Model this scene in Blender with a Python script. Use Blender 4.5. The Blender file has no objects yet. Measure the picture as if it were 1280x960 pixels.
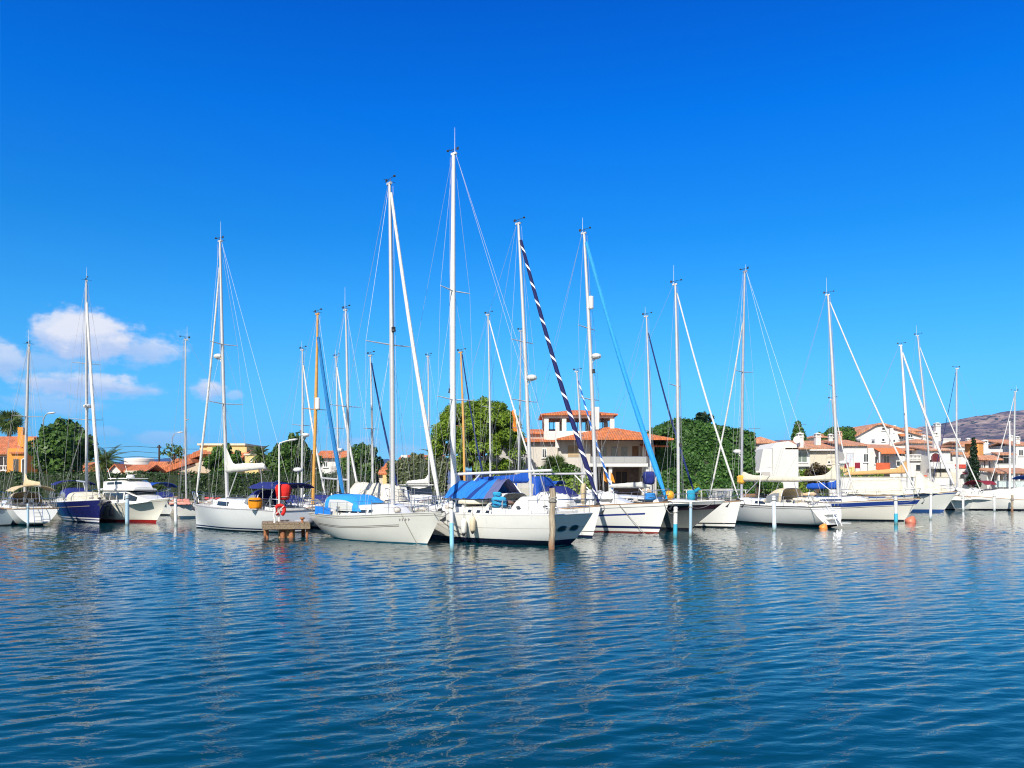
import bpy, math, random
import numpy as np
from mathutils import Vector, Matrix
R = math.radians
rnd = random.Random(11)
scene = bpy.context.scene
COL = scene.collection
F = 1000.0; CX = 640.0; HY = 605.0; EYE = 2.4      # the photograph's geometry: focal length (px), centre column, horizon row, eye height (m)
GZ = 1.0                                            # height of the quay and the land behind it

def X(px, d): return (px - CX) / F * d
def Z(py, d): return EYE - (py - HY) / F * d

# ---------------------------------------------------------------- materials
MATS = {}
class NT:
    def __init__(s, name):
        s.m = bpy.data.materials.new(name); s.m.use_nodes = True
        s.t = s.m.node_tree; s.n = s.t.nodes; s.l = s.t.links
        s.b = s.n['Principled BSDF']; s.out = s.n['Material Output']
    def new(s, typ, **kw):
        n = s.n.new(typ)
        for k, v in kw.items(): setattr(n, k, v)
        return n
    def link(s, a, b): s.l.new(a, b)
    def math(s, op, a, b=None, c=None, clamp=False):
        n = s.new('ShaderNodeMath', operation=op); n.use_clamp = clamp
        for i, v in enumerate((a, b, c)):
            if v is None: continue
            if isinstance(v, (int, float)): n.inputs[i].default_value = v
            else: s.link(v, n.inputs[i])
        return n.outputs[0]
    def mix(s, fac, a, b, mode='MIX'):
        n = s.new('ShaderNodeMix', data_type='RGBA', blend_type=mode)
        for key, v in ((0, fac), (6, a), (7, b)):
            if isinstance(v, (int, float)): n.inputs[key].default_value = v
            elif isinstance(v, (tuple, list)): n.inputs[key].default_value = (*v[:3], 1)
            else: s.link(v, n.inputs[key])
        return n.outputs[2]
    def noise(s, scale, vec=None, detail=4, rough=.55, dim='3D'):
        n = s.new('ShaderNodeTexNoise'); n.inputs['Scale'].default_value = scale
        n.inputs['Detail'].default_value = detail; n.inputs['Roughness'].default_value = rough
        if vec is not None: s.link(vec, n.inputs['Vector'])
        return n.outputs[0]
    def coord(s, which='Object'):
        return s.new('ShaderNodeTexCoord').outputs[which]
    def sep(s, v):
        n = s.new('ShaderNodeSeparateXYZ'); s.link(v, n.inputs[0]); return n.outputs
    def scale(s, v, sc):
        n = s.new('ShaderNodeMapping'); n.inputs['Scale'].default_value = sc; s.link(v, n.inputs['Vector']); return n.outputs[0]
    def ramp(s, fac, stops):
        n = s.new('ShaderNodeValToRGB'); e = n.color_ramp.elements
        while len(e) < len(stops): e.new(.5)
        for i, (p, c) in enumerate(stops): e[i].position = p; e[i].color = (*c[:3], 1)
        s.link(fac, n.inputs[0]); return n.outputs[0]
    def bump(s, h, strength=.3, dist=.02):
        n = s.new('ShaderNodeBump'); n.inputs['Strength'].default_value = strength; n.inputs['Distance'].default_value = dist
        s.link(h, n.inputs['Height']); s.link(n.outputs[0], s.b.inputs['Normal']); return n
    def set(s, **kw):
        for k, v in kw.items():
            k = k.replace('_', ' ')
            i = s.b.inputs[k]
            if isinstance(v, (int, float)): i.default_value = v
            elif isinstance(v, (tuple, list)): i.default_value = (*v[:3], 1)
            else: s.link(v, i)
        return s.m

def mat(name, col, rough=.5, metal=0., var=.12, vscale=3., bump=0., bscale=30., spec=.5, coat=0.):
    if name in MATS: return MATS[name]
    t = NT(name)
    nz = t.noise(vscale, t.coord('Object'))
    dark = tuple(c * (1 - var) for c in col); light = tuple(min(1, c * (1 + var)) for c in col)
    c = t.ramp(nz, [(.3, dark), (.7, light)])
    t.set(Base_Color=c, Roughness=rough, Metallic=metal, Specular_IOR_Level=spec, Coat_Weight=coat)
    if bump: t.bump(t.noise(bscale, t.coord('Object'), 6), bump)
    MATS[name] = t.m; return t.m

def cloth(name, col, rough=.85):
    if name in MATS: return MATS[name]
    t = NT(name); co = t.coord('Object')
    w = t.noise(2.2, t.scale(co, (1, 1, .35)), 3)
    fine = t.noise(9, co, 4)
    c = t.mix(fine, tuple(x * .82 for x in col), tuple(min(1, x * 1.12) for x in col))
    t.set(Base_Color=c, Roughness=rough, Specular_IOR_Level=.25)
    h = t.math('ADD', w, t.math('MULTIPLY', fine, .25))
    t.bump(h, .7, .12)
    MATS[name] = t.m; return t.m

def hull_mat(name, col, boot=None, anti=None, bands=(), stain=.5, rough=.22):
    """hull paint: boot = (z0, z1, colour) at the waterline, anti = (z, colour) bottom paint below z, bands = (d0, d1, t0, t1, colour) at a depth below the sheer"""
    if name in MATS: return MATS[name]
    t = NT(name); co = t.coord('Object'); x, y, z = t.sep(co)
    uv = t.new('ShaderNodeUVMap'); uv.uv_map = 'UVMap'; tt, dd, _ = t.sep(uv.outputs[0])
    nz = t.noise(1.6, t.scale(co, (1, 1, 3)), 5)
    c = t.mix(t.math('MULTIPLY', nz, .5), col, tuple(k * .84 for k in col))
    # rust and scum streaks that run down from the deck
    st = t.noise(3.2, t.scale(co, (4.5, 4.5, .22)), 4, .6)
    stm = t.math('MULTIPLY', t.math('SUBTRACT', st, .56, clamp=True), 2.2 * stain, clamp=True)
    c = t.mix(stm, c, (.42, .38, .27))
    low = t.new('ShaderNodeMapRange'); low.inputs[1].default_value = .35; low.inputs[2].default_value = .02; t.link(z, low.inputs[0])
    scum = t.math('MULTIPLY', t.math('MULTIPLY', low.outputs[0], t.noise(5, co, 5)), .55 * stain, clamp=True)
    c = t.mix(scum, c, (.40, .38, .22))
    for d0, d1, t0, t1, bc in bands:
        m = t.math('MULTIPLY', t.math('GREATER_THAN', dd, d0), t.math('LESS_THAN', dd, d1))
        m = t.math('MULTIPLY', m, t.math('MULTIPLY', t.math('GREATER_THAN', tt, t0), t.math('LESS_THAN', tt, t1)))
        c = t.mix(m, c, bc)
    if boot:
        bb = boot if isinstance(boot, list) else [boot]
        for z0, z1, bc in bb:
            m = t.math('MULTIPLY', t.math('GREATER_THAN', z, z0), t.math('LESS_THAN', z, z1))
            c = t.mix(m, c, bc)
    if anti:
        c = t.mix(t.math('LESS_THAN', z, anti[0]), c, t.mix(t.noise(6, co, 4), tuple(k * .6 for k in anti[1]), anti[1]))
    t.set(Base_Color=c, Roughness=rough, Coat_Weight=.25, Coat_Roughness=.12)
    t.bump(t.noise(.9, co, 2), .06, .1)
    MATS[name] = t.m; return t.m

def spiral_mat(name, c1, c2, pitch=1.1, frac=.22):
    if name in MATS: return MATS[name]
    t = NT(name); uv = t.new('ShaderNodeUVMap'); uv.uv_map = 'UVMap'; u, v, _ = t.sep(uv.outputs[0])
    k = t.math('FRACT', t.math('ADD', t.math('MULTIPLY', v, 1 / pitch), u))
    c = t.mix(t.math('LESS_THAN', k, frac), c1, c2)
    t.set(Base_Color=c, Roughness=.8, Specular_IOR_Level=.25)
    MATS[name] = t.m; return t.m

def tile_mat(name, col=(.50, .15, .06)):
    if name in MATS: return MATS[name]
    t = NT(name); uv = t.new('ShaderNodeUVMap'); uv.uv_map = 'UVMap'
    u, v, _ = t.sep(uv.outputs[0])
    # half-round clay tiles: rounded columns and a step at each row
    fu = t.math('FRACT', t.math('MULTIPLY', u, 1 / .24)); fv = t.math('FRACT', t.math('MULTIPLY', v, 1 / .36))
    round_ = t.math('SINE', t.math('MULTIPLY', fu, math.pi))
    h = t.math('ADD', round_, t.math('MULTIPLY', fv, .35))
    cu = t.math('FLOOR', t.math('MULTIPLY', u, 1 / .24)); cv = t.math('FLOOR', t.math('MULTIPLY', v, 1 / .36))
    comb = t.new('ShaderNodeCombineXYZ'); t.link(cu, comb.inputs[0]); t.link(cv, comb.inputs[1])
    wn = t.new('ShaderNodeTexWhiteNoise'); t.link(comb.outputs[0], wn.inputs[0])
    big = t.noise(.6, uv.outputs[0], 4)
    c = t.mix(wn.outputs[0], tuple(k * .72 for k in col), tuple(min(1, k * 1.25) for k in col))
    c = t.mix(t.math('MULTIPLY', t.math('SUBTRACT', big, .45, clamp=True), 2.2, clamp=True), c, (.30, .17, .09))
    t.set(Base_Color=c, Roughness=.85)
    t.bump(h, .9, .06)
    MATS[name] = t.m; return t.m

def plaster(name, col, dirt=.35):
    if name in MATS: return MATS[name]
    t = NT(name); co = t.coord('Object')
    n1 = t.noise(.7, co, 5); n2 = t.noise(2.5, t.scale(co, (2.5, 2.5, .3)), 5)
    c = t.mix(t.math('MULTIPLY', n1, .5), col, tuple(k * .86 for k in col))
    s = t.math('MULTIPLY', t.math('SUBTRACT', n2, .55, clamp=True), 2.5 * dirt, clamp=True)
    c = t.mix(s, c, (.36, .33, .29))
    t.set(Base_Color=c, Roughness=.9, Specular_IOR_Level=.2)
    t.bump(t.noise(25, co, 4), .25, .02)
    MATS[name] = t.m; return t.m

def leaf_mat(name, dark, light, trans=.25, rough=.5):
    if name in MATS: return MATS[name]
    t = NT(name); uv = t.new('ShaderNodeUVMap'); uv.uv_map = 'UVMap'; u, v, _ = t.sep(uv.outputs[0])
    c = t.mix(u, dark, light)
    t.set(Base_Color=c, Roughness=rough, Specular_IOR_Level=.35)
    tr = t.new('ShaderNodeBsdfTranslucent'); t.link(t.mix(.5, c, tuple(min(1, k * 1.3) for k in light)), tr.inputs[0])
    mx = t.new('ShaderNodeMixShader'); mx.inputs[0].default_value = trans
    t.link(t.b.outputs[0], mx.inputs[1]); t.link(tr.outputs[0], mx.inputs[2]); t.link(mx.outputs[0], t.out.inputs[0])
    MATS[name] = t.m; return t.m

def glass_mat(name='dark_glass', col=(.02, .028, .035), rough=.06):
    if name in MATS: return MATS[name]
    t = NT(name); t.set(Base_Color=col, Roughness=rough, Specular_IOR_Level=.8); MATS[name] = t.m; return t.m

WHITE = lambda: mat('white_gelcoat', (.71, .70, .66), .3, var=.06, vscale=1.5, coat=.2)
CREAM = lambda: mat('cream_deck', (.62, .585, .50), .5, var=.08, vscale=2)
TEAK = lambda: mat('teak_wood', (.34, .20, .10), .6, var=.25, vscale=8)
STEEL = lambda: mat('stainless_steel', (.62, .63, .65), .22, 1., var=.05)
ALU = lambda: mat('mast_aluminium', (.53, .525, .52), .42, .2, var=.06)
WMAST = lambda: mat('white_mast_paint', (.68, .68, .66), .35, var=.04)
WIRE = lambda: mat('rigging_wire', (.36, .36, .37), .5, .2, var=.05)
ROPE = lambda: mat('mooring_rope', (.28, .26, .22), .9, var=.2)
BLACK = lambda: mat('black_rubber', (.025, .025, .028), .6)
GLASS = lambda: glass_mat()
NAVY = lambda: cloth('navy_canvas', (.018, .028, .16))
AZURE = lambda: cloth('azure_canvas', (.02, .20, .68))
BLUEC = lambda: cloth('blue_canvas', (.012, .075, .38))
CREAMC = lambda: cloth('cream_canvas', (.63, .585, .46))
GREYC = lambda: cloth('grey_canvas', (.55, .545, .50))
BEIGEC = lambda: cloth('beige_canvas', (.55, .44, .27))
WHITEC = lambda: cloth('white_canvas', (.68, .67, .63))
TANC = lambda: cloth('tan_canvas', (.58, .34, .14))
REDC = lambda: cloth('red_canvas', (.62, .025, .02))
MAROONC = lambda: cloth('maroon_canvas', (.22, .02, .035))

# ---------------------------------------------------------------- mesh builder
class MB:
    def __init__(s): s.v = []; s.f = []; s.uv = []
    def add(s, verts, faces, uvs=None):
        o = len(s.v); s.v += [tuple(p) for p in verts]
        for i, f in enumerate(faces):
            s.f.append(tuple(o + k for k in f)); s.uv.append(uvs[i] if uvs else None)
    def box(s, x0, x1, y0, y1, z0, z1):
        v = [(x, y, z) for z in (z0, z1) for y in (y0, y1) for x in (x0, x1)]
        s.add(v, [(0, 2, 3, 1), (4, 5, 7, 6), (0, 1, 5, 4), (2, 6, 7, 3), (0, 4, 6, 2), (1, 3, 7, 5)]); return s
    def tube(s, pts, r, n=6, uvlen=False):
        pts = [Vector(p) for p in pts]; m = len(pts)
        rr = r if isinstance(r, (list, tuple)) else [r] * m
        t0 = (pts[1] - pts[0]).normalized()
        ref = Vector((0, 0, 1)) if abs(t0.z) < .9 else Vector((1, 0, 0))
        nrm = t0.cross(ref).normalized()
        vs = []; L = 0; Ls = []
        for i, p in enumerate(pts):
            a = pts[min(i + 1, m - 1)] - pts[max(i - 1, 0)]
            t = a.normalized(); nrm = (nrm - t * nrm.dot(t)).normalized(); b = t.cross(nrm)
            if i: L += (p - pts[i - 1]).length
            Ls.append(L)
            for k in range(n):
                an = 2 * math.pi * k / n
                vs.append(p + (nrm * math.cos(an) + b * math.sin(an)) * rr[i])
        fs = []; uv = []
        for i in range(m - 1):
            for k in range(n):
                k2 = (k + 1) % n
                fs.append((i * n + k, i * n + k2, (i + 1) * n + k2, (i + 1) * n + k))
                uv.append([(k / n, Ls[i]), ((k + 1) / n, Ls[i]), ((k + 1) / n, Ls[i + 1]), (k / n, Ls[i + 1])])
        fs.append(tuple(reversed(range(n)))); uv.append([(0, 0)] * n)
        fs.append(tuple((m - 1) * n + k for k in range(n))); uv.append([(0, Ls[-1])] * n)
        s.add(vs, fs, uv if uvlen else None); return s
    def loft(s, rings, closed=True, caps=True):
        n = len(rings[0]); vs = [p for r in rings for p in r]; fs = []
        for i in range(len(rings) - 1):
            for k in range(n if closed else n - 1):
                k2 = (k + 1) % n
                fs.append((i * n + k, i * n + k2, (i + 1) * n + k2, (i + 1) * n + k))
        if caps and closed:
            fs.append(tuple(reversed(range(n)))); fs.append(tuple((len(rings) - 1) * n + k for k in range(n)))
        s.add(vs, fs); return s
    def lathe(s, prof, cx=0, cy=0, n=14, axis='z'):
        rings = []
        for r, h in prof:
            ring = []
            for k in range(n):
                a = 2 * math.pi * k / n; c, q = max(r, 1e-4) * math.cos(a), max(r, 1e-4) * math.sin(a)
                ring.append((cx + c, cy + q, h) if axis == 'z' else ((h, cx + c, cy + q) if axis == 'x' else (cx + c, h, cy + q)))
            rings.append(ring)
        return s.loft(rings)
    def ellipsoid(s, c, r, nu=12, nv=8, jit=0, seed=0):
        q = random.Random(seed); rings = []
        for i in range(1, nv):
            th = math.pi * i / nv; ring = []
            for k in range(nu):
                a = 2 * math.pi * k / nu; j = 1 + q.uniform(-jit, jit)
                ring.append((c[0] + r[0] * math.sin(th) * math.cos(a) * j, c[1] + r[1] * math.sin(th) * math.sin(a) * j, c[2] - r[2] * math.cos(th) * j))
            rings.append(ring)
        return s.loft(rings)
    def prism(s, poly, y0, y1):                       # outline in the x-z plane, given thickness along y
        n = len(poly)
        return s.loft([[(x, y0, z) for x, z in poly], [(x, y1, z) for x, z in poly]])
    def bundle(s, c, r, seed=0, n=12, m=7, jit=.08):      # a soft boxy bundle of cloth
        q = random.Random(seed); rings = []
        for i in range(m + 1):
            v = i / m; k = (.62 if i in (0, m) else 1) * (1 + q.uniform(-jit, jit)); ring = []
            for j in range(n):
                a = 2 * math.pi * j / n; cx, cy = math.cos(a), math.sin(a); e = .6
                ring.append((c[0] + r[0] * k * math.copysign(abs(cx) ** e, cx) * (1 + q.uniform(-jit, jit)), c[1] + r[1] * k * math.copysign(abs(cy) ** e, cy) * (1 + q.uniform(-jit, jit)), c[2] - r[2] + 2 * r[2] * v))
            rings.append(ring)
        return s.loft(rings)
    def quad(s, *p, uv=None): s.add(p, [tuple(range(len(p)))], [uv] if uv else None); return s
    def build(s, name, material, parent=None, smooth=False, autouv=True, flip=True):
        me = bpy.data.meshes.new(name)
        me.from_pydata(s.v, [], s.f)
        ul = me.uv_layers.new(name='UVMap')
        n = len(me.loops); buf = np.zeros((n, 2), np.float32)
        li = 0
        for pi, p in enumerate(me.polygons):
            u = s.uv[pi]
            if u:
                for k in range(p.loop_total): buf[p.loop_start + k] = u[k]
            elif autouv:
                nr = p.normal
                ua = Vector((0, 0, 1)).cross(nr)
                ua = ua.normalized() if ua.length > 1e-3 else Vector((1, 0, 0))
                va = nr.cross(ua)
                for k in range(p.loop_total):
                    co = me.vertices[p.vertices[k]].co; buf[p.loop_start + k] = (co.dot(ua), co.dot(va))
        ul.data.foreach_set('uv', buf.ravel())
        if smooth:
            me.polygons.foreach_set('use_smooth', [True] * len(me.polygons))
        o = bpy.data.objects.new(name, me); COL.objects.link(o)
        me.materials.append(material)
        if smooth and smooth != 'all':
            me.set_sharp_from_angle(angle=R(38))
        if parent is not None: o.parent = parent
        return o

def tag(o, label, cat, group=None, kind=None):
    if label: o['label'] = label
    if cat: o['category'] = cat
    if group: o['group'] = group
    if kind: o['kind'] = kind
    return o
def thing(name, label, cat, loc=(0, 0, 0), rz=0, group=None):
    o = bpy.data.objects.new(name, None); COL.objects.link(o); o.empty_display_size = .3
    o.location = loc; o.rotation_euler = (0, 0, rz)
    return tag(o, label, cat, group)
def part(o, label): o['label'] = label; return o
def copy_thing(src, loc, rz=None, label=None):
    r = src.copy(); COL.objects.link(r); r.location = loc
    if rz is not None: r.rotation_euler = (0, 0, rz)
    if label: r['label'] = label
    for ch in src.children:
        c = ch.copy(); COL.objects.link(c); c.parent = r
        for g in ch.children:
            e = g.copy(); COL.objects.link(e); e.parent = c
    return r
def sm(a, b, x):
    t = min(1, max(0, (x - a) / (b - a))); return t * t * (3 - 2 * t)

class Hull:
    """hull form: x forward from midships, y to port, z up from the waterline"""
    def __init__(s, L, B, fs=.95, fm=.92, fb=1.25, ws=.72, kS=-.05, kM=-.4, bowrake=.7, sternrake=.25, e0=.36, eb=.8, tm=.42, plumb=0):
        s.__dict__.update(locals()); s.x1 = L / 2 - bowrake; s.x0 = -L / 2 + max(sternrake, 0)
    def half(s, t):
        if t < s.tm: return s.B / 2 * (s.ws + (1 - s.ws) * math.sin(math.pi / 2 * t / s.tm))
        return s.B / 2 * max(0, 1 - ((t - s.tm) / (1 - s.tm)) ** 2.2) ** .9
    def sheer(s, t):
        z = s.fm
        if t < .4: z += (s.fs - s.fm) * (1 - t / .4) ** 2
        if t > .35: z += (s.fb - s.fm) * ((t - .35) / .65) ** 1.7
        return z
    def keel(s, t):
        k = s.kM
        if t < .4: k += (s.kS - s.kM) * (1 - t / .4) ** 1.5
        if t > .7: k += (-.12 - s.kM) * ((t - .7) / .3) ** 2
        return k
    def xx(s, t, z):
        x = s.x0 + (s.x1 - s.x0) * t
        x += s.bowrake * max(0, z) / s.fb * sm(.72, 1, t) ** 1.3
        x -= s.sternrake * max(-.3, z) / s.fs * sm(.3, 0, t) ** 1.5
        return x
    def pt(s, t, g, side=1):
        zf = g ** 1.7
        zk, zs = s.keel(t), s.sheer(t)
        z = zk + (zs - zk) * zf
        e = s.e0 + (s.eb - s.e0) * sm(.45, 1, t)
        y = s.half(t) * max(zf, 0) ** e if g > 0 else 0
        return Vector((s.xx(t, z), side * y, z))
    def at(s, t, z, side=1, out=0.):              # the side of the hull at height z
        zk, zs = s.keel(t), s.sheer(t); zf = min(1, max(0, (z - zk) / (zs - zk)))
        e = s.e0 + (s.eb - s.e0) * sm(.45, 1, t)
        return Vector((s.xx(t, z), side * (s.half(t) * zf ** e + out), z))
    def edge(s, t, side=1, inset=0., up=0.):
        z = s.sheer(t); return Vector((s.xx(t, z), side * max(0, s.half(t) - inset), z + up))
    def build(s, root, m, deckm, nt=34, ng=12, rail=True, deck_label=None, railm=None):
        ts = [(i / nt) for i in range(nt + 1)]; ts = [t if t < .7 else .7 + .3 * (1 - max(0, 1 - (t - .7) / .3) ** 1.5) for t in ts]
        vs = []; fs = []; uv = []
        W = 2 * ng + 1
        for t in ts:
            for j in range(-ng, ng + 1):
                p = s.pt(t, abs(j) / ng, 1 if j >= 0 else -1); vs.append(p)
        for i in range(nt):
            for j in range(W - 1):
                q = (i * W + j, (i + 1) * W + j, (i + 1) * W + j + 1, i * W + j + 1)
                fs.append(q); uv.append([(ts[i + (k // W - i)], s.sheer(ts[k // W]) - vs[k][2]) for k in q])
        fs.append(tuple(range(W))); uv.append([(.001, s.sheer(0) - vs[k][2]) for k in range(W)])
        b = MB(); b.add(vs, fs, uv); h = b.build('hull', m, root, smooth=True)
        b = MB(); nd = 6; rows = []
        for t in ts:
            hw = max(0, s.half(t) - .015); z = s.sheer(t)
            rows.append([(s.xx(t, z), hw * (2 * k / nd - 1), z - .012 + .07 * (1 - (2 * k / nd - 1) ** 2) * min(1, hw)) for k in range(nd + 1)])
        b.loft(rows, closed=False, caps=False); d = b.build('deck', deckm, root, smooth='all')
        if rail:
            b = MB()
            for sd in (1, -1): b.tube([s.edge(t, sd, .02, .03) for t in ts], .03, 5)
            b.tube([s.edge(0, 1, .02, .03), s.edge(0, -1, .02, .03)], .03, 5)
            b.build('toe_rail', railm or TEAK(), d)
        return h, d

class Boat:
    def __init__(s, name, label, cat, bow, stern, group=None, L=None, zb=1.2):
        b = Vector((X(*bow), bow[1])); a = Vector((X(*stern), stern[1]))
        s.f = (b - a).normalized(); s.L = (b - a).length
        c = (a + b) / 2; s.o = Vector((c.x, c.y, 0)); s.ang = math.atan2(s.f.y, s.f.x)
        s.root = thing(name, label, cat, s.o, s.ang, group)
        s.M = Matrix.Translation(s.o) @ Matrix.Rotation(s.ang, 4, 'Z'); s.Mi = s.M.inverted()
    def x_at_px(s, px):                            # where the centreline crosses this picture column
        k = (px - CX) / F
        a = (k * s.o.y - s.o.x) / (s.f.x - k * s.f.y); return a
    def depth(s, x): return s.o.y + s.f.y * x
    def z_at(s, x, py): return Z(py, s.depth(x))
    def w(s, p): return s.M @ Vector(p)

def stanchions(H, t0, t1, n, h=.6, side=(1, -1), pulpit=True, pushpit=True):
    b = MB()
    for sd in side:
        top = []; mid = []
        for i in range(n):
            t = t0 + (t1 - t0) * i / (n - 1)
            p = H.edge(t, sd, .06); q = p + Vector((0, 0, h))
            b.tube([p, q], .013, 5); top.append(q); mid.append(p + Vector((0, 0, h * .5)))
        b.tube(top, .006, 4); b.tube(mid, .006, 4)
    if pulpit:
        tb = H.edge(1, 1, 0); pts = []
        for sd in (1, -1):
            e = H.edge(t1, sd, .06, h); m = H.edge(.5 * t1 + .5, sd, .02, h + .04)
            c = Vector((tb.x - .02, sd * .16, tb.z + h + .06))
            pts.append([e, m, c])
            b.tube([H.edge(.5 * t1 + .5, sd, .02), m], .014, 5)
            b.tube([Vector((tb.x - .25, sd * .1, tb.z)), c], .014, 5)
            b.tube([H.edge(t1, sd, .06, h * .5), H.edge(.5 * t1 + .5, sd, .02, h * .5), c - Vector((.05, 0, h * .5))], .011, 5)
        b.tube(pts[0] + pts[1][::-1], .015, 5)
    if pushpit:
        pts = []
        for sd in (1, -1):
            pts.append([H.edge(t0, sd, .06, h), H.edge(t0 * .4, sd, .06, h), H.edge(0, sd, .22, h)])
            for t in (t0 * .4, 0): b.tube([H.edge(t, sd, .06 if t else .22), H.edge(t, sd, .06 if t else .22, h)], .014, 5)
        b.tube(pts[0] + pts[1][::-1], .015, 5)
        b.tube([p - Vector((0, 0, h * .5)) for p in pts[0] + pts[1][::-1]], .011, 5)
    return b

def cabin(root, H, ta, tb, h, wfrac=.62, m=None, windows=(), wz=(.32, .74), front=.30, back=.04, hatch=True, name='cabin', glass=None, crown=.06):
    n = 22; rings = []
    def ring(t):
        u = (t - ta) / (tb - ta)
        hh = h * min(1, sm(1.001, 1 - front, u) + 0) * (1 if u > back else (.9 + .1 * u / back)); hh = max(hh, .02)
        w = H.half(t) * wfrac * (1 - .12 * u); z0 = H.sheer(t) - .02; x = H.xx(t, H.sheer(t))
        return x, w, z0, hh
    def sec(t, v, sd, out=0):                   # v 0..1 up the side
        x, w, z0, hh = ring(t)
        return Vector((x - .10 * v * hh, sd * (w * (1 - .10 * v - .06 * v * v) + out), z0 + hh * v * .9))
    for i in range(n + 1):
        t = ta + (tb - ta) * i / n; x, w, z0, hh = ring(t)
        L_ = [sec(t, v, 1) for v in (0, .4, .8, 1)]; R_ = [sec(t, v, -1) for v in (1, .8, .4, 0)]
        top = [Vector((x - .1 * hh, w * k, z0 + hh * (.9 + crown / .1 * .1 * (1 - abs(k)) * 1.2 + .06))) for k in (.72, .36, 0, -.36, -.72)]
        rings.append(L_ + top + R_)
    b = MB(); b.loft(rings); c = b.build(name, m or WHITE(), root, smooth=True)
    for (a0, a1) in windows:
        for sd in (1, -1):
            b = MB(); k = 5; out = .008
            g = [[sec(ta + (tb - ta) * (a0 + (a1 - a0) * i / k), v, sd, out) for i in range(k + 1)] for v in (wz[0], wz[1])]
            for i in range(k): b.quad(g[0][i], g[0][i + 1], g[1][i + 1], g[1][i])
            b.build('window', glass or GLASS(), c)
    if hatch:
        t = ta + (tb - ta) * .55; x, w, z0, hh = ring(t)
        b = MB(); b.box(x - .3, x + .3, -.28, .28, z0 + hh * 1.0, z0 + hh * 1.04 + .05); b.build('hatch', glass_mat('smoked_acrylic', (.06, .07, .08), .15), c)
    return c, sec, ring

def canvas_arch(root, x_aft, x_fwd, w, z0, h, m, name='sprayhood', full=.25, window=None, sides=True):
    """a hood of canvas: an arch that falls to the deck towards the bow"""
    b = MB(); ns = 9; na = 12; rows = []
    for i in range(ns + 1):
        s_ = i / ns; hh = h * (1 - max(0, (s_ - full) / (1 - full)) ** 2.2) + .01
        ww = w * (1 - .12 * s_)
        row = []
        for j in range(na + 1):
            a = math.pi * j / na
            cx, cz = math.cos(a), math.sin(a)
            row.append((x_aft + (x_fwd - x_aft) * s_, ww * math.copysign(abs(cx) ** .55, cx), z0 + hh * abs(cz) ** .6))
        rows.append(row)
    b.loft(rows, closed=False, caps=False); o = b.build(name, m, root, smooth='all')
    if window:
        for sd in (0, 1):
            w_ = MB()
            for i in range(1, 7):
                for j in ((0, 1) if sd == 0 else (na - 2, na - 1)):
                    q = [Vector(rows[i][j]), Vector(rows[i + 1][j]), Vector(rows[i + 1][j + 1]), Vector(rows[i][j + 1])]
                    c = Vector((x_aft, 0, z0)); q = [p + (Vector((0, p.y, p.z - z0)).normalized()) * .012 for p in q]
                    w_.quad(*q)
            w_.build('window', window, o)
    b = MB()
    b.tube([Vector(p) + Vector((-.02, 0, 0)) for p in rows[0]], .016, 5); b.build('hood_frame', STEEL(), o)
    return o

def bimini(root, x0, x1, w, z0, z1, m, crown=.12, name='bimini'):
    b = MB(); rows = []
    for i in range(7):
        s_ = i / 6; rows.append([(x0 + (x1 - x0) * s_, w * (2 * j / 8 - 1), z1 + crown * (1 - (2 * j / 8 - 1) ** 2) - .05 * math.sin(math.pi * s_ * 2) ** 2 - .12 * (abs(2 * j / 8 - 1) ** 6)) for j in range(9)])
    top = rows; low = [[(p[0], p[1], p[2] - .03) for p in r] for r in rows]
    b.loft([t + l[::-1] for t, l in zip(top, low)]); o = b.build(name, m, root, smooth=True)
    xm = (x0 + x1) / 2
    for sd in (1, -1):
        b = MB()
        for x in (x0 + .1, xm, x1 - .1): b.tube([(xm, sd * w * 1.02, z0), (x, sd * w * .98, z1 - .03)], .014, 5)
        b.build('bimini_frame', STEEL(), o)
    return o

def sailcover(root, p0, p1, m, r0=.2, r1=.1, flare=0., sag=.0, seed=0, z_up=0.):
    """folded sail under its cover along the boom, with a throat that climbs the mast"""
    q = random.Random(seed); n = 16; b = MB(); rings = []
    d = (Vector(p1) - Vector(p0))
    for i in range(n + 1):
        s_ = i / n; p = Vector(p0) + d * s_; r = r0 + (r1 - r0) * s_ ** .8
        if i in (0, n): r *= .6
        r *= 1 + q.uniform(-.09, .09)
        up = r * 1.55 + flare * max(0, 1 - s_ / .22) ** 1.6
        lo = r * .85
        ring = []
        for k in range(12):
            a = 2 * math.pi * k / 12; cz = math.sin(a); cy = math.cos(a)
            wid = r * (.62 if cz > .3 else .8) * (1 if cz < .2 else max(.25, 1 - .55 * (up / (r * 1.55) - 1)))
            ring.append((p.x, p.y + wid * cy, p.z + z_up + sag * math.sin(math.pi * s_) * -1 + (up * cz if cz > 0 else lo * cz)))
        rings.append(ring)
    b.loft(rings); return b.build('sail_cover', m, root, smooth=True)

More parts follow.
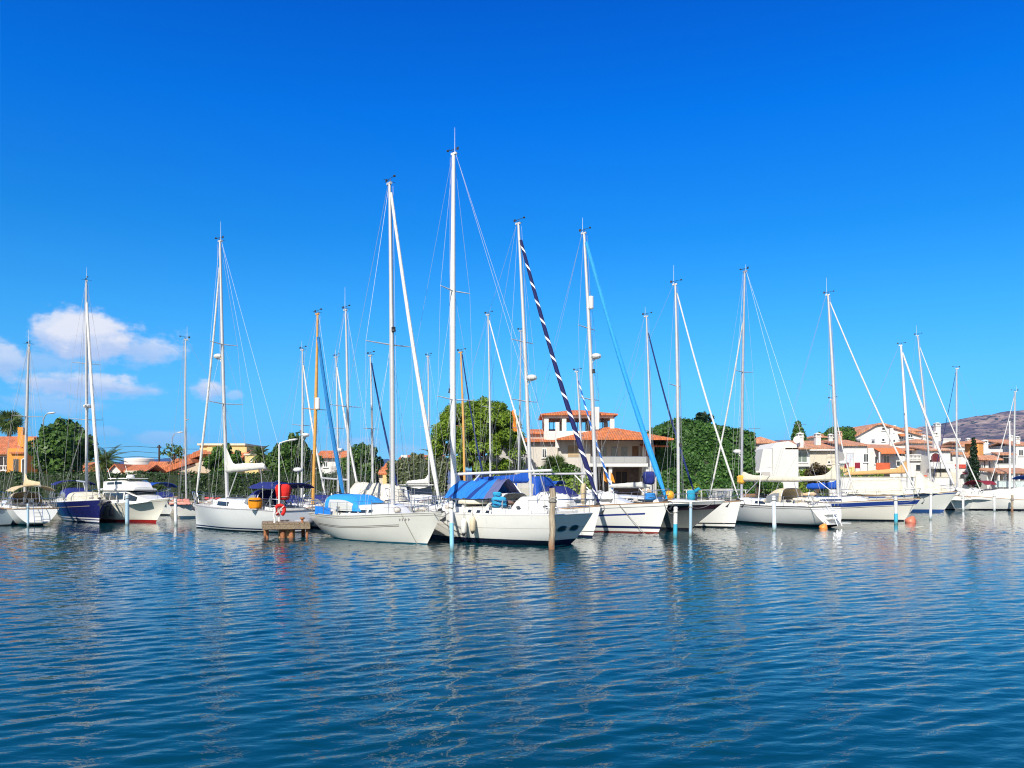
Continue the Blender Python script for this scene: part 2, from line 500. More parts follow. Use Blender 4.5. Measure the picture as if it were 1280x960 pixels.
def rig(bt, H, base_px, top_px, top_py, deckz=None, mm=None, r=.085, spreaders=(.5,), sw=.95, boom=None, cover=None, flare=.9, cover_r=(.2, .1), furl=None,
        furl_r=.07, furl_top=.93, radar=None, antenna=.9, vane=True, backstay=True, furl_to=None, boomz=1.15, boom_up=.0, boom_m=None, wires=True, extra=None, seed=0, box=None, xbase=None):
    x = bt.x_at_px(base_px) if xbase is None else xbase
    t = (x - H.x0) / (H.x1 - H.x0); tz = H.sheer(min(1, max(0, t))) if deckz is None else deckz
    # the mast leans along the boat's centreline
    kx = (top_px - CX) / F; bx = bt.w((x, 0, 0))
    den = bt.f.x - kx * bt.f.y
    a = (kx * bx.y - bx.x) / den if abs(den) > .25 else 0
    a = max(-1.3, min(.9, a)); zt = Z(top_py, bx.y + bt.f.y * a)
    foot = Vector((x, 0, tz)); head = Vector((x + a, 0, zt)); ax = head - foot
    mm = mm or ALU()
    b = MB(); K = 10
    b.tube([foot + ax * (i / K) + Vector((.05 * math.sin(math.pi * i / K), 0, 0)) for i in range(K + 1)], [r * (1 if i < 7 else 1 - .09 * (i - 6)) for i in range(K + 1)], 10)
    b.box(head.x - .16, head.x + .12, -.05, .05, head.z - .02, head.z + .07)
    mast = b.build('mast', mm, bt.root, smooth=True)
    tips = []
    for i, s_ in enumerate(spreaders):
        p = foot + ax * s_; wl = sw * (1 - .18 * i); pr = []
        for sd in (1, -1):
            e = p + Vector((-.12 * wl, sd * wl, .05 * wl)); b = MB(); b.tube([p, e], [.032, .018], 6); b.build('spreader', mm, mast); pr.append(e)
        tips.append(pr)
    if antenna:
        b = MB(); b.tube([head + Vector((-.1, .03, .05)), head + Vector((-.1, .03, .05 + antenna))], [.012, .006], 5); b.build('antenna', WMAST(), mast)
    if vane:
        b = MB(); b.tube([head + Vector((.05, 0, .05)), head + Vector((.05, 0, .24))], .012, 4)
        b.tube([head + Vector((-.25, .0, .2)), head + Vector((.35, 0, .24))], .010, 4)
        b.ellipsoid(head + Vector((.35, 0, .24)), (.06, .06, .05), 6, 4); b.box(head.x - .3, head.x - .18, -.006, .006, head.z + .14, head.z + .27)
        b.tube([head + Vector((0, -.3, .12)), head + Vector((0, .3, .12))], .010, 4)
        b.build('wind_vane', BLACK(), mast)
    if radar:
        for rh, kind in radar:
            p = foot + ax * rh
            b = MB()
            if kind == 'dome':
                b.lathe([(.0, p.z + .06), (.22, p.z + .06), (.26, p.z + .13), (.25, p.z + .22), (.14, p.z + .28), (0, p.z + .29)], p.x + .38, 0, 14)
                b.box(p.x, p.x + .5, -.06, .06, p.z, p.z + .055)
                b.tube([p + Vector((0, 0, -.3)), p + Vector((.32, 0, .01))], .02, 5)
            elif kind == 'reflector':
                b.lathe([(0, p.z - .32), (.12, p.z - .32), (.14, p.z - .28), (.14, p.z + .28), (.12, p.z + .32), (0, p.z + .32)], p.x + .22, 0, 12)
                b.box(p.x, p.x + .2, -.03, .03, p.z - .04, p.z + .04)
            elif kind == 'lamp':
                b.box(p.x + .05, p.x + .24, -.06, .06, p.z - .09, p.z + .05); b.lathe([(.02, p.z - .16), (.1, p.z - .13), (.08, p.z - .07)], p.x + .2, 0, 10)
            b.build({'dome': 'radar_dome', 'reflector': 'radar_reflector', 'lamp': 'deck_lamp'}[kind], WHITE() if kind != 'lamp' else BLACK(), mast)
    if boom:
        goose = foot + ax * (boomz / ax.length); e = goose + Vector((-boom, 0, boom_up))
        b = MB(); b.tube([goose, e], [.06, .052], 8); b.tube([goose + Vector((0, 0, -.02)), foot + Vector((.0, 0, .3))], .012, 5)
        bo = b.build('boom', boom_m or mm, bt.root, smooth=True)
        b = MB(); vp = goose.lerp(e, .3); b.tube([foot + Vector((-.08, 0, .12)), vp], .028, 6); b.build('vang', mm, bo)
        if cover:
            c = sailcover(bo, goose + Vector((.02, 0, .1)), e + Vector((.05, 0, .06)), cover, cover_r[0], cover_r[1], flare, seed=seed)
    tip = H.edge(1, 1, 0, .05); tip.y = 0
    if furl_to is not None: tip = Vector(furl_to)
    ft = foot + ax * furl_top
    if furl:
        ft2 = ft + Vector((.10, 0, 0)); bo_ = tip + Vector((-.12, 0, .12)); d = ft2 - bo_
        n = 18; pts = [bo_ + d * (i / n) + Vector((-.10 * math.sin(math.pi * i / n), 0, -.12 * math.sin(math.pi * i / n))) for i in range(n + 1)]
        rr = [furl_r * (.38 + .58 * sm(0, .12, i / n) * (1 - .62 * (i / n) ** 1.2)) for i in range(n + 1)]
        b = MB(); b.tube(pts, rr, 8, uvlen=True); b.build('furled_sail', furl, bt.root, smooth=True)
        b = MB(); b.lathe([(0, bo_.z - .14), (.09, bo_.z - .14), (.09, bo_.z - .04), (.05, bo_.z), (0, bo_.z)], bo_.x - .02, 0, 10); b.build('furling_drum', BLACK(), bt.root)
    if wires:
        b = MB(); wr = .0065
        if not furl or furl_top < .9: b.tube([tip, head + Vector((.08, 0, 0))], wr * .9, 4)
        stern = H.edge(0, 1, 0, .05); stern.y = 0
        if backstay: b.tube([head + Vector((-.12, 0, 0)), stern], wr, 4)
        for k, sd in enumerate((1, -1)):
            ch = H.edge(min(.97, max(.05, t - .02)), sd, .08)
            path = [head + Vector((0, sd * .05, -.15))] + [tp[k] for tp in reversed(tips)] + [ch]
            b.tube(path, wr, 4)
            for i, tp in enumerate(tips):
                lowp = ch if i == 0 else tips[i - 1][k]
                b.tube([foot + ax * (spreaders[i] + .0) + Vector((0, sd * .06, -.05)), lowp], wr * .9, 4)
            if tips: b.tube([foot + ax * (spreaders[0] - .02) + Vector((0, sd * .05, 0)), H.edge(min(.97, max(.05, t - .09)), sd, .08)], wr * .8, 4)
        # halyards that hang beside the mast and the topping lift
        b.tube([head + Vector((.13, .08, -.1)), foot + Vector((.17, .12, .6))], .007, 4)
        b.tube([head + Vector((.13, -.1, -.1)), foot + Vector((.5, -.5, .0))], .006, 4)
        if boom: b.tube([head + Vector((-.15, 0, -.05)), e], .0065, 4); b.tube([e.lerp(goose, .12), Vector((e.x + .15, 0, tz + .1))], .02, 5)
        b.build('rigging', WIRE(), bt.root)
    bt.foot, bt.head, bt.mast = foot, head, mast
    return mast

def wheel(root, x, z, r=.42):
    b = MB(); pts = [(x + .05, r * math.cos(2 * math.pi * k / 18), z + r * math.sin(2 * math.pi * k / 18)) for k in range(19)]
    b.tube(pts, .018, 5)
    for k in range(5): b.tube([(x + .05, 0, z), (x + .05, r * math.cos(2 * math.pi * k / 5 + .3), z + r * math.sin(2 * math.pi * k / 5 + .3))], .01, 4)
    w_ = b.build('steering_wheel', STEEL(), root)
    b = MB(); b.loft([[(x + .05 + dx, dy, z - .75) for dx, dy in ((.0, -.15), (.3, -.15), (.3, .15), (0, .15))], [(x + .05 + dx, dy, z + .05) for dx, dy in ((.05, -.12), (.26, -.12), (.26, .12), (.05, .12))]])
    b.build('helm_pedestal', WHITE(), root)

def coaming(root, H, t0, t1, h=.28, m=None):
    b = MB(); n = 8
    for sd in (1, -1):
        rings = []
        for i in range(n + 1):
            t = t0 + (t1 - t0) * i / n; p = H.edge(t, sd); w = H.half(t)
            hh = h * (.55 + .45 * i / n)
            rings.append([(p.x, sd * w * .80, p.z - .03), (p.x, sd * w * .74, p.z + hh), (p.x, sd * w * .62, p.z + hh), (p.x, sd * w * .58, p.z - .03)])
        b.loft(rings)
    a = H.edge(t0, 1); w = H.half(t0)
    b.box(a.x - .1, a.x + .25, -w * .6, w * .6, a.z - .03, a.z + h * .5)
    return b.build('cockpit_coaming', m or WHITE(), root, smooth=True)

def anchor(root, H):
    p = H.edge(1, 1); b = MB()
    b.box(p.x - .35, p.x + .1, -.05, .05, p.z + .03, p.z + .08)
    b.tube([(p.x - .2, 0, p.z + .12), (p.x + .16, 0, p.z + .04), (p.x + .2, 0, p.z - .14)], .022, 5)
    b.loft([[(p.x + .2, -.02, p.z - .12), (p.x + .22, 0, p.z - .1), (p.x + .2, .02, p.z - .12)], [(p.x + .02, -.17, p.z - .30), (p.x + .1, 0, p.z - .34), (p.x + .02, .17, p.z - .30)]])
    b.build('anchor', mat('galvanised_steel', (.16, .16, .17), .5, .7), root)

def winches(root, H, ts, w=.7):
    for t in ts:
        for sd in (1, -1):
            p = H.edge(t, sd); y = sd * H.half(t) * w
            b = MB(); b.lathe([(.07, p.z + .2), (.075, p.z + .27), (.045, p.z + .3), (.045, p.z + .36), (.07, p.z + .4), (0, p.z + .41)], p.x, y, 10); b.build('winch', STEEL(), root, smooth=True)

def lumps(root, H, t0, t1, n, m, name='deck_bundle', seed=1, r=(.12, .28), z=.15, wf=.5):
    q = random.Random(seed)
    for i in range(n):
        b = MB(); t = q.uniform(t0, t1); p = H.edge(t, 1); y = q.uniform(-1, 1) * H.half(t) * wf; rr = q.uniform(*r)
        b.ellipsoid((p.x, y, p.z + z + rr * .3), (rr * q.uniform(.8, 1.7), rr * q.uniform(.7, 1.2), rr * q.uniform(.5, .9)), 9, 6, .12, i + seed)
        o = b.build(name, m, root, smooth=True)
    return o

def tent(root, x0, x1, w, zlow, zr0, zr1, m, name='boat_tent', seed=0, fall=.0, peak=None, rough=.03):
    """a cover hung over a ridge line, with pinched hems"""
    q = random.Random(seed); b = MB(); n = 14; na = 10; rows = []
    for i in range(n + 1):
        s_ = i / n; x = x0 + (x1 - x0) * s_; zr = zr0 + (zr1 - zr0) * s_
        if peak: zr += peak[1] * max(0, 1 - abs(s_ - peak[0]) / peak[2]) ** 1.3
        zr -= .06 * math.sin(s_ * math.pi * 4) ** 2
        end = min(1, min(s_, 1 - s_) / .06 + fall)
        row = []
        for j in range(na + 1):
            k = 2 * j / na - 1; ww = w if not callable(w) else w(s_)
            zz = zlow + (zr - zlow) * end * (1 - abs(k) ** 1.25) + q.uniform(-rough, rough)
            row.append((x + q.uniform(-rough, rough) * .5, ww * k * (1 + .05 * math.sin(i * 1.9)), zz))
        rows.append(row)
    b.loft(rows, closed=False, caps=False)
    o = b.build(name, m, root, smooth='all'); return o

SB = 'sailboats moored in the marina'
def sailboat(label, bow, stern, rigargs, hullm, B=None, deckm=None, hull={}, cab=(.36, .74, .40), wins=((.12, .5),), wz=(.35, .75), rails=(.14, .9, 7), hood=None, hood_x=.36, hood_h=.62,
             bim=None, helm=True, coam=True, anch=True, gear=3, seed=0, name='sailboat', railm=None, win_m=None, gearm=None):
    bt = Boat(name, label, 'sailboat', bow, stern, SB)
    B = B or bt.L * .31
    H = Hull(bt.L, B, **hull); bt.H = H
    H.build(bt.root, hullm, deckm or CREAM(), railm=railm)
    if cab:
        bt.cab = cabin(bt.root, H, cab[0], cab[1], cab[2], windows=wins, wz=wz, glass=win_m)
    if coam: coaming(bt.root, H, .05, cab[0] + .02 if cab else .35)
    if rails: stanchions(H, *rails).build('guardrail', STEEL(), bt.root)
    if hood:
        xx = H.xx(hood_x, H.sheer(hood_x)); z0 = H.sheer(hood_x) + .2
        canvas_arch(bt.root, xx - bt.L * .06, xx + bt.L * .10, H.half(hood_x) * .62, z0, hood_h, hood, window=glass_mat('clear_vinyl_grey', (.22, .23, .23), .2))
    if bim:
        a, c, z = bim[1:]; bimini(bt.root, H.xx(a, 1), H.xx(c, 1), H.half(.2) * .8, H.sheer(.1), H.sheer(.1) + z, bim[0])
    if helm: wheel(bt.root, H.xx(.12, 1), H.sheer(.12) + .55)
    if anch: anchor(bt.root, H)
    winches(bt.root, H, (.2, .3))
    if gear: lumps(bt.root, H, .08, .32, 3, mat('dark_bundle', (.07, .075, .09), .8, var=.5, vscale=9), seed=seed + 9, r=(.08, .15), z=.28, wf=.6, name='cockpit_bundle')
    if gear: lumps(bt.root, H, .45, .9, gear + 2, gearm or mat('deck_bundle', (.45, .42, .38), .8, var=.4), seed=seed + 5, r=(.08, .17))
    if rigargs: rig(bt, H, seed=seed, deckz=H.sheer(.55) + (cab[2] * .8 if cab and rigargs.get('oncabin', True) else .03), **{k: v for k, v in rigargs.items() if k != 'oncabin'})
    return bt

MBG = 'motorboats moored in the marina'
def motor_hull(L, B, **k):
    d = dict(fs=.85, fm=.95, fb=1.45, ws=.9, kS=-.25, kM=-.35, bowrake=1.5, sternrake=-.05, e0=.30, eb=1.25, tm=.35); d.update(k)
    return Hull(L, B, **d)

def superstructure(root, stations, m, name='cabin', nside=3):
    """stations: (x, z_bottom, half width bottom, z_top, half width top)"""
    b = MB(); rings = []
    for x, z0, w0, z1, w1 in stations:
        r_ = []
        for k in range(nside + 1):
            v = k / nside; r_.append((x, w0 + (w1 - w0) * v, z0 + (z1 - z0) * v))
        top = [(x, w1 * c, z1 + .05 * (1 - c * c)) for c in (.6, 0, -.6)]
        rings.append(r_ + top + [(p[0], -p[1], p[2]) for p in reversed(r_)])
    b.loft(rings); return b.build(name, m, root, smooth=True)

def side_windows(root, stations, x0, x1, v0, v1, n=1, gap=.06, m=None):
    def S(x, v, sd):
        for a, b in zip(stations, stations[1:]):
            if a[0] <= x <= b[0]:
                k = (x - a[0]) / (b[0] - a[0]); z0, w0, z1, w1 = [a[i] + (b[i] - a[i]) * k for i in (1, 2, 3, 4)]
                return Vector((x, sd * (w0 + (w1 - w0) * v + .012), z0 + (z1 - z0) * v))
        return Vector((x, 0, 0))
    st = (x1 - x0) / n
    for sd in (1, -1):
        for i in range(n):
            a = x0 + st * i + gap / 2; c = x0 + st * (i + 1) - gap / 2; b = MB(); k = 6
            for j in range(k):
                xa = a + (c - a) * j / k; xb = a + (c - a) * (j + 1) / k
                b.quad(S(xa, v0, sd), S(xb, v0, sd), S(xb, v1, sd), S(xa, v1, sd))
            b.build('window', m or GLASS(), root)

def fender(p, rz=0, label='', L=.62, r=.11, m=None, blackend=True):
    t = thing('fender', label, 'fender', p, rz, 'fenders hanging from the boats')
    b = MB(); b.lathe([(0.02, -L), (r * .6, -L + .03), (r, -L + .12), (r, -.12), (r * .6, -.04), (.02, 0)], 0, 0, 12); b.build('fender_body', m or mat('fender_vinyl', (.72, .70, .62), .5, var=.15), t, smooth='all')
    b = MB(); b.tube([(0, 0, -.02), (0, .0, .35)], .01, 5); b.build('lanyard', ROPE(), t)
    if blackend: b = MB(); b.lathe([(0, -L - .07), (.035, -L - .06), (r * .72, -L + .05), (r * .5, -L + .06)], 0, 0, 10); b.build('end_cap', BLACK(), t)
    return t
# ---------------------------------------------------------------- vegetation
LEAVES = {
    'broad': ((.022, .06, .010), (.10, .19, .03)), 'dark': ((.016, .050, .010), (.095, .17, .032)), 'pine': ((.035, .085, .006), (.24, .34, .035)),
    'ivy': ((.014, .05, .010), (.075, .17, .03)), 'hedge': ((.009, .030, .006), (.048, .105, .016)), 'lime': ((.06, .12, .015), (.22, .30, .04)),
    'palm': ((.03, .06, .012), (.12, .17, .045)), 'cypress': ((.008, .024, .008), (.025, .06, .018)), 'olive': ((.05, .07, .03), (.14, .16, .07)),
    'brown': ((.05, .035, .02), (.10, .075, .03)),
}
def LM(k):
    g = 1.0 if k in ('hedge', 'cypress', 'brown') else 1.28
    return leaf_mat('leaves_' + k, tuple(c * g for c in LEAVES[k][0]), tuple(c * g for c in LEAVES[k][1]), .3)
BARK = lambda: mat('tree_bark', (.11, .075, .05), .9, var=.35, vscale=6, bump=.5)
RBARK = lambda: mat('pine_bark', (.20, .085, .045), .9, var=.4, vscale=5, bump=.5)

def leaf_quads(P, N, size, rs, aspect=.6, droop=.0):
    """one bent leaf face per point: P points, N outward directions"""
    n = len(P); N = N / np.maximum(np.linalg.norm(N, axis=1, keepdims=True), 1e-6)
    N = N + rs.normal(0, .55, (n, 3)); N /= np.linalg.norm(N, axis=1, keepdims=True)
    A = rs.normal(0, 1, (n, 3)); A[:, 2] -= droop; A -= N * (A * N).sum(1, keepdims=True); A /= np.linalg.norm(A, axis=1, keepdims=True)
    Bv = np.cross(N, A); s = size * rs.uniform(.6, 1.35, (n, 1))
    V = np.stack([P - A * s, P + Bv * s * aspect + N * s * .12, P + A * s, P - Bv * s * aspect + N * s * .12], 1).reshape(-1, 3)
    return V

def leaf_object(name, V, m, parent, rs, tone=None):
    n = len(V) // 4; me = bpy.data.meshes.new(name)
    me.vertices.add(4 * n); me.vertices.foreach_set('co', V.astype(np.float32).ravel())
    me.loops.add(4 * n); me.loops.foreach_set('vertex_index', np.arange(4 * n, dtype=np.int32))
    me.polygons.add(n); me.polygons.foreach_set('loop_start', np.arange(0, 4 * n, 4, dtype=np.int32)); me.polygons.foreach_set('loop_total', np.full(n, 4, np.int32))
    ul = me.uv_layers.new(name='UVMap'); t = rs.beta(2, 2.4, n) if tone is None else tone
    ul.data.foreach_set('uv', np.repeat(np.stack([t, t], 1), 4, 0).astype(np.float32).ravel())
    me.update(); me.validate(); me.materials.append(m)
    o = bpy.data.objects.new(name, me); COL.objects.link(o)
    if parent is not None: o.parent = parent
    return o

def lobes_points(lobes, per, rs, shell=(.72, 1.05)):
    P = []; N = []; T = []
    for (c, r) in lobes:
        k = max(8, int(per * r[0] * r[2])); d = rs.normal(0, 1, (k, 3)); d /= np.linalg.norm(d, axis=1, keepdims=True)
        rad = rs.uniform(*shell, (k, 1)); P.append(np.array(c) + d * np.array(r) * rad); N.append(d + np.array([0, 0, .35])); T.append(np.clip(rs.beta(2, 2.4, k) * .75 + rs.uniform(0, .28), 0, 1))
    return np.concatenate(P), np.concatenate(N), np.concatenate(T)

def tree(name, label, px, d, w, ztop, zlow, kind='broad', nl=16, leaf=.17, dens=520, seed=0, trunks=1, group=None, depth=.9, shape='round', bark=None, cat='tree', dx=0, group_dx=0):
    rs = np.random.RandomState(seed); q = random.Random(seed)
    root = thing(name, label, cat, (X(px, d), d, GZ), 0, group); h0, h1 = zlow - GZ, ztop - GZ
    lobes = []
    for i in range(nl):
        u = (i + .5) / nl; a = i * 2.399 + q.uniform(-.4, .4)
        if shape == 'dome':
            v = q.random() ** .6; rr = math.sqrt(q.random()) * .86; z = h0 + (h1 - h0) * (.18 + .60 * math.sqrt(max(0, 1 - rr * rr)) * (.55 + .45 * v)); k = .22
        elif shape == 'cone':
            z = h0 + (h1 - h0) * (.06 + .86 * u); rr = .62 * (1 - u) ** .8; k = .16 + .22 * (1 - u)
        else:
            z = h0 + (h1 - h0) * (.14 + .68 * u); rr = .80 * math.sqrt(max(.05, 1 - (2 * abs(u - .42)) ** 2)) * q.uniform(.35, 1.12); k = .10 + .13 * q.random() ** 1.5
        r = w * k * q.uniform(.8, 1.2)
        lobes.append(((rr * w * .5 * math.cos(a) * 1.0, rr * w * .5 * math.sin(a) * depth, z), (r, r, r * (.62 if shape == 'dome' else .85) if shape != 'cone' else r * 1.3)))
    if shape == 'round':
        for i in range(nl // 2 + 4):
            a = q.uniform(0, 6.28); el = q.uniform(-.3, 1.45); k = q.uniform(.88, 1.10); r = w * q.uniform(.045, .09)
            lobes.append(((k * w * .44 * math.cos(a) * math.cos(el), k * w * .44 * math.sin(a) * math.cos(el), (h0 + h1) / 2 + k * (h1 - h0) * .46 * math.sin(el)), (r, r, r * 1.5)))
    P, N, T = lobes_points(lobes, dens, rs); keep = P[:, 2] > .05; P, N, T = P[keep], N[keep], T[keep]
    V = leaf_quads(P, N, leaf, rs, droop=.25)
    leaf_object('crown', V, LM(kind), root, rs, T)
    b = MB(); hh = h0 + (h1 - h0) * .45; s0 = max(.10, w * .035)
    for k in range(trunks):
        ox = (k - (trunks - 1) / 2) * s0 * 3; lean = q.uniform(-.25, .25) + ox * .8
        b.tube([(ox, 0, -.1), (ox + lean * .3, .05, hh * .5), (ox + lean, .1, hh)], [s0 * 1.25, s0, s0 * .65], 8)
        for c, r in lobes[k::max(1, trunks)][:7]:
            st = Vector((ox + lean * .6, .06, hh * q.uniform(.55, .95))); e = Vector(c)
            b.tube([st, st.lerp(e, .5) + Vector((0, 0, -.12 * w * .1)), e], [s0 * .45, s0 * .3, s0 * .12], 5)
    b.build('trunk', bark or BARK(), root, smooth=True)
    return root

def hedge(name, label, p0, p1, z0, z1, th, kind='hedge', leaf=.11, dens=75, seed=3, cat='hedge', wob=.12):
    rs = np.random.RandomState(seed); p0 = Vector(p0); p1 = Vector(p1); L = (p1 - p0).length; d = (p1 - p0) / L; nrm = Vector((-d.y, d.x))
    root = thing(name, label, cat, (*((p0 + p1) / 2), z0), math.atan2(d.y, d.x))
    h = z1 - z0; nseg = max(2, int(L / .8)); rings = []
    for i in range(nseg + 1):
        x = -L / 2 + L * i / nseg; a = rs.uniform(-wob, wob); c = rs.uniform(-wob * .5, wob * .5)
        rings.append([(x, -th / 2 + a * .5, 0), (x, -th / 2 + a * .6, h - .22 + c), (x, -th / 4, h - .08 + c), (x, th / 4, h - .08 + c), (x, th / 2, h - .2 + c), (x, th / 2, 0)])
    b = MB(); b.loft(rings); core = b.build('branches', mat('hedge_branches', (.02, .032, .012), .95, var=.4, vscale=4), root)
    Ps = []; Ns = []
    for (area, f) in ((L * h, 'front'), (L * th, 'top'), (L * h * .3, 'back'), (th * h * 2, 'end')):
        n = int(area * dens); u = rs.uniform(-L / 2, L / 2, n); j = rs.normal(0, .06, n)
        wv = .10 * np.sin(u * 1.7) + .07 * np.sin(u * 4.1 + 1)
        if f == 'front': Ps.append(np.stack([u, -th / 2 - .02 + j + wv, rs.uniform(0, 1, n) ** .9 * h], 1)); Ns.append(np.tile([0, -1, .25], (n, 1)))
        elif f == 'top': Ps.append(np.stack([u, rs.uniform(-th / 2, th / 2, n), h - .05 + j + wv * .8 + rs.exponential(.05, n)], 1)); Ns.append(np.tile([0, -.2, 1], (n, 1)))
        elif f == 'back': Ps.append(np.stack([u, th / 2 + j, rs.uniform(0, 1, n) * h], 1)); Ns.append(np.tile([0, 1, .2], (n, 1)))
        else: sg = np.sign(u + 1e-6); Ps.append(np.stack([sg * L / 2 + j, rs.uniform(-th / 2, th / 2, n), rs.uniform(0, 1, n) * h], 1)); Ns.append(np.stack([sg, 0 * u, 0 * u + .2], 1))
    P = np.concatenate(Ps); N = np.concatenate(Ns)
    leaf_object('foliage', leaf_quads(P, N.astype(float), leaf, rs), LM(kind), root, rs)
    return root

def bush(name, label, px, d, w, ztop, kind='broad', seed=0, zlow=None, leaf=.12, cat='bush', nl=9, dens=900, group=None):
    rs = np.random.RandomState(seed); q = random.Random(seed); root = thing(name, label, cat, (X(px, d), d, GZ), 0, group); h = ztop - GZ
    lobes = []
    for i in range(nl):
        a = i * 2.4; rr = math.sqrt((i + .5) / nl) * .34 * w; r = w * q.uniform(.16, .26)
        lobes.append(((rr * math.cos(a) * 1.2, rr * math.sin(a), max(r * .6, h * q.uniform(.35, .75) * (1 - .25 * (rr / (.34 * w))))), (r, r, min(r, h * .45))))
    P, N, T = lobes_points(lobes, dens, rs); k = P[:, 2] > .02
    leaf_object('foliage', leaf_quads(P[k], N[k], leaf, rs), LM(kind), root, rs, T[k])
    b = MB()
    for c, r in lobes: b.tube([(0, 0, -.05), Vector(c) * .5, Vector(c)], [.05, .035, .015], 5)
    b.build('stems', BARK(), root)
    return root

def palm(name, label, px, d, ztop, frond, n=26, trunk_r=.2, seed=0, fan=False, kind='palm', trunk_h=None, spread=1.0):
    q = random.Random(seed); root = thing(name, label, 'palm tree', (X(px, d), d, GZ), 0); rs = np.random.RandomState(seed)
    th = (ztop - GZ) - frond * .45 if trunk_h is None else trunk_h
    V = []
    for i in range(n):
        a = i * 2.399; el = R(78) - (i / n) * R(115) * spread; Lf = frond * q.uniform(.85, 1.1)
        dirh = np.array([math.cos(a), math.sin(a), 0]); pts = []
        p = np.array([0, 0, th]); e = el; seg = 10
        for k in range(seg + 1):
            pts.append(p.copy()); p = p + (dirh * math.cos(e) + np.array([0, 0, math.sin(e)])) * Lf / seg; e -= R(7.5 if not fan else 2.5)
        side = np.array([-math.sin(a), math.cos(a), 0]); roll = q.uniform(-1.1, 1.1)
        if fan:
            tip0 = pts[int(seg * q.uniform(.12, .5))]; axis = (pts[-1] - tip0); L2 = np.linalg.norm(axis); ax = axis / L2; up = np.cross(side, ax); side = side * math.cos(roll) + up * math.sin(roll); up = np.cross(side, ax)
            for m in range(13):
                g = R(-75 + 150 * m / 12); dr = ax * math.cos(g) + side * math.sin(g); tip = tip0 + dr * L2 * (1 - .1 * abs(m - 6) / 6) - np.array([0, 0, .12 * L2])
                sd = np.cross(dr, up); w_ = .045 * L2
                V += [tip0, tip0 + dr * L2 * .5 + sd * w_, tip, tip0 + dr * L2 * .5 - sd * w_]
            V += [pts[0] + side * .02, tip0 + side * .02, tip0 - side * .02, pts[0] - side * .02]
        else:
            for k in range(1, seg + 1):
                for sub in (0, .5):
                    b0 = pts[k - 1] + (pts[k] - pts[k - 1]) * sub; ax = (pts[k] - pts[k - 1]); ax = ax / np.linalg.norm(ax)
                    ll = frond * .26 * math.sin(math.pi * min(.97, (k - .3 + sub) / seg * .9 + .08))
                    for sg in (1, -1):
                        dr = side * sg * .8 + ax * .65 - np.array([0, 0, .28]); dr = dr / np.linalg.norm(dr); tip = b0 + dr * ll
                        V += [b0, b0 + dr * ll * .5 + ax * .06, tip, b0 + dr * ll * .5 - ax * .06]
                V += [pts[k - 1] + side * .025, pts[k] + side * .02, pts[k] - side * .02, pts[k - 1] - side * .025]
    leaf_object('crown', np.array(V), LM(kind), root, rs)
    b = MB(); K = 14
    b.tube([(.03 * math.sin(i), 0, -.1 + (th + .15) * i / K) for i in range(K + 1)], [trunk_r * (1.15 - .2 * i / K + (.06 if i % 2 else 0)) for i in range(K + 1)], 9)
    b.build('trunk', mat('palm_trunk', (.16, .11, .07), .95, var=.35, vscale=9, bump=.6), root)
    return root

# ---------------------------------------------------------------- buildings
TILE = lambda: tile_mat('terracotta_tiles')
TILE2 = lambda: tile_mat('orange_tiles', (.58, .17, .055))
PW = lambda: plaster('white_render', (.66, .65, .615))
PW2 = lambda: plaster('cream_render', (.60, .55, .44))
PO = lambda: plaster('orange_render', (.62, .27, .055))
PY = lambda: plaster('yellow_render', (.66, .50, .22))
PG = lambda: plaster('grey_render', (.46, .44, .42), .6)
PT = lambda: plaster('sand_render', (.50, .42, .31), .5)
FR = lambda: mat('white_window_frame', (.76, .75, .72), .5, var=.05)
DK = lambda: mat('painted_room_dark', (.035, .03, .028), .9, var=.3)  # flat near-black fill: the dark of a room put into the colour
WOOD = lambda: mat('brown_shutter_wood', (.24, .13, .06), .7, var=.25, vscale=7)
RSH = lambda: mat('red_shutter_paint', (.50, .05, .025), .6, var=.15)

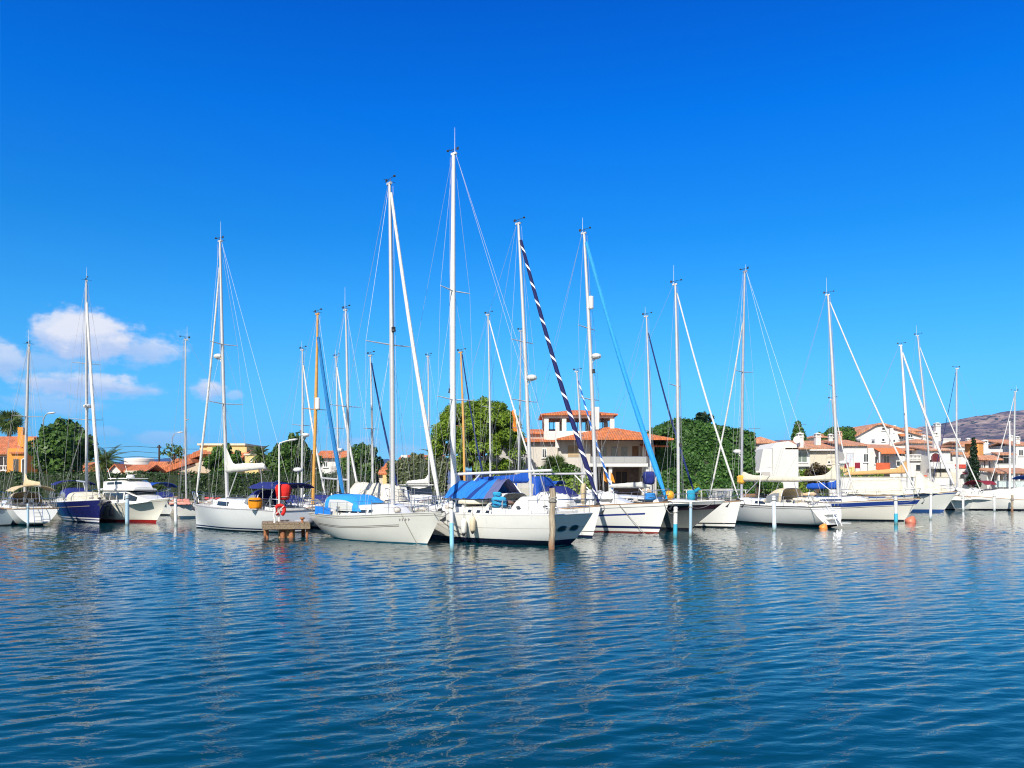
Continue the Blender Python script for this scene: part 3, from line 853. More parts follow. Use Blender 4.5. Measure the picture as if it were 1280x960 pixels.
class House:
    def __init__(s, name, label, px0, px1, d, cat='house', ang=0, group=None):
        s.d = d; s.pc = (px0 + px1) / 2; s.w = (px1 - px0) / F * d
        s.root = thing(name, label, cat, (X(s.pc, d), d, GZ), R(ang), group)
        s.wb = MB()
    def x(s, px, y=0): return (px - s.pc) / F * s.d
    def z(s, py): return Z(py, s.d) - GZ
    def wall(s, px0, px1, py, depth, y=0., pyb=None, m=None):
        s.wb.box(s.x(px0), s.x(px1), y, y + depth, -.3 if pyb is None else s.z(pyb), s.z(py)); return s
    def block(s, name, px0, px1, pyt, pyb, y0, y1, m, parent=None):
        b = MB(); b.box(s.x(px0), s.x(px1), y0, y1, s.z(pyb), s.z(pyt)); return b.build(name, m, parent or s.root)
    def tri(s, pts, y0, y1):
        s.wb.prism([(s.x(a), s.z(b)) for a, b in pts], y0, y1)
    def done(s, m): s.walls = s.wb.build('wall', m, s.root); return s.walls
    def roof(s, px0, px1, y0, y1, pye, pyr, kind='hip', over=.35, m=None, th=.14, lab=None, ridge=None):
        x0, x1, ze, zr = s.x(px0) - over, s.x(px1) + over, s.z(pye), s.z(pyr); y0 -= over; y1 += over
        xm, ym = (x0 + x1) / 2, (y0 + y1) / 2; b = MB()
        e = [(x0, y0), (x1, y0), (x1, y1), (x0, y1)]
        if kind == 'hip':
            k = min((x1 - x0), (y1 - y0)) / 2; 
            if x1 - x0 > y1 - y0: r0, r1 = (x0 + k, ym), (x1 - k, ym)
            else: r0, r1 = (xm, y0 + k), (xm, y1 - k)
            top = lambda dz: [(*p, ze + dz) for p in e] + [(*r0, zr + dz), (*r1, zr + dz)]
            fc = [(0, 1, 5, 4), (1, 2, 5), (2, 3, 4, 5), (3, 0, 4)] if x1 - x0 > y1 - y0 else [(0, 1, 4), (1, 2, 5, 4), (2, 3, 5), (3, 0, 4, 5)]
        elif kind == 'gx':
            top = lambda dz: [(*p, ze + dz) for p in e] + [(x0, ym, zr + dz), (x1, ym, zr + dz)]; fc = [(0, 1, 5, 4), (2, 3, 4, 5)]
        elif kind == 'gy':
            xr = xm if ridge is None else s.x(ridge)
            top = lambda dz: [(*p, ze + dz) for p in e] + [(xr, y0, zr + dz), (xr, y1, zr + dz)]; fc = [(1, 2, 5, 4), (3, 0, 4, 5)]
        elif kind == 'shed':
            top = lambda dz: [(x0, y0, ze + dz), (x1, y0, ze + dz), (x1, y1, zr + dz), (x0, y1, zr + dz)]; fc = [(0, 1, 2, 3)]
        elif kind == 'shedx':
            top = lambda dz: [(x0, y0, ze + dz), (x1, y0, zr + dz), (x1, y1, zr + dz), (x0, y1, ze + dz)]; fc = [(0, 1, 2, 3)]
        elif kind == 'pyr':
            top = lambda dz: [(*p, ze + dz) for p in e] + [(xm, ym, zr + dz)]; fc = [(0, 1, 4), (1, 2, 4), (2, 3, 4), (3, 0, 4)]
        t = top(0); lo = top(-th); n = len(t)
        faces = list(fc) + [tuple(n + i for i in reversed(f)) for f in fc]
        from collections import Counter
        ed = Counter(); 
        for f in fc:
            for i in range(len(f)): ed[frozenset((f[i], f[(i + 1) % len(f)]))] += 1
        for f in fc:
            for i in range(len(f)):
                a, c = f[i], f[(i + 1) % len(f)]
                if ed[frozenset((a, c))] == 1: faces.append((a, a + n, c + n, c))
        b.add(t + lo, faces); r = b.build('roof', m or TILE(), s.root)
        return r
    def window(s, px0, px1, pyt, pyb, y=0., frame=None, pane=None, bars=1, th=.06, sill=True, name='window'):
        x0, x1, z0, z1 = s.x(px0), s.x(px1), s.z(pyb), s.z(pyt); b = MB(); f = th
        b.box(x0, x1, y - .05, y + .02, z1 - f, z1); b.box(x0, x1, y - .05, y + .02, z0, z0 + f)
        b.box(x0, x0 + f, y - .048, y + .018, z0 + f, z1 - f); b.box(x1 - f, x1, y - .048, y + .018, z0 + f, z1 - f)
        for i in range(bars):
            xm = x0 + (x1 - x0) * (i + 1) / (bars + 1); b.box(xm - .025, xm + .025, y - .046, y + .016, z0 + f, z1 - f)
        if sill: b.box(x0 - .08, x1 + .08, y - .14, y - .052, z0 - .06, z0 - .003)
        w = b.build(name, frame or FR(), s.root)
        b = MB(); b.box(x0 + f * .5, x1 - f * .5, y - .028, y + .012, z0 + f * .5, z1 - f * .5); b.build('pane', pane or GLASS(), w); return w
    def shutter(s, px0, px1, pyt, pyb, y=0., m=None, name='shutter'):
        x0, x1, z0, z1 = s.x(px0), s.x(px1), s.z(pyb), s.z(pyt); b = MB(); n = max(3, int((z1 - z0) / .14))
        for i in range(n): 
            a = z0 + (z1 - z0) * i / n; b.loft([[(x0, y - .03, a + .01), (x0, y - .07, a + .01), (x0, y - .03, a + (z1 - z0) / n)], [(x1, y - .03, a + .01), (x1, y - .07, a + .01), (x1, y - .03, a + (z1 - z0) / n)]])
        b.box(x0, x1, y - .028, y + .02, z0, z1); return b.build(name, m or WOOD(), s.root)
    def chimney(s, px0, px1, pyt, pyb, y0, depth=None, m=None, cap=True):
        x0, x1, z0, z1 = s.x(px0), s.x(px1), s.z(pyb), s.z(pyt); w = x1 - x0; dp = depth or w; b = MB()
        if cap:
            hz = min(.5, (z1 - z0) * .3)
            b.box(x0, x1, y0, y0 + dp, z0, z1 - hz); b.box(x0 - .06, x1 + .06, y0 - .06, y0 + dp + .06, z1 - hz + .003, z1 - hz + .09)
            for (ax, ay) in ((x0, y0), (x1 - .12, y0), (x0, y0 + dp - .12), (x1 - .12, y0 + dp - .12)): b.box(ax, ax + .12, ay, ay + .12, z1 - hz + .093, z1 - .1)
            b.box(x0 + .14, x1 - .14, y0 + .14, y0 + dp - .14, z1 - hz + .093, z1 - .15)
            b.loft([[(x0 - .08, y0 - .08, z1 - .1), (x1 + .08, y0 - .08, z1 - .1), (x1 + .08, y0 + dp + .08, z1 - .1), (x0 - .08, y0 + dp + .08, z1 - .1)], [(x0 + w * .35, y0 + dp * .35, z1 + .06), (x1 - w * .35, y0 + dp * .35, z1 + .06), (x1 - w * .35, y0 + dp * .65, z1 + .06), (x0 + w * .35, y0 + dp * .65, z1 + .06)]])
        else: b.box(x0, x1, y0, y0 + dp, z0, z1)
        return b.build('chimney', m or PW(), s.root)
    def balustrade(s, px0, px1, pyt, pyb, y, n=None, m=None, name='balustrade', solid=False):
        x0, x1, z0, z1 = s.x(px0), s.x(px1), s.z(pyb), s.z(pyt); b = MB(); n = n or max(3, int((x1 - x0) / .28))
        b.box(x0, x1, y - .09, y + .09, z1 - .09, z1); b.box(x0, x1, y - .085, y + .085, z0, z0 + .08)
        if solid: b.box(x0, x1, y - .05, y + .05, z0 + .083, z1 - .093)
        else:
            for i in range(n):
                xx = x0 + (x1 - x0) * (i + .5) / n; b.lathe([(.035, z0 + .083), (.075, z0 + .25 * (z1 - z0)), (.04, z0 + .6 * (z1 - z0)), (.06, z1 - .093)], xx, y, 7)
        return b.build(name, m or PW(), s.root)
    def arch(s, px0, px1, pyt, pyb, y, m=None, name='arched_opening'):
        x0, x1, z0, z1 = s.x(px0), s.x(px1), s.z(pyb), s.z(pyt); w = x1 - x0; hr = min(w / 2, (z1 - z0) * .6); pts = [(x1, z0)] + [((x0 + x1) / 2 + w / 2 * math.cos(math.pi * k / 10), z1 - hr + hr * math.sin(math.pi * k / 10)) for k in range(11)] + [(x0, z0)]
        b = MB(); b.prism(pts, y - .025, y + .02); o = b.build(name, m or GLASS(), s.root)
        b = MB(); rim = [((x0 + x1) / 2 + (w / 2) * math.cos(math.pi * k / 10), y - .03, z1 - hr + hr * math.sin(math.pi * k / 10)) for k in range(11)]
        b.tube([(x1, y - .03, z0)] + rim + [(x0, y - .03, z0)], .05, 5); b.build('frame', FR(), o); return o
    def awning(s, px0, px1, pyt, pyb, y, out=1.4, m=None):
        x0, x1, zt, zb = s.x(px0), s.x(px1), s.z(pyt), s.z(pyb); b = MB()
        b.loft([[(x0, y, zt), (x1, y, zt), (x1, y, zt - .05), (x0, y, zt - .05)], [(x0, y - out, zb + .12), (x1, y - out, zb + .12), (x1, y - out, zb + .07), (x0, y - out, zb + .07)]])
        b.box(x0, x1, y - out - .03, y - out - .005, zb - .08, zb + .1)
        return b.build('awning', m or cloth('orange_awning', (.66, .20, .07)), s.root)
    def dish(s, px, py, y, r=.45):
        x, z = s.x(px), s.z(py); b = MB()
        rings = [[(x + r * k * math.cos(a), y - .18 * (k * k) - .1, z + r * k * math.sin(a)) for a in [2 * math.pi * i / 14 for i in range(14)]] for k in (.05, .4, .75, 1)]
        b.loft(rings, caps=True); b.tube([(x, y - .12, z), (x - .05, y - .55, z - .05)], .02, 4); b.tube([(x, y, z), (x, y + .3, z - .2), (x, y + .3, z - .8)], .03, 4)
        return b.build('satellite_dish', mat('dish_paint', (.72, .72, .70), .5), s.root)
    def aerial(s, px, pyt, pyb, y):
        x, z0, z1 = s.x(px), s.z(pyb), s.z(pyt); b = MB(); b.tube([(x, y, z0), (x, y, z1)], .03, 5)
        b.tube([(x - .7, y, z1 - .12), (x + .7, y, z1 - .12)], .02, 4)
        for i in range(6): b.tube([(x - .65 + i * .26, y - .28, z1 - .12), (x - .65 + i * .26, y + .28, z1 - .12)], .012, 4)
        return b.build('aerial', mat('aerial_metal', (.25, .25, .26), .5, .5), s.root)
# ================================================================= boats in front, from left to right
W_ = (.86, .85, .80)
BLK = (.012, .012, .016); NVY = (.012, .018, .075)
wood_mast = mat('varnished_spruce', (.60, .31, .07), .35, var=.12, vscale=4, coat=.3)
white_furl = cloth('white_furled_canvas', (.64, .63, .60))
blue_furl = cloth('sky_blue_furled_canvas', (.03, .30, .66))
teal_furl = cloth('blue_furled_canvas', (.02, .17, .42))
dark_furl = cloth('dark_blue_furled_canvas', (.015, .03, .12))
stripe_furl = spiral_mat('navy_and_white_spiral_canvas', (.012, .016, .085), (.78, .77, .75), .95, .17)
stripe2_furl = spiral_mat('blue_and_white_spiral_canvas', (.02, .12, .42), (.75, .78, .80), .8, .35)

# grey hull cut off by the left edge
b0 = Boat('motorboat', 'grey hulled motorboat cut off by the left edge of the marina', 'motorboat', (-95, 50), (-2, 45.6), MBG)
H = motor_hull(b0.L, 2.2, fs=.95, fb=1.2); H.build(b0.root, hull_mat('grey_blue_hull', (.34, .42, .48), anti=(.08, BLK)), CREAM())
b = MB(); b.lathe([(0.02, .0), (.14, .05), (.17, .3), (.12, .55), (.02, .6)], H.x0 + .1, .2, 10); o = b.build('outboard_cowl', BLACK(), b0.root, smooth='all'); o.location = (0, 0, .95)
lumps(b0.root, H, .1, .4, 5, mat('orange_bundle', (.45, .2, .08), .8), seed=4)
stanchions(H, .05, .9, 5).build('guardrail', STEEL(), b0.root)

b1 = sailboat('white sailboat seen from its open stern with a beige bimini, at the far left', (-4, 52.8), (47, 46), dict(base_px=31, top_px=36, top_py=432, spreaders=(.55,), radar=None, boom=3.2, cover=BEIGEC(), flare=.5, boomz=1.0, sw=.8),
              hull_mat('white_hull_dark_boot', W_, anti=(.10, BLK)), B=2.75, hull=dict(ws=.86, sternrake=-.25, fs=.95, e0=.42, kS=.04), cab=(.34, .74, .42), hood=BEIGEC(), hood_h=.8, hood_x=.33, seed=2, helm=True)
bimini(b1.root, -b1.L / 2 + .5, -b1.L / 2 + 2.3, 1.05, .95, 2.15, BEIGEC(), .18)
H = b1.H
b = MB(); b.box(H.xx(0, .3) - .35, H.xx(0, .3) - .02, -.55, .55, .18, .25); b.build('swim_platform', WHITE(), b1.root)
b = MB()
for y in (-.22, .22): b.tube([(H.x0 - .28, y, .2), (H.x0 - .06, y, .95), (H.x0 + .1, y, 1.2)], .016, 5)
for k in range(3): b.tube([(H.x0 - .25 + .07 * k, -.22, .3 + .22 * k), (H.x0 - .25 + .07 * k, .22, .3 + .22 * k)], .016, 5)
b.build('boarding_ladder', STEEL(), b1.root)

b2 = sailboat('dark navy hulled sailboat with white waterline stripes and a cream windscreen cover', (125, 48.5), (87, 56.2), dict(base_px=108, top_px=107, top_py=352, furl=white_furl, furl_r=.12, furl_top=.9, spreaders=(.36, .62), sw=1.0,
              radar=((.41, 'dome'),), boom=3.2, boomz=1.0, boom_up=.1, r=.085, boom_m=mat('grey_spar', (.33, .36, .40), .5)), hull_mat('navy_hull', (.012, .016, .10), boot=[(.07, .17, (.75, .75, .75)), (.24, .32, (.75, .75, .75))], anti=(.03, BLK), bands=((.30, .33, .1, .92, (.45, .38, .25)),), stain=.12, rough=.12),
              B=3.1, hull=dict(bowrake=.25, ws=.85, fb=1.42, fm=1.2, fs=1.15, plumb=1), cab=(.3, .74, .36), wins=((.1, .2), (.23, .33), (.36, .46)), hood=NAVY(), hood_x=.26, hood_h=.75, seed=5, railm=WHITE())
bimini(b2.root, -b2.L / 2 + .3, -b2.L / 2 + 2.4, 1.2, 1.1, 2.5, NAVY(), .15)
canvas_arch(b2.root, b2.H.xx(.5, 1), b2.H.xx(.80, 1), 1.0, b2.H.sheer(.6) + .02, .62, CREAMC(), name='windscreen_cover', full=.5)

# motor yacht with a flybridge
b3 = Boat('motor_yacht', 'white flybridge motor yacht with red bottom paint beside the navy sailboat', 'motorboat', (211, 49), (136, 52.6), MBG)
L = b3.L; H = motor_hull(L, 2.7, fs=1.0, fm=1.1, fb=1.5, bowrake=1.35, eb=2.4)
H.build(b3.root, hull_mat('white_hull_red_bottom', (.82, .79, .68), anti=(.16, (.34, .02, .015)), bands=((.10, .13, 0, 1, (.35, .3, .22)),), stain=.8), WHITE(), railm=WHITE())
st = [(-L * .36, 1.0, 1.02, 1.98, .92), (L * .02, 1.1, 1.02, 1.98, .90), (L * .14, 1.15, .95, 1.72, .80), (L * .33, 1.3, .70, 1.38, .55)]
c3 = superstructure(b3.root, st, WHITE()); side_windows(c3, st, -L * .34, L * .0, .38, .84, 3); side_windows(c3, st, L * .015, L * .19, .34, .9, 1)
b = MB(); b.loft([[(L * .04, -.86, 1.96), (L * .04, .86, 1.96), (L * .155, .77, 1.76), (L * .155, -.77, 1.76)], [(L * .04, -.86, 1.99), (L * .04, .86, 1.99), (L * .162, .77, 1.78), (L * .162, -.77, 1.78)]]); b.build('windscreen', GLASS(), c3)
fl = [(-L * .40, 2.0, 1.08, 2.1, 1.08), (-L * .2, 2.0, 1.12, 2.12, 1.12), (L * .06, 2.0, 1.0, 2.10, .98), (L * .13, 2.0, .8, 2.06, .76)]
superstructure(b3.root, fl, WHITE(), 'flybridge_deck')
fs_ = [(-L * .34, 2.1, .98, 2.55, .95), (L * -.06, 2.1, .95, 2.62, .88), (L * .04, 2.1, .82, 2.42, .72), (L * .10, 2.1, .66, 2.16, .6)]
f3 = superstructure(b3.root, fs_, WHITE(), 'flybridge'); side_windows(f3, fs_, -L * .28, L * -.04, .55, .86, 2)
b = MB(); b.loft([[(x, y, z) for x, y in ((-L * .3, -.8), (L * .0, -.72), (L * .0, .72), (-L * .3, .8))] for z in (2.72, 2.78)]); tp = b.build('flybridge_top', WHITE(), f3)
b = MB(); b.lathe([(0, 2.78), (.24, 2.78), (.26, 2.9), (.15, 3.0), (0, 3.0)], -L * .12, 0, 12); b.build('radar_dome', WHITE(), b3.root, smooth='all')
b = MB(); b.tube([(-L * .3, .6, 2.6), (-L * .36, .6, 3.6)], .012, 4); b.tube([(-L * .3, -.6, 2.6), (-L * .36, -.6, 3.4)], .012, 4); b.build('antenna', WMAST(), b3.root)
stanchions(H, .35, .93, 6, .55, pushpit=False).build('guardrail', STEEL(), b3.root)
b = MB(); b.box(-L / 2 - .4, -L / 2 - .01, -1.0, 1.0, .25, .33); b.build('swim_platform', TEAK(), b3.root)
sd3 = -1
for k, t in enumerate((.18, .34, .52)):
    p = b3.w(H.edge(t, sd3, -.12, -.15)); fender(p, 0, 'dark fender hanging ' + ('near the stern', 'amidships', 'near the bow')[k] + ' of the flybridge motor yacht', m=mat('dark_fender', (.05, .05, .06), .5), blackend=False)

b4 = sailboat('small white sailboat with a pink bow cover behind the motor yacht', (208, 55.5), (350, 59), dict(base_px=233, top_px=232, top_py=425, spreaders=(.5,), boom=None, r=.07, sw=.8, backstay=True),
              hull_mat('white_hull_blue_boot', W_, anti=(.16, (.05, .11, .18))), B=2.5, hull=dict(fb=1.2, bowrake=.9), cab=(.4, .8, .35), seed=7)
tent(b4.root, b4.L * .30, b4.L * .5 - .1, lambda s: .9 * (1 - s) + .1, 1.0, 1.42, 1.32, cloth('pink_canvas', (.62, .25, .2)), 'bow_cover', 3)
lumps(b4.root, b4.H, .5, .75, 4, mat('red_jerrycan', (.5, .05, .04), .5), seed=9, r=(.12, .2), z=.3)
b4b = Boat('motorboat', 'small motorboat under a bright blue bimini in front of the hedge', 'motorboat', (222, 60), (190, 63.5), MBG)
H = motor_hull(b4b.L, 2.2, fs=.9); H.build(b4b.root, hull_mat('white_hull_plain', W_, anti=(.1, BLK)), WHITE())
st = [(-1, .9, .85, 1.35, .8), (.2, 1., .85, 1.35, .78), (1.2, 1.05, .7, 1.1, .55)]; q = superstructure(b4b.root, st, WHITE()); side_windows(q, st, -.9, .3, .3, .85, 2)
bimini(b4b.root, -2.2, -.1, 1.05, .9, 2.3, BLUEC(), .22); canvas_arch(b4b.root, -1.2, .9, .9, 1.1, .7, NAVY())

b5 = sailboat('white cruising sailboat with a white sail cover and navy sprayhood beside the lamp post', (243, 44), (372, 39.5), dict(base_px=284, top_px=275, top_py=302, furl=white_furl, furl_r=.07, furl_top=.9, spreaders=(.37, .60), sw=1.05,
              boom=3.1, boomz=1.5, boom_up=.18, cover=GREYC(), flare=1.0, cover_r=(.22, .13), radar=((.545, 'dome'),), r=.09, antenna=1.0),
              hull_mat('white_hull_double_boot', (.83, .84, .82), boot=[(.12, .19, NVY)], anti=(.07, BLK), stain=.2), B=3.0, hull=dict(bowrake=.18, ws=.86, fb=1.32, fm=1.12, fs=1.05, sternrake=-.1), cab=(.34, .80, .5), wins=((.42, .70),), wz=(.30, .78), hood=NAVY(), hood_x=.30, hood_h=.8, seed=12, railm=mat('grey_rubbing_strake', (.3, .3, .32), .5), rails=(.14, .9, 6))
H = b5.H
bimini(b5.root, -b5.L / 2 + .1, -b5.L / 2 + 2.2, 1.2, 1.0, 2.35, NAVY(), .1)
b = MB(); p = H.edge(.06, 1)
for sd in (1, -1): b.tube([(p.x + .25, sd * 1.0, p.z), (p.x + .1, sd * 1.0, p.z + 1.35), (p.x - .35, sd * 1.0, p.z + 1.5)], .03, 6)
b.tube([(p.x + .1, -1.0, p.z + 1.36), (p.x + .1, 1.0, p.z + 1.36)], .03, 6); b.build('stern_arch', STEEL(), b5.root)
b = MB(); b.lathe([(0, 0), (.2, 0), (.25, .1), (.2, .2), (0, .23)], 0, 0, 12); o = b.build('radar_dome', WHITE(), b5.root, smooth='all'); o.location = (p.x + .4, -.9, p.z + 1.95)
b = MB(); b.tube([(p.x + .4, -.9, p.z - .05), (p.x + .4, -.9, p.z + 1.96)], .035, 6); b.build('radar_pole', WHITE(), b5.root)

# white sailboat with the blue hood
bJ = sailboat('cream white sailboat with a bright blue sprayhood and brown pinstripes along its hull', (553, 31), (405, 37.6), dict(base_px=491, top_px=487, top_py=230, furl=white_furl, furl_r=.10, furl_top=.97, spreaders=(.50,), sw=1.15, r=.095, antenna=0, radar=((.55, 'lamp'),)),
              hull_mat('cream_hull_pinstripes', (.85, .83, .75), boot=[(-.02, .045, (.02, .13, .2))], anti=(-.02, (.01, .03, .05)), bands=((.06, .085, 0, 1, (.30, .30, .26)), (.40, .43, .07, .84, (.22, .19, .16)), (.455, .485, .07, .84, (.22, .19, .16))), stain=.35), B=3.0,
              hull=dict(bowrake=1.0, sternrake=.75, ws=.55, fb=1.28, fm=1.02, fs=1.05, kS=.12), cab=(.24, .82, .50), wins=((.04, .26), (.30, .42), (.45, .57), (.60, .66)), wz=(.34, .62), hood=None, seed=21, railm=mat('grey_toe_rail', (.42, .42, .38), .6), rails=(.1, .9, 9))
x0, x1 = bJ.x_at_px(430), bJ.x_at_px(472)
canvas_arch(bJ.root, x0, x1, .98, 1.24, .70, cloth('light_azure_canvas', (.03, .27, .70)), full=.4, window=glass_mat('clear_vinyl', (.52, .52, .48), .25))
for sd in (1, -1): b = MB(); b.loft([[(x0 - .55, sd * 1.15, 1.06), (x0 - .55, sd * 1.17, 1.06), (x0 - .5, sd * 1.17, 1.42), (x0 - .5, sd * 1.15, 1.42)], [(x0 + .9, sd * 1.2, 1.08), (x0 + .9, sd * 1.22, 1.08), (x0 + .9, sd * 1.22, 1.35), (x0 + .9, sd * 1.2, 1.35)]]); b.build('spray_dodger', AZURE(), bJ.root)
lumps(bJ.root, bJ.H, .05, .3, 7, mat('white_bundle', (.7, .69, .66), .8), seed=3, r=(.1, .2), z=.3)
for k in range(4):                                  # four faint letters near the bow
    b = MB()
    t0_ = .845 + .012 * k; zt_ = bJ.H.sheer(t0_) - .26
    P = [bJ.H.at(t0_ + a, zt_ + c, -1, .006) for a, c in ((0, 0), (.004, 0), (.004, .1), (0, .1))]; b.quad(*P)
    if k in (0, 2, 3): P = [bJ.H.at(t0_ + a, zt_ + c, -1, .006) for a, c in ((0.004, .04), (.008, .04), (.008, .065), (0.004, .065))]; b.quad(*P)
    b.build('letter_mark', mat('faded_lettering', (.33, .31, .30), .6), bJ.root)

# big white ketch-like cruiser, stern towards the camera
bA = sailboat('big white sailboat with the tallest mast and a shaded stern with two oval ports', (484, 37.8), (717, 31.2), dict(base_px=567, top_px=567, top_py=193, spreaders=(.30, .61), sw=1.15, r=.125, mm=WMAST(), antenna=1.1, boom=5.3, boomz=1.35, boom_up=.12, radar=((.33, 'lamp'),)),
              hull_mat('white_hull_navy_bottom', (.86, .845, .785), anti=(.21, (.010, .012, .035)), bands=((.5, .515, .0, 1, (.4, .38, .33)),), stain=.45), B=3.4, hull=dict(bowrake=1.2, sternrake=.62, ws=.80, fb=1.55, fm=1.15, fs=1.2, kS=-.12, kM=-.5, e0=.26), cab=(.26, .82, .34), wins=((.12, .16), (.22, .26), (.32, .36), (.42, .46)), wz=(.25, .62), seed=31, rails=(.1, .92, 9), helm=True, railm=WHITE())
cabin(bA.root, bA.H, .49, .68, .72, wfrac=.60, windows=((.08, .30), (.38, .62)), wz=(.42, .82), hatch=False, name='deckhouse', front=.4)
H = bA.H; fx = bA.foot.x
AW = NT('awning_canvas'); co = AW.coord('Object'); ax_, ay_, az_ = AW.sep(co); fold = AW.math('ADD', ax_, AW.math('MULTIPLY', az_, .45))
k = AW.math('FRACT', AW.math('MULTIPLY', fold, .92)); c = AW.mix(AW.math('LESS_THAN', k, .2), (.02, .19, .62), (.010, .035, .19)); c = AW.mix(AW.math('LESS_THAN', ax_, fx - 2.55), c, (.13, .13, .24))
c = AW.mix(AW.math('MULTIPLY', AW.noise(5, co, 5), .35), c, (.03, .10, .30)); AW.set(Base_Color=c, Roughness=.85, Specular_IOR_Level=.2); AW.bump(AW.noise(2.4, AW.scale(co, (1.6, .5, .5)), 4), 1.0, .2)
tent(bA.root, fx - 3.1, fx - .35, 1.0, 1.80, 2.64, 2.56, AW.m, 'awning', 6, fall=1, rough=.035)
b = MB()
for k, y in enumerate((.42, -.42)):                  # oval stern ports in the raked transom
    ring = []; ring2 = []
    for i in range(16):
        a = 2 * math.pi * i / 16; z = .66 + .12 * math.sin(a); yy = y + .32 * math.cos(a); x = H.xx(0, z) - .012
        ring.append((x, yy, z)); ring2.append((x + .05, yy, z))
    b = MB(); b.loft([ring, ring2]); o = b.build('stern_port', GLASS(), bA.root)
    b = MB(); b.tube([(p[0] - .008, p[1], p[2]) for p in ring] + [(ring[0][0] - .008, ring[0][1], ring[0][2])], .018, 5); b.build('port_rim', STEEL(), o)
b = MB(); b.box(H.x0 + .15, H.x0 + .5, -.05, .05, -.6, .45); b.build('rudder', BLACK(), bA.root)
tent(bA.root, H.x0 + .5, H.x0 + 2.1, .75, 1.3, 2.0, 1.9, WHITEC(), 'cockpit_cover', 8)
canvas_arch(bA.root, H.x0 + 2.3, H.x0 + 3.3, .9, 1.4, .62, WHITEC(), window=glass_mat('clear_vinyl', (.2, .2, .2), .2))
b = MB(); b.lathe([(.02, 0), (.9, .02), (.85, .22), (.4, .33), (.02, .36)], 0, 0, 18); o = b.build('life_raft', CREAMC(), bA.root, smooth='all'); o.location = (fx - 1.6, .4, 1.55); o.scale = (1, .7, .8)
lumps(bA.root, H, .25, .5, 5, mat('brown_bundle', (.16, .10, .08), .8), seed=14, r=(.12, .22), z=.42)
for k, (t, z) in enumerate(((.40, 1.02), (.345, 1.12))):
    p = bA.w(H.at(t, z, 1, .13)); fender(p, 0, ('pale fender with black tip, the left of two on the big white sailboat', 'cream cylinder fender, the right of two on the big white sailboat')[k], L=.66, r=.115, m=(mat('fender_white', (.70, .70, .66), .5), mat('fender_cream', (.62, .53, .36), .5))[k])
t = thing('sail_bag', 'round turquoise sail bag tied on deck beside the blue awning', 'bag', bA.w((fx - 3.2, .75, 1.42)))
b = MB(); b.bundle((0, 0, .24), (.31, .27, .24), 3); b.bundle((-.08, 0, .56), (.17, .16, .10), 4); b.build('bag_body', cloth('turquoise_canvas', (.03, .30, .52)), t, smooth='all')
[MB().tube([(rr_ * math.cos(a), rr_ * math.sin(a), z_ + .04 * math.sin(2 * a)) for a in [i * .5236 for i in range(13)]], .018, 5).build('cord', NAVY(), t) for rr_, z_ in ((.20, .47), (.335, .30), (.335, .14))]

bB = sailboat('white sailboat with a navy and white spiral furled sail, bow behind the big stern', (751, 35.5), (535, 42.6), dict(base_px=664, top_px=648, top_py=280, furl=stripe_furl, furl_r=.125, furl_top=.94, spreaders=(.37, .58), sw=1.0, radar=((.44, 'dome'),), antenna=0, boom=3.6, boomz=1.2, cover=BLUEC(), flare=.4, r=.09),
              hull_mat('white_hull_thin_lines', W_, boot=[(.26, .29, BLK)], anti=(.10, (.012, .016, .05)), stain=.25), hull=dict(bowrake=.45, fb=1.4), seed=41, rails=(.12, .9, 8))
tent(bB.root, bB.x_at_px(672), bB.x_at_px(712), .95, 1.3, 2.05, 1.95, cloth('white_dinghy_cover', (.76, .74, .70)), 'dinghy_cover', 4)
b = MB(); b.bundle((0, 0, 0), (.10, .13, .48), 5); o = b.build('sail_bag', BEIGEC(), bB.root, smooth='all'); o.location = (bB.L / 2 - 1.0, .1, 1.95)

bC = sailboat('white sailboat with a sky blue furled sail and a dark blue line along its hull', (836, 38.5), (640, 43.8), dict(base_px=745, top_px=730, top_py=292, furl=blue_furl, furl_r=.16, furl_top=.965, spreaders=(.37, .64), sw=1.0, radar=((.735, 'reflector'), (.52, 'dome'), (.48, 'lamp')), antenna=.8, boom=4.2, boomz=1.25, cover=None, r=.10),
              hull_mat('white_hull_blue_line', W_, boot=[(.22, .34, NVY)], anti=(.07, (.30, .05, .04)), bands=((.13, .16, 0, 1, (.12, .12, .14)), (.44, .53, .0, .91, (.03, .05, .22))), stain=.2), hull=dict(bowrake=.55, fb=1.5, fm=1.25), cab=(.3, .86, .5), wins=((.15, .3), (.34, .5)), hood=NAVY(), hood_x=.35, hood_h=.85, seed=44)
canvas_arch(bC.root, bC.H.xx(.34, 1) - 2.2, bC.H.xx(.34, 1) - .7, 1.15, 1.7, 1.1, BLUEC(), 'cockpit_enclosure', .7, window=glass_mat('cloudy_vinyl', (.42, .40, .34), .3))
tent(bC.root, bC.H.xx(.50, 1), bC.H.xx(.74, 1), .8, 1.66, 2.2, 1.95, WHITEC(), 'foredeck_cover', 12)
bag = thing('sail_bag', 'crumpled blue sail bag with a tan top under the sky blue furled sail', 'bag', bC.w((bC.x_at_px(815), -.2, 1.62)))
b = MB(); b.bundle((0, 0, .17), (.26, .2, .18), 6, jit=.14); b.build('bag_body', cloth('mid_blue_canvas', (.03, .20, .52)), bag, smooth='all')
b = MB(); b.bundle((-.05, 0, .43), (.11, .1, .1), 2); b.build('rolled_top', cloth('tan_cloth', (.5, .36, .24)), bag, smooth='all')

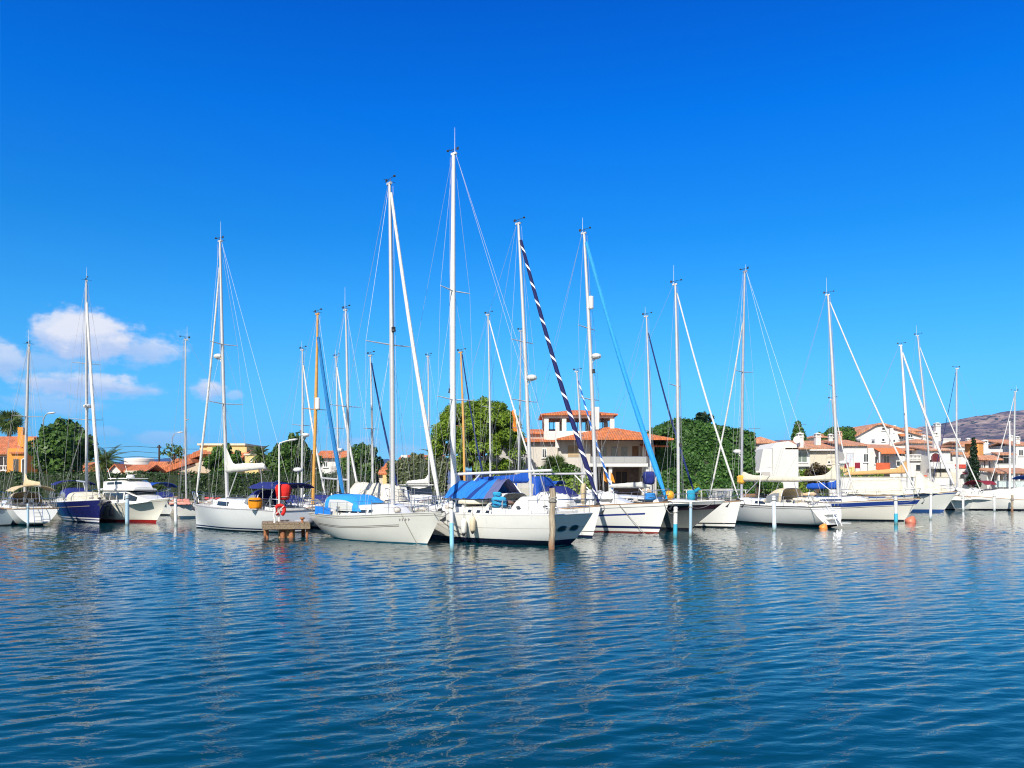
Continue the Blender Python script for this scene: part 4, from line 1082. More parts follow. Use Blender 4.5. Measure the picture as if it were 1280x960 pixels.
# flared motorboat with a dark grey hull
bD2 = Boat('motorboat', 'white decked motorboat with a flared dark grey bow and an orange ball on deck', 'motorboat', (907, 40.5), (705, 45.2), MBG)
L = bD2.L; H = motor_hull(L, 3.1, fs=1.1, fm=1.25, fb=1.55, bowrake=1.9, eb=3.6, e0=.42)
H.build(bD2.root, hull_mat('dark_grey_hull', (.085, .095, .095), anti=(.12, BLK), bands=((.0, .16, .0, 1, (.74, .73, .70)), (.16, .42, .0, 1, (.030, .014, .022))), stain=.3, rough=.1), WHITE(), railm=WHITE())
st = [(-L * .42, 1.15, 1.2, 1.75, 1.1), (-L * .1, 1.25, 1.2, 1.78, 1.05), (L * .1, 1.3, 1.05, 1.66, .8), (L * .32, 1.42, .55, 1.52, .4)]
c = superstructure(bD2.root, st, WHITE()); side_windows(c, st, -L * .35, L * .12, .3, .8, 3)
stanchions(H, .4, .95, 5, .45, pushpit=False).build('guardrail', STEEL(), bD2.root)
anchor(bD2.root, H)
fb = thing('ball_fender', 'yellow orange ball fender on the deck of the flared motorboat', 'fender', bD2.w((bD2.x_at_px(841), -.55, 1.62)))
b = MB(); b.ellipsoid((0, 0, .2), (.27, .27, .25), 14, 10); b.build('ball', mat('orange_vinyl', (.78, .36, .02), .45), fb, smooth='all'); b = MB(); b.lathe([(.06, .44), (.05, .5), (.0, .52)], 0, 0, 8); b.build('eye', BLACK(), fb)
jk = thing('jacket', 'turquoise jacket hung to dry on the rail of the flared motorboat', 'jacket', bD2.w((bD2.x_at_px(861), .35, 1.56)))
b = MB(); b.loft([[(x, y * (1 + .25 * math.sin(x * 9)), z) for x, y, z in ((-.2 * w_, -.09, z), (-.05 * w_, -.13, z), (.1 * w_, -.11, z), (.22 * w_, -.05, z), (.2 * w_, .07, z), (0, .1, z), (-.18 * w_, .06, z))] for z, w_ in ((0, .8), (.15, 1.05), (.3, .9), (.45, 1.15), (.52, .5))]); b.build('body', cloth('turquoise_cloth', (.02, .26, .40)), jk, smooth='all')
b = MB(); b.tube([(.2, 0, .45), (.42, .03, .6), (.5, .0, .52)], [.1, .08, .05], 8); b.build('sleeve', cloth('turquoise_cloth', (.02, .26, .40)), jk, smooth='all')

bE = sailboat('white sailboat whose raked bow and black boot stripe show beyond the flared motorboat', (926, 43.5), (720, 48.8), dict(base_px=848, top_px=844, top_py=356, furl=white_furl, furl_r=.062, furl_top=.96, spreaders=(.53,), sw=.95, antenna=1.1, r=.09, radar=((.26, 'lamp'),), backstay=True),
              hull_mat('white_hull_black_boot', W_, boot=[(.20, .27, BLK)], anti=(.08, BLK), stain=.2), hull=dict(bowrake=.35, fb=1.45, fm=1.1), seed=47)

bF = sailboat('white sailboat seen from its scooped stern with a cream sail cover and orange throat bag', (885, 52), (1043, 44), dict(base_px=927, top_px=931, top_py=340, furl=white_furl, furl_r=.062, furl_top=.78, spreaders=(.56,), sw=.75, radar=((.20, 'dome'),), antenna=.4, boom=4.4, boomz=1.15, boom_up=-.05, cover=CREAMC(), cover_r=(.17, .11), flare=.3, r=.085, mm=mat('bare_grey_mast', (.42, .42, .45), .4, .3)),
              hull_mat('white_hull_black_bottom', W_, anti=(.16, (.03, .014, .018)), bands=((.07, .10, 0, 1, (.1, .09, .09)),), stain=.35), B=3.1, hull=dict(ws=.84, sternrake=-.55, fs=1.1, fm=1.1, fb=1.35, kS=.06, bowrake=.5), cab=(.36, .82, .42), wins=((.2, .4),), hood=cloth('tan_cream_canvas', (.62, .52, .36)), hood_x=.38, hood_h=.85, seed=51, rails=(.12, .9, 7), railm=BLACK())
H = bF.H
b = MB(); b.bundle((bF.foot.x + .02, 0, 2.68), (.24, .2, .26), 3); b.build('throat_bag', cloth('orange_yellow_canvas', (.72, .38, .05)), bF.root, smooth='all')
b = MB()
for k in range(3):
    z0 = .22 + .24 * k; xx = H.x0 + .02 + .17 * k; b.box(xx - .20, xx + .2, -.45, .45, z0, z0 + .05)
b.build('transom_steps', WHITE(), bF.root)
b = MB(); b.box(H.x0 - .40, H.x0 - .01, -.9, .9, .2, .27); b.build('swim_platform', WHITE(), bF.root)
b = MB()
for y in (.3, .65): b.tube([(H.x0 - .7, y, .12), (H.x0 - .4, y, .75), (H.x0 + .4, y, 1.6)], .016, 5)
for k in range(4): b.tube([(H.x0 - .62 + .12 * k, .3, .28 + .22 * k), (H.x0 - .62 + .12 * k, .65, .28 + .22 * k)], .016, 5)
b.build('boarding_ladder', STEEL(), bF.root)
lumps(bF.root, H, .05, .3, 8, mat('pale_bundle', (.66, .60, .52), .8, var=.3), seed=8, r=(.12, .24), z=.35)
b = MB(); b.tube([H.edge(.45, 1, .05), H.edge(.45, 1, .3, 2.2), H.edge(.45, 1, 1.2, 2.3)], .03, 6); b.build('side_davit', WHITE(), bF.root)

bG = sailboat('white sailboat with a broad blue band under its rail and a cream sail cover', (1151, 51), (960, 56), dict(base_px=1048, top_px=1035, top_py=369, furl=white_furl, furl_r=.065, furl_top=.965, spreaders=(.55,), sw=.85, radar=((.16, 'dome'),), antenna=1.15, boom=4.3, boomz=1.2, boom_up=-.1, cover=CREAMC(), cover_r=(.16, .10), flare=1.0, r=.105),
              hull_mat('cream_hull_blue_band', (.82, .78, .68), boot=[(.06, .12, (.5, .48, .42))], anti=(.09, BLK), bands=((.06, .32, .0, 1, (.02, .05, .24)), (.36, .40, 0, 1, (.10, .09, .1))), stain=.25), hull=dict(bowrake=1.0, fb=1.45, fm=1.15), cab=(.34, .8, .38), wins=((.15, .5),), seed=55, rails=(.12, .92, 8), win_m=glass_mat('blue_window', (.03, .05, .12), .1))
lumps(bG.root, bG.H, .1, .4, 7, mat('tan_bundle', (.58, .42, .26), .8, var=.3), seed=18, r=(.14, .26), z=.5)

bH = sailboat('pale sailboat with a blue boot stripe under a cream tent and a tan sail cover', (1197, 68), (1045, 72), dict(base_px=1137, top_px=1126, top_py=432, furl=cloth('thick_white_furled_canvas', (.68, .66, .66)), furl_r=.125, furl_top=.95, spreaders=(.53,), sw=.7, antenna=0, boom=5.2, boomz=1.6, boom_up=-.2, cover=TANC(), cover_r=(.21, .12), flare=.9, r=.12, mm=WMAST()),
              hull_mat('pale_hull_blue_boot', (.70, .70, .64), boot=[(-.1, .22, (.03, .08, .25))], bands=((.05, .16, 0, 1, (.04, .08, .26)),), stain=.2), hull=dict(bowrake=1.1, fb=1.75, fm=1.35, fs=1.3), cab=(.3, .8, .5), seed=61)
tent(bH.root, bH.foot.x - 5, bH.foot.x - .4, 1.5, 1.5, 2.75, 2.85, CREAMC(), 'boat_tent', 13)
tent(bH.root, bH.foot.x + .3, bH.L / 2 - .7, lambda s: 1.5 * (1 - s) + .25, 1.6, 3.3, 2.0, cloth('pale_cream_canvas', (.64, .60, .48)), 'foredeck_tent', 14, peak=(.2, .4, .3))
bI = sailboat('sailboat with a thin white furled sail behind the cream tents', (1230, 73), (1120, 77.5), dict(base_px=1165, top_px=1147, top_py=420, furl=white_furl, furl_r=.06, furl_top=.93, spreaders=(.30, .62), sw=.8, antenna=1.0, r=.09, radar=((.22, 'lamp'),)),
              hull_mat('white_hull_plain', W_, anti=(.1, BLK)), seed=63)
tent(bI.root, bI.foot.x - 3.2, bI.L / 2 - .5, lambda s: 1.45 * (1 - .7 * s), 1.25, 2.9, 1.9, GREYC(), 'boat_tent', 15)
bN = Boat('motorboat', 'low white motorboat under a grey cream cover between white mooring posts', 'motorboat', (1184, 72.2), (1223, 75.5), MBG)
H = motor_hull(bN.L, 2.3, fs=.95); H.build(bN.root, hull_mat('white_hull_grey_boot', W_, boot=[(.0, .12, (.2, .2, .2))]), WHITE()); tent(bN.root, -bN.L * .46, bN.L * .4, lambda s: 1.1 * (1 - .5 * s ** 2), .95, 2.2, 1.6, GREYC(), 'boat_cover', 16)
bO = Boat('motorboat', 'white motorboat wrapped in a white tarpaulin near the right end', 'motorboat', (1186, 73.4), (1278, 76.2), MBG)
bO.root['label'] = 'beamy white motorboat wrapped in a pale tarpaulin with a maroon bimini behind it'
H = motor_hull(bO.L, 2.5, fs=1.0, fb=1.4); 
bO.root.location = (X(1249, 73.2), 73.2, 0); bO.root.rotation_euler = (0, 0, R(172))
H.build(bO.root, hull_mat('white_hull_dark_boot2', W_, anti=(.14, BLK)), WHITE()); tent(bO.root, -bO.L * .40, bO.L * .40, lambda s: 1.2 * (1 - .6 * s ** 2), 1.0, 2.3, 1.6, cloth('bleached_canvas', (.62, .615, .55)), 'boat_cover', 17)
bP = Boat('motorboat', 'motorboat with a maroon bimini behind the tarpaulin covered boat', 'motorboat', (1205, 78), (1236, 79.5), MBG)
H = motor_hull(bP.L, 2.2); H.build(bP.root, hull_mat('white_hull_plain', W_, anti=(.1, BLK)), WHITE()); bimini(bP.root, -bP.L * .4, bP.L * .1, 1.1, .9, 2.5, MAROONC(), .25); canvas_arch(bP.root, -bP.L * .45, bP.L * .25, 1.0, 1.0, .85, MAROONC())
bQ = Boat('motorboat', 'white motorboat with a red rail stripe and blue bimini at the right edge', 'motorboat', (1258, 73), (1335, 76.5), MBG)
H = motor_hull(bQ.L, 2.5, fb=1.6, fm=1.3, fs=1.2); H.build(bQ.root, hull_mat('white_hull_red_line', W_, bands=((.25, .34, 0, 1, (.5, .06, .04)),), boot=[(0, .1, BLK)]), WHITE())
st = [(-bQ.L * .3, 1.3, 1., 2.0, .95), (bQ.L * .05, 1.35, .95, 2.0, .9), (bQ.L * .25, 1.4, .7, 1.55, .5)]; c = superstructure(bQ.root, st, WHITE()); side_windows(c, st, -bQ.L * .28, bQ.L * .1, .35, .85, 2)
bimini(bQ.root, -bQ.L * .05, bQ.L * .22, 1.2, 1.6, 3.0, BLUEC(), .2)

# ================================================================= boats of the second row: masts over the first row
def second(label, mast_px, d, top, bow_px, L, hd, hullm, **k):
    f = Vector(hd).normalized(); m = Vector((X(mast_px, d), d)); kx = (bow_px - CX) / F
    s = (kx * m.y - m.x) / (f.x - kx * f.y); bow = m + f * s; st = bow - f * L
    r_ = k.pop('rig', {}); ra = dict(base_px=mast_px, top_px=top[0], top_py=top[1], spreaders=(.5,), sw=.75, r=.07, antenna=.6); ra.update(r_)
    return sailboat(label, (CX + bow.x / bow.y * F, bow.y), (CX + st.x / st.y * F, st.y), ra, hullm, B=L * .3, **k)
PL = hull_mat('white_hull_plain', W_, anti=(.1, BLK))
NE = (.72, -.69)
second('sailboat with a radar on its thin mast behind the lamp post', 377, 54, (378, 438), 409, 7.0, (.8, -.6), PL, seed=71, hood=NAVY(), rig=dict(furl=white_furl, furl_r=.08, furl_top=.90, radar=((.42, 'dome'),)), bim=(NAVY(), .05, .3, 1.5))
second('sailboat with a varnished wooden mast and a blue furled sail', 391, 44.4, (397, 393), 433, 8.5, NE, hull_mat('cream_hull_plain', (.70, .66, .56), anti=(.1, BLK)), seed=72, rig=dict(mm=wood_mast, r=.09, furl=teal_furl, furl_r=.13, furl_top=.88, radar=((.53, 'reflector'),), antenna=0), hood=NAVY())
second('sailboat with a radar low on its slim mast behind the white house gable', 423, 59, (420, 447), 451, 6.5, NE, PL, seed=73, rig=dict(furl=white_furl, furl_r=.09, furl_top=.93, radar=((.33, 'dome'),)))
second('sailboat with a tall white mast and long whip antenna over the blue hood', 436, 46, (432, 388), 474, 7.6, (.75, -.66), PL, seed=74, rig=dict(boom=2.6, boomz=1.35, boom_up=.12, antenna=1.3, cover=None, r=.075, sw=1.1), hood=NAVY())
k5 = second('sailboat under a big cream tent behind the blue hood', 466, 49.5, (463, 445), 503, 7.5, (.75, -.66), PL, seed=75, rig=dict(furl=dark_furl, furl_r=.07, furl_top=.95, antenna=0, sw=.6))
tent(k5.root, k5.x_at_px(442), k5.x_at_px(503), lambda s: 1.15 * (1 - .35 * s), 1.25, 2.62, 2.35, cloth('warm_white_tent', (.66, .61, .50)), 'boat_tent', 19, fall=.15)
m2 = Boat('motorboat', 'small white cabin motorboat with dark windows between the masts', 'motorboat', (538, 48), (508, 54), MBG)
H = motor_hull(m2.L, 2.3, fs=1.0); H.build(m2.root, PL, WHITE()); L = m2.L
st = [(-L * .3, 1.0, .95, 2.25, .88), (L * .02, 1.05, .95, 2.28, .85), (L * .12, 1.1, .85, 1.7, .72), (L * .3, 1.2, .6, 1.35, .4)]; c = superstructure(m2.root, st, WHITE()); side_windows(c, st, -L * .28, L * .02, .42, .85, 3)
b = MB(); b.loft([[(L * .028, -.82, 2.2), (L * .028, .82, 2.2), (L * .122, .7, 1.75), (L * .122, -.7, 1.75)], [(L * .035, -.82, 2.22), (L * .035, .82, 2.22), (L * .13, .7, 1.76), (L * .13, -.7, 1.76)]]); b.build('windscreen', GLASS(), c)
b = MB(); b.box(-L * .33, L * .05, -.95, .95, 2.32, 2.38); b.build('hard_top', WHITE(), c)
second('sailboat with a thin grey mast left of the umbrella pine', 536, 62, (535, 446), 566, 6.5, (.75, -.66), PL, seed=76, hood=NAVY(), rig=dict(boom=2.6, cover=WHITEC(), flare=.4, antenna=.3))
second('small sailboat with an orange varnished mast in front of the umbrella pine', 581, 53, (576, 441), 612, 6.5, (.84, -.54), PL, seed=77, rig=dict(mm=wood_mast, r=.085, antenna=0, furl=dark_furl, furl_r=.06, furl_top=.99))
second('sailboat with a slim white mast and furled sail in front of the pine crown', 613, 56, (610, 394), 680, 9.0, (.84, -.54), PL, seed=78, rig=dict(furl=white_furl, furl_r=.07, furl_top=.97, antenna=.2, sw=.85), hood=BLUEC())
second('sailboat with a bare grey mast beside the striped flag', 647, 61, (651, 414), 690, 7.0, (.84, -.54), PL, seed=79, rig=dict(antenna=0, mm=mat('bare_grey_mast', (.42, .42, .45), .4, .3), spreaders=(.42,), sw=.8))
second('sailboat with a short mast and a blue and white spiral sail before the villa', 729, 58, (721, 465), 771, 6.8, (.84, -.54), PL, seed=80, rig=dict(furl=stripe2_furl, furl_r=.09, furl_top=.93, sw=.7, antenna=.2), hood=NAVY(), bim=(BLUEC(), .05, .35, 1.6))
d5 = second('sailboat with a navy sail bag on its mast in front of the ivy house', 814, 52, (808, 396), 873, 8.0, (.84, -.54), PL, seed=81, rig=dict(furl=dark_furl, furl_r=.075, furl_top=.91, boom=3.0, boomz=.9, cover=GREYC(), flare=.2, spreaders=(.38,)))
b = MB(); b.bundle((d5.foot.x - .15, 0, 2.8), (.42, .2, .42), 5); b.build('mast_sail_bag', NAVY(), d5.root, smooth='all')
k9 = second('small sailboat with a blue boom cover and thin mast in front of the right hand terraces', 1051, 64, (1040, 500), 1072, 6.8, (.84, -.54), PL, seed=82, rig=dict(furl=white_furl, furl_r=.06, furl_top=.96, boom=2.6, boomz=.8, cover=BLUEC(), cover_r=(.25, .2), flare=.6, antenna=.8))
k9.root['label'] = 'small sailboat with a royal blue boom cover behind the cream sail cover'
second('sailboat with a slim mast and thin backstay near the cypress', 1197, 81, (1196, 461), 1160, 7.5, (-.84, .3), PL, seed=83, rig=dict(furl=dark_furl, furl_r=.035, furl_top=.97, antenna=.1, r=.09))
second('sailboat with a mast at the far right below the mountain', 1268, 84, (1269, 490), 1232, 8.0, (-.84, .25), PL, seed=84, rig=dict(furl=white_furl, furl_r=.055, furl_top=.95, antenna=.6, r=.10))
second('sailboat with the shortest mast just left of the right edge', 1262, 90, (1262, 527), 1290, 6.5, (.84, .2), PL, seed=85, rig=dict(antenna=0, r=.11, mm=WMAST()))

# ================================================================= posts, buoys, platform
def piling(px, d, ztop, r, label, kind):
    t = thing('mooring_post', label, 'mooring post', (X(px, d), d, 0), rnd.uniform(0, 6), 'mooring posts standing in the water')
    t.rotation_euler = (R(rnd.uniform(-1, 1)), R(rnd.uniform(-1.2, 1.2)), rnd.uniform(0, 6))
    split = {'wt': .62, 'bt': 1.0, 'wood': None, 'white': .25, 'pale': .3, 'blue': 1.3}[kind]
    up = {'wt': (.72, .70, .66), 'bt': (.72, .72, .70), 'white': (.78, .78, .76), 'pale': (.70, .74, .76), 'blue': (.46, .58, .66)}
    lowc = {'wt': (.05, .42, .58), 'bt': (.26, .58, .74), 'white': (.55, .62, .66), 'pale': (.48, .64, .72), 'blue': (.34, .50, .60)}
    b = MB(); n = 10
    if kind == 'wood':
        b.tube([(.02 * math.sin(i * 2), .015 * math.cos(i * 3), -1.2 + (ztop + 1.2) * i / n) for i in range(n + 1)], [r * (1 + .05 * math.sin(i * 2.3)) for i in range(n + 1)], 12)
        m = MATS.get('weathered_post')
        if not m:
            q = NT('weathered_post'); co = q.coord('Object'); z = q.sep(co)[2]; g = q.noise(4, q.scale(co, (5, 5, .6)), 6)
            c = q.ramp(g, [(.3, (.20, .15, .10)), (.65, (.50, .42, .30))]); rr = q.new('ShaderNodeMapRange'); rr.inputs[1].default_value = .55; rr.inputs[2].default_value = .0; q.link(z, rr.inputs[0])
            c = q.mix(q.math('MULTIPLY', rr.outputs[0], q.math('ADD', g, .3), clamp=True), c, (.24, .085, .03)); q.set(Base_Color=c, Roughness=.9); q.bump(g, .8, .05); m = MATS['weathered_post'] = q.m
        b.build('post', m, t, smooth=True)
        b = MB(); 
        for k in range(4): b.tube([(r * 1.12 * math.cos(a), r * 1.12 * math.sin(a), ztop - .35 - .05 * k + .02 * math.sin(3 * a)) for a in [i * .4488 for i in range(15)]], .028, 5)
        b.build('rope_turns', ROPE(), t)
    else:
        b.tube([(0, 0, split + (ztop - split) * i / 3) for i in range(4)], r, 14); b.build('post', mat('post_paint_' + kind, up[kind], .5, var=.12, vscale=6), t, smooth=True)
        b = MB(); b.tube([(0, 0, -1.2), (0, 0, .1), (0, 0, split - .002)], r * 1.015, 14)
        m = MATS.get('post_low_' + kind)
        if not m:
            q = NT('post_low_' + kind); co = q.coord('Object'); z = q.sep(co)[2]; g = q.math('ADD', q.noise(7, co, 5), .35)
            rr = q.new('ShaderNodeMapRange'); rr.inputs[1].default_value = .25; rr.inputs[2].default_value = .0; q.link(z, rr.inputs[0])
            c = q.mix(q.math('MULTIPLY', rr.outputs[0], g, clamp=True), lowc[kind], (.10, .13, .08)); q.set(Base_Color=c, Roughness=.5); m = MATS['post_low_' + kind] = q.m
        b.build('lower_band', m, t, smooth=True)
        b = MB(); b.lathe([(r * 1.1, ztop - .06), (r * 1.14, ztop - .02), (r * .8, ztop + .04), (0, ztop + .05)], 0, 0, 14); b.build('cap', mat('post_cap', (.55, .54, .52), .6), t, smooth=True)
        b = MB(); b.tube([(r * 1.1 * math.cos(a), r * 1.1 * math.sin(a), ztop - .2 + .02 * math.sin(2 * a)) for a in [i * .4488 for i in range(15)]], .025, 5); b.build('rope_turns', ROPE(), t)
    return t
piling(565, 28.9, 1.75, .078, 'tall white mooring post with a pale blue foot in front of the cream white bow', 'bt')
piling(690, 29.5, 2.25, .115, 'weathered brown wooden mooring post in front of the wide stern', 'wood')
piling(844, 35.6, 1.35, .09, 'white mooring post with a turquoise foot, the left of a pair before the flared motorboat', 'wt')
piling(863, 36.4, 1.55, .07, 'pale blue mooring post, the thinner right one before the flared motorboat', 'blue')
piling(968, 41.5, 1.75, .105, 'pale mooring post in front of the sailboat with the scooped stern', 'pale')
piling(1120, 48.3, 1.6, .105, 'cream mooring post with a turquoise foot in front of the blue banded bow', 'wt')
piling(1163, 54, 1.9, .085, 'white mooring post between the blue banded bow and the pale sailboat', 'white')
piling(35, 45, 1.25, .06, 'thin pale mooring post in front of the open white stern at far left', 'blue')
piling(159, 47.2, 1.75, .11, 'pale blue mooring post in front of the flybridge motor yacht', 'blue')
piling(220, 46.5, 1.5, .085, 'white mooring post between the motor yacht and the cruising sailboat', 'white')
piling(1204, 71.2, 1.35, .10, 'short white mooring post at the low covered motorboat', 'white')
piling(1243, 71, 1.5, .10, 'short white mooring post in front of the tarpaulin wrapped boat', 'white')
piling(1265, 71.2, 1.45, .10, 'brownish mooring post at the right end of the tarpaulin wrapped boat', 'wood')
piling(1174, 70.5, 1.3, .09, 'thin white mooring post below the bow with the blue boot stripe', 'white')

def buoy(px, d, r, label, col):
    t = thing('mooring_buoy', label, 'buoy', (X(px, d), d, 0), 0, 'orange mooring buoys')
    b = MB(); b.lathe([(.02, -r * .7), (r * .7, -r * .45), (r, 0), (r * .92, r * .35), (r * .5, r * .9), (r * .22, r * 1.15), (.02, r * 1.2)], 0, 0, 16); o = b.build('float', mat('buoy_' + label[:5], col, .5, var=.2, vscale=8), t, smooth='all'); o.rotation_euler = (R(14), R(20), 0)
    b = MB(); pts = [(r * .3 + .08 * math.cos(a), 0, r * 1.2 + .08 * math.sin(a)) for a in [i * .6283 for i in range(11)]]; b.tube(pts, .02, 5); b.build('ring', STEEL(), t)
    return t
buoy(1029, 43.2, .24, 'bright orange mooring buoy floating under the scooped stern', (.75, .27, .05))
buoy(1138, 49.8, .36, 'faded salmon red mooring buoy floating off the blue banded bow', (.55, .16, .09))

def mooring(label, a, c, sag=.35, r=.014):
    a, c = Vector(a), Vector(c); b = MB(); n = 14
    b.tube([a.lerp(c, i / n) - Vector((0, 0, sag * 4 * (i / n) * (1 - i / n))) for i in range(n + 1)], r, 5)
    return tag(b.build('mooring_line', ROPE(), None), label, 'mooring line', 'mooring lines')
mooring('mooring line from the wide stern to the brown wooden post', bA.w(bA.H.edge(.02, 1)), (X(690, 29.5), 29.5, 1.9), .12)
mooring('mooring line from the cream white bow to the tall white post', bJ.w(bJ.H.edge(.97, -1)), (X(565, 28.9), 28.9, 1.5), .2)
mooring('slanting mooring line down the bow of the cream white sailboat', bJ.w(bJ.H.edge(.86, -1, -.03)), bJ.w(bJ.H.at(.95, -.05, -1, .12)), .02, .012)
mooring('slanting mooring line down the bow with the dark blue line', bC.w(bC.H.edge(.80, -1, -.03)), bC.w(bC.H.at(.93, -.05, -1, .14)), .02, .012)
mooring('mooring line from the sky blue sailed bow to the white and turquoise post', bC.w(bC.H.edge(.98, -1)), (X(844, 35.6), 35.6, 1.15), .25)
mooring('dark line hanging down the side of the big white sailboat', bA.w(bA.H.edge(.62, 1, -.03)), bA.w(bA.H.at(.42, .3, 1, .05)), .14, .012)
mooring('mooring line from the blue banded bow to the cream post', bG.w(bG.H.edge(.97, -1)), (X(1120, 48.3), 48.3, 1.35), .15)
mooring('mooring line from the flared motorboat to the pale blue post', bD2.w(H.edge(.9, -1) * 0 + Vector((bD2.L / 2 - .5, 0, 1.6))), (X(863, 36.4), 36.4, 1.35), .2)
mooring('mooring line from the scooped stern to the orange buoy', bF.w(bF.H.edge(.0, 1)), (X(1029, 43.2), 43.2, .3), .1)

# wooden platform in front of the cruising sailboat's stern
pl = thing('mooring_platform', 'weathered wooden mooring platform with rusty piles below the red bag', 'platform', (X(357, 36.3), 36.3, 0), R(18), None)
PLK = NT('weathered_planks'); co = PLK.coord('Object'); g = PLK.noise(3, PLK.scale(co, (12, 1.2, 6)), 6); PLK.set(Base_Color=PLK.ramp(g, [(.3, (.13, .09, .06)), (.7, (.36, .28, .18))]), Roughness=.9); PLK.bump(g, .8, .03); PLK = PLK.m
b = MB()
for i in range(9): b.box(-1.0 + i * .225, -1.0 + i * .225 + .205, -.9, 1.6, .62, .67)
b.build('planks', PLK, pl)
b = MB(); b.box(-1.02, 1.02, -.95, -.86, .40, .61); b.box(-1.02, 1.02, 1.5, 1.6, .40, .61); b.box(-1.02, -.9, -.855, 1.495, .42, .612); b.box(.9, 1.02, -.855, 1.495, .42, .612); b.build('beam', PLK, pl)
RUST = mat('rusty_steel', (.30, .12, .05), .9, var=.5, vscale=7, bump=.5, bscale=18)
for (x, y, r) in ((-.15, -.7, .12), (.22, -.68, .12), (.9, -.75, .06), (-.85, 1.3, .09), (.85, 1.3, .09), (-.8, -.6, .06)):
    b = MB(); b.tube([(x, y, -1.2), (x, y, .2), (x, y, .60)], r, 10); b.build('pile', RUST, pl, smooth=True)
b = MB(); b.box(-.32, .38, -.62, -.45, -.15, .42); b.build('timber_fender', mat('rust_stained_timber', (.48, .30, .14), .9, var=.4, vscale=5, bump=.5), pl)
b = MB(); b.lathe([(.06, .67), (.05, .8), (.11, .84), (.11, .9), (0, .92)], .7, -.6, 10); b.build('bollard', RUST, pl)
b = MB(); b.tube([(-.5 + .02 * math.sin(i), -.5, .67 + .07 * i) for i in range(11)], .05, 8); b.build('service_post', WHITE(), pl)

d = 37.0
lp = thing('lamp_post', 'slender white lamp post with a curved arm rising behind the red bag', 'lamp post', (X(349, d), d, .0))
b = MB(); zt = Z(553, d); b.tube([(0, 0, -.8), (0, 0, 1), (0, 0, zt - .1), (.05, 0, zt + .0)], [.055, .045, .035, .03], 8); b.tube([(.03, 0, zt - .03), (.3, 0, zt + .06), (.5, 0, zt + .1)], .028, 6); b.build('pole', WHITE(), lp, smooth=True)
b = MB(); b.loft([[(x, w * math.cos(a), z + h * math.sin(a)) for a in [i * math.pi / 4 for i in range(8)]] for x, w, z, h in ((.36, .05, zt + .07, .03), (.5, .10, zt + .10, .05), (.72, .09, zt + .13, .05), (.85, .03, zt + .15, .02))]); b.build('lamp_head', WHITE(), lp, smooth='all')

def bag_thing(label, px, py, d, w, h, m, name='outboard_cover', cat='cover'):
    t = thing(name, label, cat, (X(px, d), d, Z(py, d)))
    b = MB(); b.loft([[(w * k * x, .22 * k * y, z) for x, y in ((-.5, -.8), (.1, -1), (.5, -.7), (.55, .5), (0, 1), (-.5, .7))] for z, k in ((0, .55), (h * .12, .85), (h * .45, .95), (h * .75, 1.05), (h * .93, .9), (h, .55))]); o = b.build('cover_body', m, t, smooth='all')
    b = MB(); b.tube([(w * .5 * math.cos(a), .22 * math.sin(a), h * .2) for a in [i * .5236 for i in range(13)]], .018, 5); b.build('drawstring', ROPE(), t); return t
bag_thing('bright red outboard motor cover hanging above the wooden platform', 354, 625, 37.3, .62, .74, REDC())
t = thing('lifebuoy', 'red horseshoe lifebuoy hung below the bright red cover', 'lifebuoy', (X(350, 36.9), 36.9, Z(638, 36.9)))
b = MB(); b.tube([(.2 * math.cos(a) - .0, .05 * math.sin(2 * a), .24 * math.sin(a)) for a in [R(-60 + 30 * i) for i in range(11)]], .085, 8); b.build('float', REDC(), t, smooth='all'); b = MB(); b.tube([(-.2, -.09, -.2), (.0, -.1, .0), (.2, -.09, .2)], .02, 5); b.build('strap', WHITEC(), t)
t = thing('lifebuoy', 'orange horseshoe lifebuoy in its cover on the stern rail of the cruising sailboat', 'lifebuoy', b5.w(b5.H.edge(.16, 1, -.1, .1)), R(20))
b = MB(); b.loft([[(.32 * k * x, .1 * y, z) for x, y in ((-1, -.7), (0, -1), (1, -.7), (1, .7), (0, 1), (-1, .7))] for z, k in ((0, .75), (.08, .95), (.4, 1), (.5, .9), (.54, .6))]); b.build('cover_body', cloth('orange_canvas', (.72, .26, .01)), t, smooth='all')
b = MB(); b.tube([(-.3, -.11, .42), (0, -.13, .40), (.3, -.11, .42)], .02, 5); b.build('strap', BLACK(), t)
dg = thing('dinghy', 'grey inflatable dinghy tied up behind the wooden platform', 'dinghy', (X(370, 37.6), 37.6, .5), R(-20))
b = MB(); b.tube([(-.75, -.42, .0), (.2, -.42, .02), (.6, -.3, .1), (.8, 0, .16), (.6, .3, .1), (.2, .42, .02), (-.75, .42, 0)], [.17, .2, .19, .17, .19, .2, .17], 10); b.build('tube', mat('grey_hypalon', (.27, .28, .31), .6, var=.2), dg, smooth='all')
b = MB(); b.box(-.6, .5, -.3, .3, -.08, -.03); b.build('floor_board', mat('dinghy_floor', (.35, .3, .25), .8), dg)
b = MB(); b.box(-.68, -.62, -.35, .35, -.1, .2); b.build('transom_board', TEAK(), dg)

